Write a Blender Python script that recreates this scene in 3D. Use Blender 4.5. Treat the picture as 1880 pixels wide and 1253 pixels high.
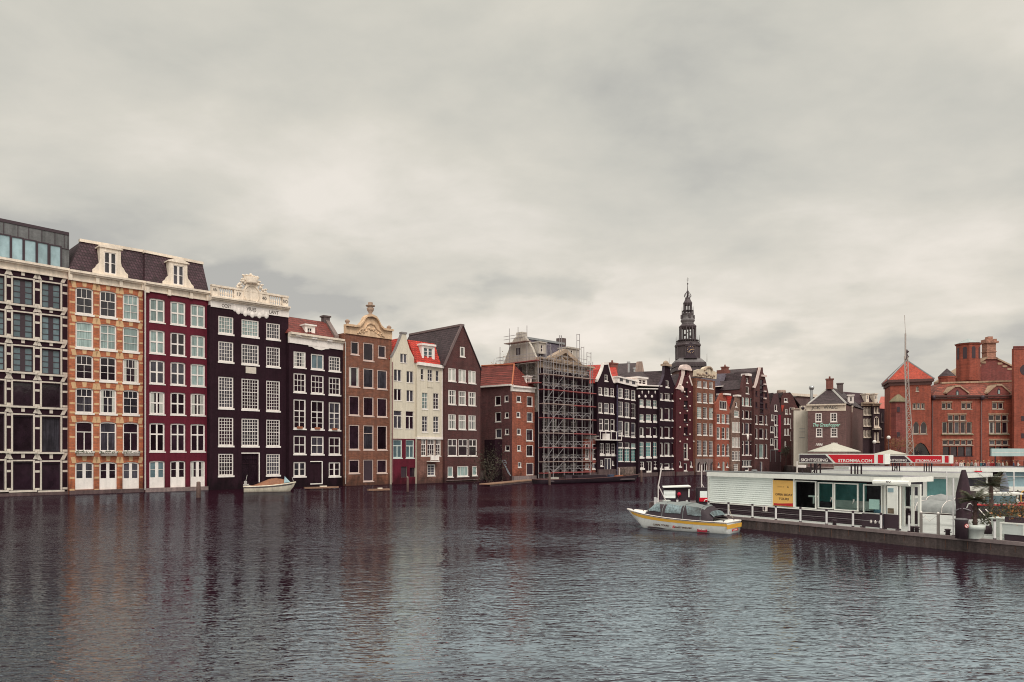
import bpy, math, random
from mathutils import Vector, Matrix
from mathutils.geometry import tessellate_polygon
for o in list(bpy.data.objects): bpy.data.objects.remove(o)
S = bpy.context.scene; C = S.collection
R = math.radians
random.seed(7)
# ------------------------------------------------------------ camera, sky, sun, exposure
FP = 1350.0; HC = 4.3; HZ = 832.0; CX = 940.0           # focal length in photo pixels, eye height, horizon row, centre column
cam = bpy.data.objects.new('camera', bpy.data.cameras.new('camera')); C.objects.link(cam)
cam.location = (0, 0, HC); cam.rotation_euler = (R(90), 0, 0)
cam.data.sensor_width = 36; cam.data.lens = 36*FP/1880; cam.data.shift_y = (HZ-626.5)/1880
cam.data.clip_start = .1; cam.data.clip_end = 9000; S.camera = cam
S.render.resolution_x = 1024; S.render.resolution_y = 682
S.cycles.filter_width = 1.05
S.view_settings.view_transform = 'Standard'; S.view_settings.look = 'None'; S.view_settings.exposure = 0; S.view_settings.gamma = 1
SUN_EL, SUN_ROT = R(48), R(200)
w = bpy.data.worlds.new('World'); S.world = w; w.use_nodes = True
def sky():
    nt = w.node_tree; n = nt.nodes; l = nt.links; n.clear()
    out = n.new('ShaderNodeOutputWorld'); mix = n.new('ShaderNodeMixShader'); mix.inputs[0].default_value = .94
    b1 = n.new('ShaderNodeBackground'); b1.inputs[1].default_value = .08
    st = n.new('ShaderNodeTexSky'); st.sky_type = 'NISHITA'; st.sun_disc = False; st.sun_elevation = SUN_EL; st.sun_rotation = SUN_ROT
    l.new(st.outputs[0], b1.inputs[0])
    tc = n.new('ShaderNodeTexCoord'); sp = n.new('ShaderNodeSeparateXYZ'); l.new(tc.outputs['Generated'], sp.inputs[0])
    def m(op, a, b=None, c=None):
        q = n.new('ShaderNodeMath'); q.operation = op
        for i, v in enumerate((a, b, c)):
            if v is None: continue
            if isinstance(v, (int, float)): q.inputs[i].default_value = v
            else: l.new(v, q.inputs[i])
        return q.outputs[0]
    zz = m('MAXIMUM', sp.outputs[2], 0.0)
    den = m('ADD', zz, .22)
    cb = n.new('ShaderNodeCombineXYZ'); l.new(m('DIVIDE', sp.outputs[0], den), cb.inputs[0]); l.new(m('DIVIDE', sp.outputs[1], den), cb.inputs[1])
    def noise(scale, det, rough, dist, off, sx=1, sy=1, rot=0):
        mp = n.new('ShaderNodeMapping'); mp.inputs['Location'].default_value = off; mp.inputs['Scale'].default_value = (sx, sy, 1)
        mp.inputs['Rotation'].default_value = (0, 0, rot)
        l.new(cb.outputs[0], mp.inputs[0]); t = n.new('ShaderNodeTexNoise')
        t.inputs['Scale'].default_value = scale; t.inputs['Detail'].default_value = det; t.inputs['Roughness'].default_value = rough
        t.inputs['Distortion'].default_value = dist; l.new(mp.outputs[0], t.inputs[0]); return t.outputs['Fac']
    big = noise(.62, 5, .5, .35, (3.1, 1.7, .4), 1, 1.35, .3)
    mid = noise(1.9, 6, .55, .25, (7.3, 2.2, 1.1), 1, 1.2, .35)
    fine = noise(7, 7, .6, .1, (1.3, 5.2, 2.1))
    # small ragged cumulus low over the roofs
    mp = n.new('ShaderNodeMapping'); mp.inputs['Scale'].default_value = (1, 1, 2.3); mp.inputs['Location'].default_value = (4.1, .3, .2); l.new(tc.outputs['Generated'], mp.inputs[0]); pf = n.new('ShaderNodeTexNoise')
    pf.inputs['Scale'].default_value = 4.6; pf.inputs['Detail'].default_value = 7; pf.inputs['Roughness'].default_value = .5; l.new(mp.outputs[0], pf.inputs[0])
    def mrange(v, a_, b_, c_, d_):
        q = n.new('ShaderNodeMapRange'); q.interpolation_type = 'SMOOTHSTEP'; l.new(v, q.inputs[0])
        for i, t in enumerate((a_, b_, c_, d_)): q.inputs[i+1].default_value = t
        return q.outputs[0]
    puff = m('MULTIPLY', mrange(pf.outputs['Fac'], .50, .62, 0, 1), m('MULTIPLY', mrange(zz, .06, .14, 0, 1), mrange(zz, .22, .32, 1, 0)))
    v = m('ADD', m('MULTIPLY', big, .6), m('ADD', m('MULTIPLY', mid, .33), m('MULTIPLY', fine, .07)))
    v = m('SUBTRACT', v, m('MULTIPLY', puff, .105))
    cr = n.new('ShaderNodeValToRGB'); l.new(v, cr.inputs[0])
    e = cr.color_ramp.elements
    e[0].position = .385; e[0].color = (.40, .392, .372, 1); e[1].position = .63; e[1].color = (.74, .685, .625, 1)
    q = e.new(.46); q.color = (.515, .497, .452, 1); q = e.new(.54); q.color = (.605, .572, .512, 1)
    # brighter, warmer air just above the horizon, a shade duller overhead
    gr = n.new('ShaderNodeValToRGB'); l.new(zz, gr.inputs[0]); g = gr.color_ramp.elements
    g[0].position = 0; g[0].color = (1.12, 1.06, .98, 1); g[1].position = .62; g[1].color = (.98, .99, .96, 1)
    q = g.new(.12); q.color = (1.02, 1.0, .97, 1); q = g.new(.3); q.color = (.93, .94, .93, 1)
    # unseen overcast overhead and behind the viewer, brightened to lift the facades
    up = n.new('ShaderNodeMapRange'); up.interpolation_type = 'SMOOTHSTEP'; l.new(zz, up.inputs[0])
    for i, t in enumerate((.54, .9, 1.0, 2.3)): up.inputs[i+1].default_value = t
    bk = n.new('ShaderNodeMapRange'); bk.interpolation_type = 'SMOOTHSTEP'; l.new(sp.outputs[1], bk.inputs[0])
    for i, t in enumerate((.15, -.6, 1.0, 1.5)): bk.inputs[i+1].default_value = t
    boost = m('MULTIPLY', up.outputs[0], bk.outputs[0])
    mu = n.new('ShaderNodeMixRGB'); mu.blend_type = 'MULTIPLY'; mu.inputs[0].default_value = 1
    l.new(cr.outputs[0], mu.inputs[1]); l.new(gr.outputs[0], mu.inputs[2])
    b2 = n.new('ShaderNodeBackground'); l.new(m('MULTIPLY', boost, 1.26), b2.inputs[1]); l.new(mu.outputs[0], b2.inputs[0])
    l.new(b1.outputs[0], mix.inputs[1]); l.new(b2.outputs[0], mix.inputs[2]); l.new(mix.outputs[0], out.inputs[0])
sky()
sl = bpy.data.lights.new('sun', 'SUN'); sl.energy = 1.5; sl.angle = R(20); sl.color = (1, .93, .86)
so = bpy.data.objects.new('sun', sl); C.objects.link(so)
so.rotation_euler = (R(42), 0, R(25))          # from behind the camera, a little to the right: onto the house row
# ------------------------------------------------------------ materials
MATS = {}
def newmat(name):
    m = bpy.data.materials.new(name); m.use_nodes = True; return m, m.node_tree.nodes, m.node_tree.links, m.node_tree.nodes['Principled BSDF']
def nz(n, l, vec, scale, det=4, rough=.55):
    t = n.new('ShaderNodeTexNoise'); t.inputs['Scale'].default_value = scale; t.inputs['Detail'].default_value = det
    t.inputs['Roughness'].default_value = rough; l.new(vec, t.inputs[0]); return t.outputs['Fac']
def mapp(n, l, vec, sc=(1, 1, 1), loc=(0, 0, 0)):
    mp = n.new('ShaderNodeMapping'); mp.inputs['Scale'].default_value = sc; mp.inputs['Location'].default_value = loc; l.new(vec, mp.inputs[0]); return mp.outputs[0]
def rng(n, l, v, a, b, c, d):
    q = n.new('ShaderNodeMapRange'); l.new(v, q.inputs[0])
    for i, t in enumerate((a, b, c, d)): q.inputs[i+1].default_value = t
    return q.outputs[0]
def mulc(n, l, col, fac):
    q = n.new('ShaderNodeVectorMath'); q.operation = 'MULTIPLY'
    if isinstance(col, tuple): q.inputs[0].default_value = col[:3]
    else: l.new(col, q.inputs[0])
    l.new(fac, q.inputs[1]); return q.outputs[0]
def M(name, col, rough=.75, var=.12, stain=.15, scale=1.0, metal=0, spec=.4, bump=.0, emit=None, brick=0, coord='Object', tide=0):
    if name in MATS: return MATS[name]
    m, n, l, p = newmat(name); tc = n.new('ShaderNodeTexCoord').outputs[coord]
    c = tuple(col)
    out = None
    if brick:
        sw = n.new('ShaderNodeSeparateXYZ'); l.new(tc, sw.inputs[0]); cb = n.new('ShaderNodeCombineXYZ')
        ad = n.new('ShaderNodeMath'); ad.operation = 'ADD'; l.new(sw.outputs[0], ad.inputs[0]); l.new(sw.outputs[1], ad.inputs[1])
        l.new(ad.outputs[0], cb.inputs[0]); l.new(sw.outputs[2], cb.inputs[1])
        bt = n.new('ShaderNodeTexBrick'); l.new(cb.outputs[0], bt.inputs[0]); bt.inputs['Scale'].default_value = 1
        bt.inputs['Brick Width'].default_value = .44; bt.inputs['Row Height'].default_value = .15; bt.inputs['Mortar Size'].default_value = .014
        a = tuple(min(1, x*(1+brick)) for x in c); b = tuple(x*(1-brick) for x in c); mo = tuple(x*.55+.06 for x in c)
        bt.inputs['Color1'].default_value = (*a, 1); bt.inputs['Color2'].default_value = (*b, 1); bt.inputs['Mortar'].default_value = (*mo, 1)
        out = bt.outputs['Color']
    else: out = c
    f1 = rng(n, l, nz(n, l, mapp(n, l, tc, (1, 1, 1)), .55*scale, 6, .62), .3, .7, 1-var, 1+var)
    out = mulc(n, l, out, f1)
    f2 = rng(n, l, nz(n, l, tc, 6*scale, 3, .7), .3, .7, 1-var*.8, 1+var*.8)
    out = mulc(n, l, out, f2)
    if stain:
        f3 = rng(n, l, nz(n, l, mapp(n, l, tc, (2.2, 2.2, .16)), 1.3*scale, 5, .6), .35, .62, 1-stain, 1)
        out = mulc(n, l, out, f3)
    if tide or brick:   # algae and damp that have climbed the lowest courses
        sz = n.new('ShaderNodeSeparateXYZ'); l.new(tc, sz.inputs[0]); ad2 = n.new('ShaderNodeMath'); ad2.operation = 'ADD'; l.new(sz.outputs[2], ad2.inputs[0])
        l.new(rng(n, l, nz(n, l, mapp(n, l, tc, (1.5, 1.5, .5)), 1.1, 5, .65), .3, .7, 1.1, -1.1), ad2.inputs[1]); out = mulc(n, l, out, rng(n, l, ad2.outputs[0], .2, 1.7, .42, 1))
    l.new(out, p.inputs['Base Color'])
    rf = rng(n, l, nz(n, l, tc, 2.5, 3), .3, .7, max(.02, rough-.12), min(1, rough+.12)); l.new(rf, p.inputs['Roughness'])
    p.inputs['Metallic'].default_value = metal; p.inputs['Specular IOR Level'].default_value = spec
    if bump:
        b = n.new('ShaderNodeBump'); b.inputs['Strength'].default_value = bump; b.inputs['Distance'].default_value = .03
        l.new(nz(n, l, tc, 9, 5, .7), b.inputs['Height']); l.new(b.outputs[0], p.inputs['Normal'])
    MATS[name] = m; return m
def Tile(name, col, var=.3, pu=.3, pz=.34, cx='x'):
    """pantile roof: courses along the slope, rolls across it"""
    m, n, l, p = newmat(name); tc = n.new('ShaderNodeTexCoord').outputs['Object']
    sp = n.new('ShaderNodeSeparateXYZ'); l.new(tc, sp.inputs[0]); cb = n.new('ShaderNodeCombineXYZ')
    ad = n.new('ShaderNodeMath'); ad.operation = 'ADD'; l.new(sp.outputs[0], ad.inputs[0]); l.new(sp.outputs[1], ad.inputs[1])
    l.new(ad.outputs[0], cb.inputs[0]); l.new(sp.outputs[2], cb.inputs[1])
    bt = n.new('ShaderNodeTexBrick'); l.new(cb.outputs[0], bt.inputs[0]); bt.inputs['Scale'].default_value = 1; bt.offset = 0
    bt.inputs['Brick Width'].default_value = pu; bt.inputs['Row Height'].default_value = pz; bt.inputs['Mortar Size'].default_value = .045
    bt.inputs['Mortar Smooth'].default_value = .6
    c = col; bt.inputs['Color1'].default_value = (*[x*(1+var) for x in c], 1); bt.inputs['Color2'].default_value = (*[x*(1-var) for x in c], 1)
    bt.inputs['Mortar'].default_value = (*[x*.45 for x in c], 1)
    out = mulc(n, l, bt.outputs['Color'], rng(n, l, nz(n, l, tc, .7, 6, .65), .3, .7, .7, 1.25))
    out = mulc(n, l, out, rng(n, l, nz(n, l, tc, 5, 3, .7), .3, .7, .85, 1.15))
    l.new(out, p.inputs['Base Color']); p.inputs['Roughness'].default_value = .62; p.inputs['Specular IOR Level'].default_value = .35
    b = n.new('ShaderNodeBump'); b.inputs['Strength'].default_value = .8; b.inputs['Distance'].default_value = .05
    b.invert = True; l.new(bt.outputs['Fac'], b.inputs['Height']); l.new(b.outputs[0], p.inputs['Normal'])
    MATS[name] = m; return m
def Glass(name, col, var=.5, rough=.06, folds=0, ior=1.5):
    m, n, l, p = newmat(name); tc = n.new('ShaderNodeTexCoord').outputs['Object']; oi = n.new('ShaderNodeObjectInfo').outputs['Random']
    out = mulc(n, l, tuple(col), rng(n, l, oi, 0, 1, 1-var, 1+var))
    mp = mapp(n, l, tc, (1.2, 1.2, .8))
    out = mulc(n, l, out, rng(n, l, nz(n, l, mp, 1.1, 4, .6), .35, .65, 1-.35*var*2, 1+.35*var*2))
    if folds:
        out = mulc(n, l, out, rng(n, l, nz(n, l, mapp(n, l, tc, (7, 7, .25)), 1.6, 2), .35, .65, 1-folds, 1+folds*.4))
    l.new(out, p.inputs['Base Color']); p.inputs['Roughness'].default_value = rough; p.inputs['IOR'].default_value = ior
    b = n.new('ShaderNodeBump'); b.inputs['Strength'].default_value = .05; b.inputs['Distance'].default_value = .05
    l.new(nz(n, l, tc, 1.7, 2), b.inputs['Height']); l.new(b.outputs[0], p.inputs['Normal'])
    MATS[name] = m; return m
G = {'d': Glass('dark_glass', (.020, .010, .016)), 's': Glass('painted_sky_glass', (.10, .145, .165), .3),  # 's' panes carry a bluish sky reflection in their base colour
     'c': Glass('curtained_glass', (.27, .35, .34), .25, .12, .35), 'm': Glass('half_dark_glass', (.06, .055, .07), .5, .08, .4),
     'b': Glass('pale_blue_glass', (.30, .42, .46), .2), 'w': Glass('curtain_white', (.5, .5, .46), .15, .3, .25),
     't': Glass('teal_glass', (.10, .22, .22), .3)}
WH = M('white_paint', (.86, .79, .75), .5, .07, .12); WC = M('cream_stone', (.80, .69, .58), .7, .12, .2)
PW = M('cold_white_paint', (.66, .72, .69), .4, .04, .06)
BLK = M('black_painted_brick', (.026, .0095, .016), .8, .22, .25, spec=.15, tide=1); BLK2 = M('blue_black_brick', (.023, .0095, .016), .8, .22, .25, spec=.15, tide=1)
RED = M('oxblood_painted_brick', (.12, .012, .026), .7, .16, .2, spec=.2, tide=1)
DRK = M('dark_metal', (.045, .026, .035), .5, .1, 0); LEAD = M('grey_lead', (.26, .27, .28), .5, .12, .15)
GREYST = M('grey_stone', (.23, .17, .165), .85, .25, .3, bump=.3)
SILV = M('galvanised_steel', (.45, .46, .47), .35, .08, 0, metal=.6)
# ------------------------------------------------------------ mesh builder
class MB:
    def __init__(s): s.v = []; s.f = []; s.sm = []
    def add(s, vs, fs, smooth=False):
        b = len(s.v); s.v += [tuple(x) for x in vs]; s.f += [tuple(b+i for i in f) for f in fs]; s.sm += [smooth]*len(fs); return s
    def hexa(s, p):   # p: 4 bottom (ccw from above) then 4 top
        return s.add(p, [(3, 2, 1, 0), (4, 5, 6, 7), (0, 1, 5, 4), (1, 2, 6, 5), (2, 3, 7, 6), (3, 0, 4, 7)])
    def box(s, x0, x1, y0, y1, z0, z1):
        return s.hexa([(x0, y0, z0), (x1, y0, z0), (x1, y1, z0), (x0, y1, z0), (x0, y0, z1), (x1, y0, z1), (x1, y1, z1), (x0, y1, z1)])
    def strip(s, xa, za0, za1, xb, zb0, zb1, y0, y1):   # a band whose two ends sit at different heights
        return s.hexa([(xa, y0, za0), (xb, y0, zb0), (xb, y1, zb0), (xa, y1, za0), (xa, y0, za1), (xb, y0, zb1), (xb, y1, zb1), (xa, y1, za1)])
    def prism(s, poly, y0, y1):   # poly in (x, z)
        n = len(poly); tri = tessellate_polygon([[Vector((a, b, 0)) for a, b in poly]])
        vs = [(a, y0, b) for a, b in poly]+[(a, y1, b) for a, b in poly]; fs = []
        ar = sum(poly[i][0]*poly[(i+1) % n][1]-poly[(i+1) % n][0]*poly[i][1] for i in range(n))
        for t in tri:
            a, b, c = [poly[i] for i in t]; s2 = (b[0]-a[0])*(c[1]-a[1])-(b[1]-a[1])*(c[0]-a[0])
            if s2 < 0: t = (t[0], t[2], t[1])
            fs.append(tuple(t)); fs.append((t[0]+n, t[2]+n, t[1]+n))
        for i in range(n):
            j = (i+1) % n; q = (i, i+n, j+n, j) if ar > 0 else (i, j, j+n, i+n); fs.append(q)
        return s.add(vs, fs)
    def tube(s, p, q, r, n=6, r2=None):
        p, q = Vector(p), Vector(q); d = (q-p).normalized(); a = d.orthogonal().normalized(); b = d.cross(a); r2 = r if r2 is None else r2
        vs = [p+(a*math.cos(t)+b*math.sin(t))*r for t in [2*math.pi*i/n for i in range(n)]]+[q+(a*math.cos(t)+b*math.sin(t))*r2 for t in [2*math.pi*i/n for i in range(n)]]
        return s.add(vs, [(i, (i+1) % n, n+(i+1) % n, n+i) for i in range(n)]+[tuple(range(n-1, -1, -1)), tuple(range(n, 2*n))], False)
    def path(s, pts, r, n=6):
        for a, b in zip(pts, pts[1:]): s.tube(a, b, r, n)
        return s
    def lathe(s, prof, c=(0, 0, 0), n=12, smooth=True, sx=1, sy=1, rot=0):   # prof: (radius, z)
        vs = []; fs = []
        for r, z in prof:
            for i in range(n):
                t = 2*math.pi*i/n+rot; vs.append((c[0]+r*math.cos(t)*sx, c[1]+r*math.sin(t)*sy, c[2]+z))
        for k in range(len(prof)-1):
            for i in range(n):
                j = (i+1) % n; fs.append((k*n+i, k*n+j, (k+1)*n+j, (k+1)*n+i))
        fs.append(tuple(range(n-1, -1, -1))); fs.append(tuple(range((len(prof)-1)*n, len(prof)*n)))
        return s.add(vs, fs, smooth)
    def ball(s, c, r, n=8, sz=1.0, k=6):
        return s.lathe([(max(.001, r*math.sin(math.pi*i/k)), -r*sz*math.cos(math.pi*i/k)) for i in range(k+1)], c, n)
    def build(s, name, mat, parent=None, **kw):
        me = bpy.data.meshes.new(name); me.from_pydata(s.v, [], s.f); me.materials.append(mat)
        me.polygons.foreach_set('use_smooth', s.sm); me.update()
        o = bpy.data.objects.new(name, me); C.objects.link(o); o.parent = parent
        for k, v in kw.items(): o[k] = v
        return o
def empty(name, loc=(0, 0, 0), rz=0, **kw):
    o = bpy.data.objects.new(name, None); C.objects.link(o); o.location = loc; o.rotation_euler = (0, 0, rz)
    for k, v in kw.items(): o[k] = v
    return o
def copy_tree(o, parent=None):
    c = o.copy(); C.objects.link(c); c.parent = parent
    for ch in list(o.children): copy_tree(ch, c)
    return c
def text(s, size, mat, name, parent, loc, rot=(R(90), 0, 0), width=None, ext=.01, align='CENTER', shear=0, **kw):
    cu = bpy.data.curves.new(name, 'FONT'); cu.body = s; cu.size = size; cu.offset = .018*size; cu.extrude = ext; cu.align_x = align; cu.shear = shear
    t = bpy.data.objects.new(name, cu); C.objects.link(t); bpy.context.view_layer.update()
    me = bpy.data.meshes.new_from_object(t); bpy.data.objects.remove(t); me.materials.clear(); me.materials.append(mat)
    if width:
        xs = [v.co.x for v in me.vertices]; k = width/(max(xs)-min(xs))
        for v in me.vertices: v.co.x *= k
    o = bpy.data.objects.new(name, me); C.objects.link(o); o.parent = parent; o.location = loc; o.rotation_euler = rot
    for k, v in kw.items(): o[k] = v
    return o
def at(px, py, Y): return Vector(((px-CX)/FP*Y, Y, HC+(HZ-py)/FP*Y))
def on_level(px, py, z=0.0):
    Y = (HC-z)*FP/(py-HZ); return Vector(((px-CX)/FP*Y, Y, z))
def gy(x): return FP*HC/(80-.031*x)                      # how far the waterfront row is at each column
# ------------------------------------------------------------ a facade in its own plane
def lerp(a, b, t): return a+(b-a)*t
def slabs(m, outline, holes, y):
    """flat wall with openings, cut into vertical slabs"""
    xs = sorted(set(round(p[0], 4) for lp in [outline]+holes for p in lp)); x0, x1 = min(p[0] for p in outline), max(p[0] for p in outline)
    es = [(lp[i], lp[(i+1) % len(lp)], k) for k, lp in enumerate([outline]+holes) for i in range(len(lp))]
    for a, b in zip(xs, xs[1:]):
        if b-a < 2e-4 or a < x0-.001 or b > x1+.001: continue
        xm = (a+b)/2; ev = []
        for p, q, k in es:
            if (p[0]-xm)*(q[0]-xm) < 0:
                f = lambda x: p[1]+(q[1]-p[1])*(x-p[0])/(q[0]-p[0]); ev.append((f(xm), f(a), f(b), k))
        ev.sort(); ins = {}; start = None
        for z, za, zb, k in ev:
            ins[k] = not ins.get(k, False); free_ = ins.get(0, False) and not any(v for kk, v in ins.items() if kk)
            if free_ and start is None: start = (za, zb)
            elif not free_ and start is not None:
                m.add([(a, y, start[0]), (b, y, start[1]), (b, y, zb), (a, y, za)], [(0, 1, 2, 3)]); start = None
class Fac:
    """local frame: x along the facade to the right, y into the house, z up from the water"""
    def __init__(s, x0, x1, vp=2300, Yc=None, name='canal_house', Y0=None, Y1=None, **kw):
        xc = (x0+x1)/2
        if Y0 is not None:
            A = Vector(((x0-CX)/FP*Y0, Y0)); B = Vector(((x1-CX)/FP*Y1, Y1)); d = (B-A).normalized(); s.O = A
        else:
            Yc = Yc or gy(xc); d = Vector((vp-CX, FP)).normalized(); Cc = Vector(((xc-CX)/FP*Yc, Yc)); s.d = d; s.O = Cc; s.O = s.O+d*s.U(x0, 0)
        s.d = d; s.x0, s.x1 = x0, x1
        s.root = empty(name, (s.O.x, s.O.y, 0), math.atan2(d.y, d.x), **kw); s.holes = []; s.kw = kw
        s.W = s.U(x1)
    def U(s, px, y=0):
        n = Vector((-s.d.y, s.d.x)); O = s.O+n*y; r = Vector(((px-CX)/FP, 1)); det = -s.d.x*r.y+s.d.y*r.x
        return (O.x*r.y-O.y*r.x)/det if False else ((O.x*r.y-O.y*r.x)/(-(s.d.x*r.y-s.d.y*r.x)))
    def P(s, px, py, y=0):
        u = s.U(px, y); n = Vector((-s.d.y, s.d.x)); Y = (s.O+n*y+s.d*u).y; return u, HC+(HZ-py)/FP*Y
    def quadpts(s, pts, y=0): return [s.P(a, b, y) for a, b in pts]
    def win(s, px0, px1, t, b, **k): # window from its photo columns and its top and bottom rows at its centre
        xc = (px0+px1)/2; u0, u1 = s.U(px0), s.U(px1); z1 = s.P(xc, t)[1]; z0 = s.P(xc, b)[1]
        s.window(u0, u1, z0, z1, **k)
    def rows(s, cols, rws, **k):
        a, b = (cols[0][0]+cols[0][1])/2, (cols[-1][0]+cols[-1][1])/2
        for rw in rws:
            t0, b0, t1, b1 = rw[:4]; kk = dict(k); 
            if len(rw) > 4: kk.update(rw[4])
            skip = kk.pop('skip', ()); per = kk.pop('per', {})
            for i, cxx in enumerate(cols):
                if i in skip: continue
                f = ((cxx[0]+cxx[1])/2-a)/(b-a) if b != a else 0
                k3 = dict(kk); k3.update(per.get(i, {}))
                s.win(cxx[0], cxx[1], lerp(t0, t1, f), lerp(b0, b1, f), **k3)
    def window(s, u0, u1, z0, z1, fr=WH, bw=.12, gl='d', nx=2, ny=2, tr=None, mw=.04, tw=.08, sill=.1, so=.08, arch=0, rec=.1, deep=.09, kind='window', lower=None, leaf=None, bars=(), mat2=None, box=None, curt=0):
        if arch:
            n = 6; hole = [(u0, z0), (u1, z0)]+[(lerp(u1, u0, i/n), z1-arch*(2*i/n-1)**2) for i in range(n+1)]
        else: hole = [(u0, z0), (u1, z0), (u1, z1), (u0, z1)]
        s.holes.append(hole)
        rr = random.random(); gl = ('m' if rr < .16 else gl) if gl == 'd' else ('d' if rr < .2 else 'c' if rr > .9 else gl) if gl == 'm' else ('m' if rr < .08 else gl) if gl == 'c' else gl
        if gl in 'dm' and kind == 'window' and not curt and fr is not DRK and .5 < rr < .62 and z1-z0 > 1.2: curt = .2
        m = MB(); ya, yb = rec, rec+deep; y2 = rec+.03
        zt = z1-arch if arch else z1
        m.box(u0, u0+bw, ya, yb, z0, zt); m.box(u1-bw, u1, ya, yb, z0, zt); m.box(u0+bw, u1-bw, ya, yb, z0, z0+bw)
        if arch:
            m.prism([(u1, zt-.001), (u1-bw, zt-bw*.3), (u1-bw, zt-bw)]+[(lerp(u1-bw, u0+bw, i/6), z1-bw-arch*(2*i/6-1)**2) for i in range(7)]+[(u0+bw, zt-bw), (u0, zt-.001)]+[(lerp(u0, u1, i/6), z1-arch*(2*i/6-1)**2) for i in range(7)][:], ya, yb) if False else \
            [m.hexa([(lerp(u0, u1, i/6), ya, z1-bw-arch*(2*i/6-1)**2), (lerp(u0, u1, (i+1)/6), ya, z1-bw-arch*(2*(i+1)/6-1)**2), (lerp(u0, u1, (i+1)/6), yb, z1-bw-arch*(2*(i+1)/6-1)**2), (lerp(u0, u1, i/6), yb, z1-bw-arch*(2*i/6-1)**2),
                     (lerp(u0, u1, i/6), ya, z1-arch*(2*i/6-1)**2), (lerp(u0, u1, (i+1)/6), ya, z1-arch*(2*(i+1)/6-1)**2), (lerp(u0, u1, (i+1)/6), yb, z1-arch*(2*(i+1)/6-1)**2), (lerp(u0, u1, i/6), yb, z1-arch*(2*i/6-1)**2)]) for i in range(6)]
        else: m.box(u0+bw, u1-bw, ya, yb, z1-bw, z1)
        iu0, iu1, iz0, iz1 = u0+bw, u1-bw, z0+bw, z1-bw; ym = yb-.03; yy = ya+.015
        if lower:        # door or panelled lower part
            lf = MB() if leaf else m
            lf.box(iu0, iu1, yy, yb, iz0, iz0+(iz1-iz0)*lower); iz0 = iz0+(iz1-iz0)*lower
        zs = [(iz0, iz1, nx, ny)]
        if tr:           # transom: fraction from the bottom, panes (nx,ny) below and above
            zt_ = lerp(iz0, iz1, tr[0]); m.box(iu0, iu1, yy, ym, zt_-tw/2, zt_+tw/2); zs = [(iz0, zt_-tw/2, *tr[1]), (zt_+tw/2, iz1, *tr[2])]
        for a, b, cx_, cz_ in zs:
            thick = cx_ < 0; cx_ = abs(cx_)
            for i in range(1, cx_):
                x = lerp(iu0, iu1, i/cx_); ww = (tw if thick and i*2 == cx_ else mw)/2; m.box(x-ww, x+ww, yy+.004, ym+.002, a, b)
            for j in range(1, cz_):
                z = lerp(a, b, j/cz_); m.box(iu0, iu1, yy+.01, ym+.004, z-mw/2, z+mw/2)
        for f_, w_ in bars:
            z = lerp(iz0, iz1, f_); m.box(iu0, iu1, yy, ym, z-w_/2, z+w_/2)
        if sill: m.box(u0-.06, u1+.1, -so, rec, z0-sill, z0)
        wn = m.build(kind, fr, s.root)
        if lower and leaf: lf.build('door_leaf', leaf, wn)
        yp = yb-.015; t1, t2, t3 = [random.uniform(-.012, .012) for _ in range(3)]
        if arch:
            g = MB().prism([(u0+.02, iz0-.02), (u1-.02, iz0-.02)]+[(lerp(u1-.02, u0+.02, i/6), z1-.03-arch*(2*i/6-1)**2) for i in range(7)], yp, yp+.02)
        else: g = MB().hexa([(iu0-.02, yp+t1, iz0-.02), (iu1+.02, yp+t2, iz0-.02), (iu1+.02, yp+.06, iz0-.02), (iu0-.02, yp+.06, iz0-.02), (iu0-.02, yp+t3, iz1+.02), (iu1+.02, yp+t3+t2-t1, iz1+.02), (iu1+.02, yp+.06, iz1+.02), (iu0-.02, yp+.06, iz1+.02)])
        g.build('pane', G[gl], wn)
        if curt:         # net curtains drawn to the sides just behind the glass line
            cm = MB(); ww = (iu1-iu0)*curt
            cm.box(iu0, iu0+ww, yp-.035, yp-.02, iz0, iz1); cm.box(iu1-ww, iu1, yp-.035, yp-.02, iz0, iz1); cm.build('curtain', G['w'], wn)
        return wn
    def wall(s, outline, mat, depth=11, y0=0, z_split=None, mat2=None, rec=.3, back=True, name='wall', holes=None):
        """facade with real openings, reveals, side walls, back and top"""
        holes = s.holes if holes is None else holes
        m = MB(); slabs(m, outline, holes, y0)
        for h in holes:
            n = len(h)
            for i in range(n):
                a, b = h[i], h[(i+1) % n]; m.add([(a[0], y0, a[1]), (b[0], y0, b[1]), (b[0], y0+rec, b[1]), (a[0], y0+rec, a[1])], [(0, 1, 2, 3)])
        n = len(outline); d = depth
        for i in range(n):
            a, b = outline[i], outline[(i+1) % n]; m.add([(a[0], y0, a[1]), (b[0], y0, b[1]), (b[0], y0+d, b[1]), (a[0], y0+d, a[1])], [(3, 2, 1, 0)])
        m.add([(a, y0+d, b) for a, b in outline], [tuple(range(n-1, -1, -1))])
        return m.build(name, mat, s.root)
    def box_outline(s, tl, tr, zb=-1.0): return [(0, zb), (s.W, zb), (s.W, tr), (0, tl)]
    def band(s, name, mat, ya, yb, prof, parent=None, x0=None, x1=None):
        """horizontal moulding; ya/yb = (top,bottom) photo rows at the left and right end; prof: [(t0,t1,out)] fractions from top"""
        x0 = s.x0 if x0 is None else x0; x1 = s.x1 if x1 is None else x1
        uL, tL = s.P(x0, ya[0]); _, bL = s.P(x0, ya[1]); uR, tR = s.P(x1, yb[0]); _, bR = s.P(x1, yb[1]); m = MB()
        for t0, t1, o in prof: m.strip(uL-.02, lerp(tL, bL, t1), lerp(tL, bL, t0), uR-.0, lerp(tR, bR, t1), lerp(tR, bR, t0), -o, .3)
        return m.build(name, mat, parent or s.root)
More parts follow.
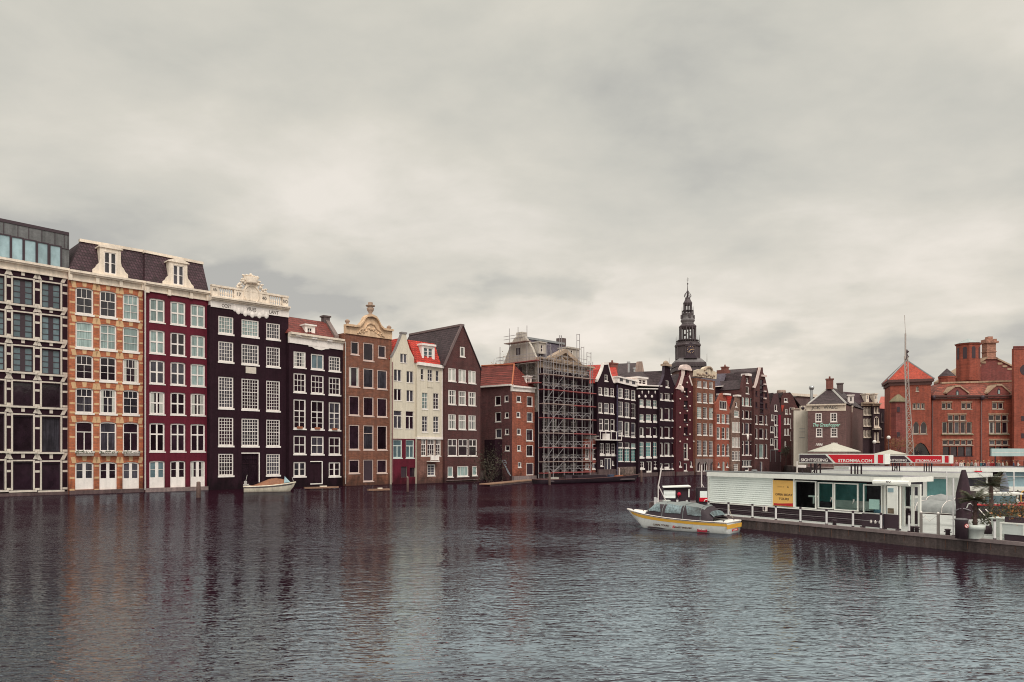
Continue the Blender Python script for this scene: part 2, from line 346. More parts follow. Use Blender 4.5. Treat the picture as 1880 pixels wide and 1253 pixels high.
    def gable_roof(s, eL, ap, eR, mat, depth=12, over=.15, name='roof', y0=.02):
        """tiled planes behind a gable: points (u,z) of left eave, apex (left,right), right eave"""
        m = MB(); (a, b), (c, d), (e, f), (g, h) = eL, ap[0], ap[1], eR
        for p, q in (((a, b), (c, d)), ((e, f), (g, h))):
            (x1, z1), (x2, z2) = p, q; L = math.hypot(x2-x1, z2-z1); nx, nz_ = -(z2-z1)/L*.12, (x2-x1)/L*.12
            m.prism([(x1, z1), (x2, z2), (x2+nx, z2+nz_), (x1+nx, z1+nz_)], y0, depth)
        return m.build(name, mat, s.root)
    def pipe(s, px, t, b=900, mat=None, r=.055, y=-.12):
        u, z = s.P(px, t); m = MB().tube((u, y, .25), (u, y, z), r, 6); k = z-2
        while k > 1: m.box(u-.08, u+.08, y-.02, .0, k-.04, k+.04); k -= 2.6
        return m.build('drainpipe', mat or LEAD, s.root)
# ============================================================ setting
def water():
    m, n, l, p = newmat('canal_water'); tc = n.new('ShaderNodeTexCoord').outputs['Object']
    pass
    def wv(scale, sx, sy, rot, det, rough):
        mp = n.new('ShaderNodeMapping'); mp.inputs['Scale'].default_value = (sx, sy, 1); mp.inputs['Rotation'].default_value = (0, 0, rot); l.new(tc, mp.inputs[0])
        return nz(n, l, mp.outputs[0], scale, det, rough)
    a = wv(.5, .7, 1.2, R(12), 2, .5); b = wv(1.7, .6, 1.25, R(-10), 2, .5); c = wv(4.6, .65, 1.2, R(16), 2, .5)
    big = wv(.045, 1, 1.6, R(10), 4, .55)
    def m2(op, x, y):
        q = n.new('ShaderNodeMath'); q.operation = op
        for i, v in enumerate((x, y)):
            if isinstance(v, (int, float)): q.inputs[i].default_value = v
            else: l.new(v, q.inputs[i])
        return q.outputs[0]
    def ridge(v, k): return m2('POWER', m2('SUBTRACT', 1.0, m2('ABSOLUTE', m2('SUBTRACT', m2('MULTIPLY', v, 2.0), 1.0), 0)), k)
    d = wv(1.9, .5, 1.15, R(-7), 3, .5); e = wv(4.2, .5, 1.1, R(9), 2, .5)
    h = m2('ADD', m2('MULTIPLY', a, .35), m2('ADD', m2('MULTIPLY', b, .22), m2('ADD', m2('MULTIPLY', ridge(d, 3.0), .24), m2('MULTIPLY', ridge(e, 2.5), .10))))
    st = rng(n, l, big, .40, .60, .45, 1.35)
    bp = n.new('ShaderNodeBump'); bp.inputs['Distance'].default_value = .052; l.new(st, bp.inputs['Strength'])
    l.new(h, bp.inputs['Height']); n.remove(p)
    fr = n.new('ShaderNodeFresnel'); fr.inputs['IOR'].default_value = 1.45; l.new(bp.outputs[0], fr.inputs['Normal'])
    df = n.new('ShaderNodeBsdfDiffuse'); df.inputs['Color'].default_value = (.022, .006, .011, 1); l.new(bp.outputs[0], df.inputs['Normal'])
    gl = n.new('ShaderNodeBsdfAnisotropic'); gl.inputs['Roughness'].default_value = .035; gl.inputs['Color'].default_value = (.72, .90, 1, 1); l.new(bp.outputs[0], gl.inputs['Normal'])
    mx = n.new('ShaderNodeMixShader'); rf_ = n.new('ShaderNodeValToRGB'); l.new(fr.outputs[0], rf_.inputs[0]); el = rf_.color_ramp.elements; el[0].position = .05; el[0].color = (.02,)*3+(1,); el[1].position = .9; el[1].color = (.26,)*3+(1,)
    for ps, vv in ((.15, .09), (.26, .68), (.38, .60), (.6, .26)): q = el.new(ps); q.color = (vv,)*3+(1,)
    l.new(rf_.outputs[0], mx.inputs[0]); l.new(df.outputs[0], mx.inputs[1]); l.new(gl.outputs[0], mx.inputs[2])
    l.new(mx.outputs[0], [q for q in n if q.type == 'OUTPUT_MATERIAL'][0].inputs[0])
    w = MB().add([(-900, -60, 0), (900, -60, 0), (900, 900, 0), (-900, 900, 0)], [(0, 1, 2, 3)]).build('water', m, kind='structure')
water()
QX = 60.0
def land():
    e0 = Vector((-156, -14)); e1 = Vector((59.0, 168))
    pts = [(-156, -14), (-50.0+1.5, 76.0), (-12, 110.5), (40, 150.5), (59.5, 168), (QX+2, 168), (QX, 160), (QX, -60), (4000, -60), (4000, 5000), (-4000, 5000), (-4000, -14)]
    tri = tessellate_polygon([[Vector((a, b, 0)) for a, b in pts]]); m = MB(); z = 1.45
    fs = []
    for t in tri:
        a, b, c = [pts[i] for i in t]; q = (b[0]-a[0])*(c[1]-a[1])-(b[1]-a[1])*(c[0]-a[0]); fs.append(tuple(t) if q > 0 else (t[0], t[2], t[1]))
    m.add([(a, b, z) for a, b in pts], fs)
    m.build('ground', M('street_paving', (.17, .125, .12), .85, .25, 0, .3), kind='structure')
    q = MB()
    for i in range(7):
        a, b = pts[i], pts[i+1]; q.add([(a[0], a[1], -2), (b[0], b[1], -2), (b[0], b[1], z), (a[0], a[1], z)], [(0, 1, 2, 3)])
    q.build('quay_wall', M('quay_brick', (.13, .085, .08), .9, .3, .3, brick=.2), kind='structure')
land()
# ============================================================ first houses at the left
BRO = M('orange_brick', (.45, .132, .058), .8, .16, .2, brick=.22); YST = M('yellow_stone', (.62, .40, .22), .75, .1, .1)
BR6 = M('warm_brown_brick', (.215, .078, .045), .8, .18, .3, brick=.2); BR9 = M('red_brown_brick', (.088, .024, .023), .8, .2, .25, brick=.2)
BR10 = M('corner_red_brick', (.32, .088, .05), .8, .22, .3, brick=.25); CRM = M('cream_plaster', (.68, .61, .50), .75, .07, .15)
TDK = Tile('dark_roof_tiles', (.060, .028, .038)); TRD = Tile('red_roof_tiles', (.19, .038, .030)); TBR = Tile('bright_red_tiles', (.52, .045, .03), .25)
TBN = Tile('brown_roof_tiles', (.058, .036, .042)); SLT = Tile('slate', (.10, .08, .11), .2, .3, .22); STONE = M('pale_stone_band', (.62, .55, .48), .7, .1, .15)
PLN = M('wet_plinth', (.11, .07, .07), .8, .3, .4, bump=.3)
COR = [(0, .22, .55), (.22, .36, .38), (.36, .86, .08), (.86, 1, .16)]
def plinth(f, py, out=.35, m=None):
    z = f.P((f.x0+f.x1)/2, py)[1]; MB().box(-.0, f.W, -out, .0, -1, max(.3, z)).build('plinth', m or PLN, f.root)
def roofbox(f, x0, x1, t0, t1, b0, b1, mat, y0, y1s, name='roof'):
    pass
# ---- B1 black brick with pale stone bands, zinc top floor
f = Fac(-32, 125.5, label='black brick house with white stone bands and a zinc top floor, at the left edge', category='house', group='canal houses on the waterfront')
f1 = f; cols = [(-27, 8), (24, 60.3), (77, 110.7)]
def y1(a, b): return a-(b-a)*50/52.0     # row at the first (cut off) column
R1 = [(514, 558.8, 522, 566), (576.2, 620, 582, 626), (638, 682.5, 643, 687), (702.6, 745, 705.5, 748), (764, 829, 767, 830), (849, 900, 850, 900)]
rr = [(y1(a, c), y1(b, d), c, d) for a, b, c, d in R1]
tri_st = MB()
for k, r in enumerate(rr):
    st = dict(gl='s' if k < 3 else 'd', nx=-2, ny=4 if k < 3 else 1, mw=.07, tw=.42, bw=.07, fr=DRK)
    if k >= 3: st.update(nx=1, ny=1)
    nb = len(f.holes); f.rows(cols, [r], sill=0, rec=.14, **st)
    for h in f.holes[nb:]:
        (a, z0), (b, _), (_, z1), _ = h; H = z1-z0; y = -.025
        # pale surround, sill, voussoirs and keystone
        tri_st.box(a-.17, a-.01, y, .0, z0, z1+.1); tri_st.box(b+.01, b+.17, y, .0, z0, z1+.1); tri_st.box(a-.17, b+.17, y, 0, z1+.1, z1+.24) if k < 9 else 0
        tri_st.box(a-.35, b+.35, -.14, 0, z0-.22, z0-.03)
        c = (a+b)/2; zt = z1+.42
        tri_st.prism([(c-.15, zt), (c+.15, zt), (c+.15, zt+.52), (c-.15, zt+.52)], y, 0)
        for s_, e in ((-1, a), (1, b)): 
            q = [(e+s_*.0, zt-.12), (e+s_*.36, zt-.12), (e+s_*.72, zt+.62), (e+s_*.34, zt+.62)]
            q = q if s_ > 0 else q[::-1]; tri_st.prism(q, y, 0)
        hs = sorted(f.holes[nb:]); ih = hs.index(f.holes[nb:][f.holes[nb:].index([(a, z0), (b, z0), (b, z1), (a, z1)])])
        pa = hs[ih-1][1][0]+.2 if ih else a-.9
        for zf in (z0+.05, z1-H*.34, z1+.02):
            tri_st.box(pa, a-.20, y+.004, .0, zf-.03, zf+.19)
            if ih == 2: tri_st.box(b+.20, f.W-.02, y+.004, .0, zf-.03, zf+.19)
tri_st.build('stone_trim', STONE, f.root)
tl = f.P(-32, 468)[1]; tr_ = f.P(125.5, 495)[1]
f.wall(f.box_outline(tl, tr_), BLK, 12)
f.band('cornice', WC, (468, 488.5), (495, 513), COR); plinth(f, 906)
# zinc storey
m = MB(); uA, zA = f.P(-32, 395, .6); uB, zB = f.P(127, 428, .6); _, zc = f.P(-32, 466, .6); _, zd = f.P(127, 498, .6)
gz = MB(); fz = MB()
m.strip(0, zc, zA, f.U(127, .6), zd, zB, .6, 9)
ZINC = M('weathered_zinc', (.16, .16, .165), .45, .22, .3, metal=.3)
zn = m.build('zinc_storey', ZINC, f.root); sm_ = MB()
for k, xx in enumerate([-20, 7, 33, 53, 77, 101, 118, 125]):
    u, z = f.P(xx, 400, .55); zt = lerp(zA, zB, (xx+32)/159); sm_.box(u-.03, u+.03, .56, .6, zt-1.75, zt)
sm_.strip(0, zA-.28, zA+.03, f.U(127, .5), zB-.28, zB+.03, .52, .62); sm_.strip(0, zA-1.8, zA-1.72, f.U(127, .55), zB-1.8, zB-1.72, .55, .6)
sm_.build('seams', DRK, zn)
for a, b in [(-24, -4), (-2, 17.5), (22, 41), (45.5, 65), (69.5, 87), (92.5, 110.5)]:
    xm = (a+b)/2; t = 435+(xm-20)*.213; bo = 475+(xm-20)*.19
    u0, z1 = f.P(a, t, .5); u1, _ = f.P(b, t, .5); _, z0 = f.P(xm, bo, .5); _, z1 = f.P(xm, t, .5)
    w_ = MB(); w_.box(u0-.12, u0, .42, .6, z0-.1, z1+.12).box(u1, u1+.12, .42, .6, z0-.1, z1+.12).box(u0, u1, .42, .6, z1, z1+.12).box(u0, u1, .42, .6, z0-.1, z0)
    w_ = w_.build('window', DRK, zn); MB().box(u0, u1, .5, .585, z0, z1).build('pane', G['b'], w_)
f.pipe(124.8, 503, r=.07, mat=M('dark_pipe', (.2, .17, .17)))
# ---- B2 orange brick
f = Fac(127, 266, label='orange brick house with yellow stone bands and white ground-floor doors', category='house', group='canal houses on the waterfront')
f2 = f; cols = [(138.5, 171.5), (183, 214), (225.5, 255)]
R2 = [(528.6, 577, 541, 588, dict(tr=(.62, (2, 2), (3, 1)), gl='m', per={2: dict(gl='c')})), (591, 639, 601, 646, dict(tr=(.66, (1, 2), (1, 1)), gl='c', per={1: dict(tr=(.66, (-2, 2), (-2, 1)))})),
      (652, 697, 659, 703, dict(tr=(.62, (2, 2), (3, 1)), per={1: dict(tr=(.66, (-2, 2), (-2, 1)))})), (712.6, 758.4, 716.6, 761, dict(tr=(.68, (2, 2), (3, 1)), gl='m', per={1: dict(tr=(.68, (-2, 2), (3, 1)))})),
      (774, 829, 776, 829.5, dict(tr=(.66, (-2, 1), (1, 1)))), ]
f.rows(cols, R2, arch=.10, bw=.14, sill=.2, so=.1)
for i, c in enumerate(cols): f.win(c[0]-.5, c[1]+.5, 848.5, 899, arch=.15, bw=.14, nx=-2, ny=2, tw=.3, lower=.40, sill=0, fr=WH, kind='door', gl='m' if i == 2 else 'd')
st = MB()
for h in f.holes:
    (a, z0), (b, _) = h[0], h[1]; z1 = max(p[1] for p in h); y = -.02; c = (a+b)/2; H = z1-z0
    st.prism([(c-.17, z1+.10), (c+.17, z1+.10), (c+.22, z1+.62), (c-.22, z1+.62)], y, 0)
    for s_, e in ((-1, a), (1, b)):
        q = [(e-s_*.12, z1-.12), (e+s_*.28, z1-.12), (e+s_*.42, z1+.5), (e-s_*.0, z1+.55)]; st.prism(q if s_ > 0 else q[::-1], y, 0)
    for zf in ((z1-.5), (z1-1.75), z0-.1):
        if zf < z0-.5: continue
        prev = [hh[1][0] for hh in f.holes if hh[1][0] < a and abs(hh[0][1]-z0) < 1.2]
        st.box(max(prev)+.07 if prev else .04, a-.06, y+.005, 0, zf, zf+.2)
        if b > f.U(250): st.box(b+.06, f.W-.02, y+.005, 0, zf, zf+.2)
st.build('stone_trim', YST, f.root)
f.wall(f.box_outline(f.P(127, 500)[1], f.P(266, 520)[1]), BRO, 12)
f.band('cornice', WC, (496, 514.5), (518, 534.5), COR); plinth(f, 899)
GRN = M('window_box_leaves', (.05, .06, .03), .8, .4, 0, 4)
for c in cols:
    u0, z = f.P(c[0]+1, 834); u1, _ = f.P(c[1]-1, 834); b = MB()
    b.box(u0, u1, -.42, -.06, z-.2, z+.05); o = b.build('flower_box', M('flower_box', (.3, .26, .24)), f.root)
    g = MB(); 
    for _ in range(60):
        x, y, zz = random.uniform(u0-.1, u1+.1), random.uniform(-.5, -.08), z+random.uniform(0, .3); r = random.uniform(.03, .08)
        g.add([(x-r, y, zz), (x+r, y-r, zz+r*.3), (x, y, zz+r*1.6)], [(0, 1, 2)])
    g.build('plants', GRN, o)
DR = M('rainwater_pipe', (.52, .49, .47), .5, .1, .2)
# ---- B3 oxblood
f = Fac(266, 384, label='dark red painted house with three white doors under a dark mansard roof', category='house', group='canal houses on the waterfront')
f3 = f; cols = [(274.5, 302.5), (313, 340.5), (350, 376.5)]
kw = dict(tr=(.5, (-2, 1), (-2, 1)), tw=.16, bw=.15, arch=.05, sill=.12, so=.06)
f.rows(cols, [(549, 592, 559.7, 601.2, dict(gl='c', per={1: dict(gl='m')}, curt=0)), (606.6, 649.5, 616, 656.8, dict(gl='c', per={1: dict(gl='m')})), (662, 705, 668.8, 709.5, dict(gl='c', per={1: dict(gl='m')})),
       (719.4, 761, 723, 763, dict(curt=.3, per={1: dict(curt=0)})), (777, 829.6, 779, 829.6, dict(tr=(.62, (-2, 1), (-2, 1))))], **kw)
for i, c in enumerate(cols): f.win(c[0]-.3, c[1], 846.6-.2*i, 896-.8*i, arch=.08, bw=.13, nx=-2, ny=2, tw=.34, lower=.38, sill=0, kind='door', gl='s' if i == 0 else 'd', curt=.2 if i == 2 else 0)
f.wall(f.box_outline(f.P(266, 522)[1], f.P(384, 541)[1]), RED, 12)
f.band('cornice', WC, (518, 534.5), (536.5, 553.5), COR); plinth(f, 895, .4, GREYST)
f.pipe(266, 534, mat=DR, r=.08); f.pipe(383, 553, mat=DR, r=.07)
def cornice_brackets(f, xs, y0, y1, mat=WC):
    m = MB()
    for x in xs:
        t = (x-f.x0)/(f.x1-f.x0); u, z = f.P(x, lerp(y0, y1, t)); m.box(u-.16, u+.16, -.3, 0, z-.1, z+.55)
    m.build('cornice_brackets', mat, f.root)
cornice_brackets(f2, [128.5, 178, 221, 262], 513, 533); cornice_brackets(f3, [270, 310, 350, 380], 536, 552)
def mansard(f, pl, pr, tl, tr_, yin, mat, hipL=False, hipR=False, ridge=True):
    """steep front slope: pl/pr eave pixels, tl/tr_ top pixels, yin set-back of the top edge"""
    a = f.P(*pl, .1); b = f.P(*pr, .1); c = f.P(*tr_, yin); d = f.P(*tl, yin); D = 11; m = MB()
    m.hexa([(a[0], .1, a[1]), (b[0], .1, b[1]), (b[0], D, b[1]), (a[0], D, a[1]), (d[0], yin, d[1]), (c[0], yin, c[1]), (c[0], D-1, c[1]), (d[0], D-1, d[1])])
    r = m.build('roof', mat, f.root)
    if ridge: MB().strip(d[0]-.1, d[1]-.02, d[1]+.28, c[0]+.05, c[1]-.02, c[1]+.28, yin-.15, yin+.4).build('ridge_board', WC, r)
    return r
def dormer(f, wx, wy, outx, eave, apex, base, yf=.05, mat=WC, scroll=True, gl='m', nx=-2, ny=2, depth=3.2, parent=None, flat=False, fr=None):
    """dormer front: wx=(l,r) wy=(t,b) of the window, outx=(l,r) body, eave row, apex row, base row, all at the window centre"""
    xm = sum(wx)/2; u0, u1 = f.U(outx[0], yf), f.U(outx[1], yf); a, b = f.U(wx[0], yf), f.U(wx[1], yf)
    Z = lambda py: f.P(xm, py, yf)[1]; zt, zb, ze, za, z0 = Z(wy[0]), Z(wy[1]), Z(eave), Z(apex), Z(base)
    root = parent or f.root; d = MB(); w2 = .35*(zb-zt)
    d.box(u0, a, yf, yf+.35, zb, ze).box(b, u1, yf, yf+.35, zb, ze).box(a, b, yf, yf+.35, zt, ze).box(u0, u1, yf, yf+.35, z0, zb)
    d.box(u0+.02, u1-.02, yf+.35, depth, z0, ze)
    if not flat:
        d.prism([(u0-.18, ze), (u1+.18, ze), (u1+.18, ze+.12), ((u0+u1)/2, za), (u0-.18, ze+.12)], yf-.14, depth)
    else: d.box(u0-.15, u1+.15, yf-.2, depth, ze, za)
    if scroll:
        s_ = (u1-u0)*.36; hh = (ze-z0)
        for e, sg in ((u0, -1), (u1, 1)):
            q = [(e, z0), (e+sg*s_, z0), (e+sg*s_, z0+hh*.17), (e+sg*s_*.62, z0+hh*.25), (e+sg*s_*.4, z0+hh*.36), (e+sg*s_*.12, z0+hh*.43), (e, z0+hh*.6)]
            d.prism(q if sg > 0 else q[::-1], yf+.02, yf+.25)
    o = d.build('dormer', mat, root); w_ = MB(); t = .09
    w_.box(a, a+t, yf+.06, yf+.2, zb, zt).box(b-t, b, yf+.06, yf+.2, zb, zt).box(a+t, b-t, yf+.06, yf+.2, zt-t, zt).box(a+t, b-t, yf+.06, yf+.2, zb, zb+t)
    th = nx < 0; nx = abs(nx)
    for i in range(1, nx): x = lerp(a, b, i/nx); k = .11 if th else .03; w_.box(x-k, x+k, yf+.08, yf+.19, zb+t, zt-t)
    for j in range(1, ny): z = lerp(zb, zt, j/ny); w_.box(a+t, b-t, yf+.09, yf+.185, z-.03, z+.03)
    w_ = w_.build('window', fr or WH, o); MB().box(a+.02, b-.02, yf+.17, yf+.34, zb+.02, zt-.02).build('pane', G[gl], w_)
    return o
mansard(f2, (127.5, 496), (266, 518), (148, 444), (266, 464.5), 1.5, TDK); mansard(f3, (266, 518), (383.5, 537), (266, 464.5), (372, 486), 1.5, TDK)
dormer(f2, (191.5, 214), (464, 503), (184, 222), 457, 449, 508); dormer(f3, (318, 337.5), (488, 523.5), (311, 344), 483, 474, 529)
# ---- B4 tall black house with white crest
f = Fac(385, 529.5, label='tall black house with a white crested balustrade lettered OOST VRIES LANT', category='house', group='canal houses on the waterfront')
f4 = f; cols = [(401, 428.5), (443.5, 475), (489, 514)]
kw = dict(mw=.045, bw=.13, sill=.2, so=.07, rec=.06)
P5 = {0: dict(nx=5), 1: dict(nx=6), 2: dict(nx=5)}
def pp(ny, tr=None, gl=None):
    r = {}
    for i, n_ in enumerate((5, 6, 5)): r[i] = dict(nx=n_, ny=ny); 
    if tr:
        for i, n_ in enumerate((5, 6, 5)): r[i] = dict(tr=(tr[0], (n_, tr[1]), (n_, tr[2])))
    return r
f.rows(cols, [(581.5, 613, 594, 623, dict(per=pp(4), gl='m')), (627.8, 664.5, 637.7, 673.5, dict(per=pp(5), gl='m')), (692.5, 749.5, 699.7, 754.5, dict(per=pp(9, (.57, 5, 4)))), (767, 818.5, 771, 819.5, dict(per=pp(8, (.53, 4, 4)))),
             (833.5, 873.5, 834, 872.5, dict(per=pp(6, (.6, 3, 3)), skip=(1,)))], **kw)
f.win(443.5, 474, 834, 886, fr=BLK, nx=1, ny=1, bw=.09, tr=(.68, (2, 1), (4, 2)), sill=0, kind='door')
u0, z1 = f.P(443, 833.2); u1, _ = f.P(474.8, 833.2); z0 = f.P(474, 886)[1]
MB().box(u0, u1+.13, -.05, -.003, z1, z1+.12).box(u1, u1+.13, -.05, -.003, z0, z1).build('door_frame', WH, f.root)
tl, tr_ = f.P(385, 560)[1], f.P(529.5, 580)[1]
f.wall(f.box_outline(tl, tr_), BLK, 12)
MB().box(f.U(451), f.U(470), -.05, -.003, f.P(460, 686)[1], f.P(460, 674.3)[1]).build('stone_plaque', STONE, f.root)
en = f.band('frieze', WH, (551, 563.5), (571.5, 583.5), [(0, 1, .10)], x0=387); tlt = math.atan2(f.P(529, 571)[1]-f.P(388, 551)[1], f.W)
f.band('cornice', WC, (544.5, 552), (564.5, 572), [(0, .35, .6), (.35, .7, .4), (.7, 1, .22)], x0=386)
def ytop(x): return lerp(523, 545, (x-388)/140)
bl = MB(); Zt = lambda x, d=0: f.P(x, ytop(x)+d)[1]
for a, b in ((388, 401), (430, 447), (480, 494), (518.5, 529)):   # pedestals of the balustrade
    bl.strip(f.U(a), Zt(a, 22.5), Zt(a, 0), f.U(b), Zt(b, 22.5), Zt(b, 0), -.05, .3)
bl.strip(f.U(388), Zt(388, 2.5), Zt(388, -1), f.U(529.5), Zt(529.5, 2.5), Zt(529.5, -1), -.12, .37); bl.strip(f.U(388), Zt(388, 22.5), Zt(388, 18), f.U(529.5), Zt(529.5, 22.5), Zt(529.5, 18), -.1, .35)
for a, b in ((401, 430), (494, 518.5)):
    k = int((b-a)/4.6)
    for i in range(k+1):
        x = lerp(a+2.2, b-2.2, i/k); z0, z1 = Zt(x, 18.5), Zt(x, 2); H = z1-z0
        bl.lathe([(.10, 0), (.10, H*.08), (.05, H*.14), (.13, H*.34), (.10, H*.5), (.045, H*.66), (.05, H*.84), (.10, H*.9), (.10, H)], (f.U(x), .12, z0), 8)
bo = bl.build('balustrade', WC, f.root)
cr = MB(); P = lambda x, y: f.P(x, y)
shield = [P(a, b) for a, b in [(446, 557), (447, 533), (450, 527), (452, 521), (457, 519), (462, 518), (468, 520), (471, 525), (475, 534), (480, 540), (481, 561)]][::-1]
cr.prism(shield, -.10, .3)
for (x, y, r) in [(440, 522, .2), (446, 517, .22), (442, 527, .2), (437, 528, .16), (433, 532, .15), (449, 520, .18), (474, 523, .2), (478, 529, .2), (482, 533, .17), (470, 519, .18), (486, 537, .16), (491, 540, .14), (444, 513, .13), (475, 518, .15), (437, 523, .12), (450, 514, .13), (469, 513, .12), (480, 524, .13), (487, 532, .12)]:
    u, z = P(x, y); cr.ball((u, .0, z), r, 8)
    cr.tube((u-.2, .05, z-.25), (u+.25, .02, z+.1), .09, 5)
u, z = P(461, 522); cr.lathe([(.72, 0), (.80, .18), (.72, .3), (.95, .75), (.5, .72), (.1, .8)], (u, .1, z), 10)
for i in range(8): t = i*math.pi/4; cr.ball((u+.95*math.cos(t), .1+.5*math.sin(t), z+.92), .14, 6)
cr.ball((u, .1, z+1.12), .2, 8); cr.path([(u-.9, .1, z+.9), (u-.45, .1, z+1.05), (u, .1, z+.95), (u+.45, .1, z+1.05), (u+.9, .1, z+.9)], .08, 5)
ring = [(f.P(461.5, 540)[0]+.95*math.cos(t), -.13, f.P(461.5, 541)[1]+1.05*math.sin(t)) for t in [math.pi*2*i/16 for i in range(17)]]
cr.path(ring, .07, 5)
co = cr.build('crest', WC, f.root)
sc = MB()
for i in range(10):
    x = 431+i*6.4; u, z = P(x, lerp(571, 581, i/9)+ (2 if i % 2 else -1)+3*math.sin(i/9*math.pi)); sc.lathe([(.02, -.3), (.2, -.2), (.34, .0), (.36, .5)], (u, -.03, z+.12), 8, sy=.22)
sc.build('scalloped_drop', WH, f.root)
TXT = M('grey_lettering', (.16, .14, .13), .7, .1, 0)
def lt(f, s, x, y, hpx, y_=-.115, mat=TXT, wpx=None, parent=None, name='lettering', tilt=0, shear=0):
    u, z = f.P(x, y); sz = hpx/FP*(f.O.y+f.d.y*u)*1.42; 
    return text(s, sz, mat, name, parent or f.root, (u, y_, z), (R(90), -tilt, 0), width=(f.U(x+wpx/2)-f.U(x-wpx/2)) if wpx else None, shear=shear)
tl_ = math.atan2(f.P(529, 571)[1]-f.P(388, 551)[1], f.W)
lt(f, 'OOST', 415, 565.5, 6.3, parent=en, tilt=tl_, wpx=17); lt(f, 'VRIES', 461, 571.5, 6.3, parent=en, tilt=tl_, wpx=18); lt(f, 'LANT', 502, 577, 6.3, parent=en, tilt=tl_, wpx=17)
for s_, x, y in (('AN', 394.5, 535), ('17', 437.5, 543.5), ('40', 485, 551), ('NO', 523.5, 557)): lt(f, s_, x, y, 6, y_=-.07, parent=bo, wpx=8)
# ---- B5 lower black house
f = Fac(531, 635.5, label='lower black house with a white cornice and a red tiled roof with one small dormer', category='house', group='canal houses on the waterfront')
f5 = f; cols = [(539, 561.5), (571, 594.5), (603.7, 625)]
kw = dict(mw=.055, bw=.15, sill=.16, so=.07, rec=.08)
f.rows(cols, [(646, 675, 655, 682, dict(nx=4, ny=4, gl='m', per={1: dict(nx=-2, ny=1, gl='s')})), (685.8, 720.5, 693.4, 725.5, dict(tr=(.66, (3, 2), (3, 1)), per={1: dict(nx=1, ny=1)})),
             (733.6, 787.5, 739, 790, dict(tr=(.62, (-2, 3), (2, 1)), tw=.12)), (800.4, 834, 803, 835, dict(tr=(.5, (2, 1), (2, 1)), tw=.11)), (848.6, 875, 849, 875, dict(nx=-2, ny=2, tw=.2, skip=(1,)))], **kw)
f.win(570.5, 590, 849, 887, fr=BLK, nx=1, ny=1, bw=.14, lower=.98, sill=0, kind='door')
u0, z1 = f.P(569.5, 848.6); u1, _ = f.P(590.5, 849); z0 = f.P(590, 887.5)[1]
MB().box(u0, u1+.1, -.05, -.003, z1, z1+.11).box(u1, u1+.12, -.05, -.003, z0, z1).box(u0, u1+.12, -.05, -.003, z0-.12, z0).build('door_frame', WH, f.root)
f.wall(f.box_outline(f.P(531, 612)[1], f.P(635.5, 627)[1]), BLK, 12)
f.band('frieze', WH, (617, 629.5), (631, 644.5), [(0, 1, .12)]); f.band('cornice', WC, (610, 618), (625, 632), [(0, .5, .55), (.5, 1, .3)])
u0, z0 = f.P(565, 633.5); MB().prism([f.P(a, b) for a, b in [(604, 641.5), (604, 639), (566, 634), (566, 636.5), (572, 637), (578, 641), (590, 643.5), (597, 641.5)]], -.1, -.003).build('drop_ornament', WH, f.root)
m = MB(); a = f.P(528, 611, .1); b = f.P(618, 622, .1); c = f.P(600, 592, 3.2); d = f.P(528, 581.5, 3.2)
m.hexa([(a[0], .1, a[1]), (b[0], .1, b[1]), (b[0], 10, b[1]), (a[0], 10, a[1]), (d[0], 3.2, d[1]), (c[0], 3.2, c[1]), (c[0], 8, c[1]), (d[0], 8, d[1])]); r5 = m.build('roof', TRD, f.root)
c0 = Vector((b[0], .1, b[1])); c1 = Vector((c[0], 3.2, c[1])); m = MB()
m.hexa([c0+Vector((-.25, 0, -.2)), c0+Vector((.35, 0, -.2)), c1+Vector((.35, 0, -.2)), c1+Vector((-.25, 0, -.2)), c0+Vector((-.25, 0, .4)), c0+Vector((.35, 0, .4)), c1+Vector((.35, 0, .4)), c1+Vector((-.25, 0, .4))]); m.build('parapet', M('weathered_lead', (.2, .15, .14)), r5)
MB().box(c[0]-.5, c[0]+.35, 3, 3.8, c[1]-.5, c[1]+.65).box(c[0]-.65, c[0]+.5, 2.9, 3.95, c[1]+.65, c[1]+.85).build('chimney', M('dark_chimney_brick', (.12, .09, .09)), r5)
dormer(f, (564, 573.5), (602, 614.5), (560.5, 578.5), 598.5, 596, 617.5, .6, WH, False, 'd', 2, 2, 3, flat=True)
for z_ in ((546, 617), (575, 622), (603, 626), (633, 630)):
    u, z = f.P(*z_); MB().box(u-.35, u+.35, -.42, -.1, z-.12, z+.18).build('bracket', WH, f.root)
for c in cols:
    u, z = f.P((c[0]+c[1])/2-.5, lerp(786, 789, (c[0]-539)/65)); MB().box(u-.35, u+.35, -.2, -.02, z-.1, z+.18).build('flower_pot', M('terracotta', (.35, .12, .06)), f.root)
# ---- B6 brown brick with cream crown
f = Fac(634.5, 719, label='warm brown brick house with a curved cream stone crown topped by an urn', category='house', group='canal houses on the waterfront')
f6 = f; PK = M('pinkish_frame_paint', (.66, .50, .45), .6, .05, .1)
kw = dict(fr=PK, bw=.13, nx=1, ny=1, sill=.12, so=.06, rec=.06)
f.win(644, 659, 627.6, 651.5, **kw); f.win(667, 686, 630, 663, **kw); f.win(694, 708.5, 634.8, 657.5, **kw)
cols = [(640.5, 660), (667, 686), (692.5, 711)]
f.rows(cols, [(674, 710.5, 680, 715), (727.3, 763, 731.4, 766, dict()), (780.3, 826, 782, 826.5, dict(per={1: dict(bars=((.68, .06),))}))], **kw)
f.win(640.5, 660, 844.3, 869.5, **kw); f.win(692, 710.5, 844.3, 869, **kw); f.win(667, 685.5, 844.3, 884, **dict(kw, lower=.97, kind='door', bw=.1, leaf=DRK))
f.wall(f.box_outline(f.P(634.5, 611)[1], f.P(719, 623)[1]), BR6, 12)
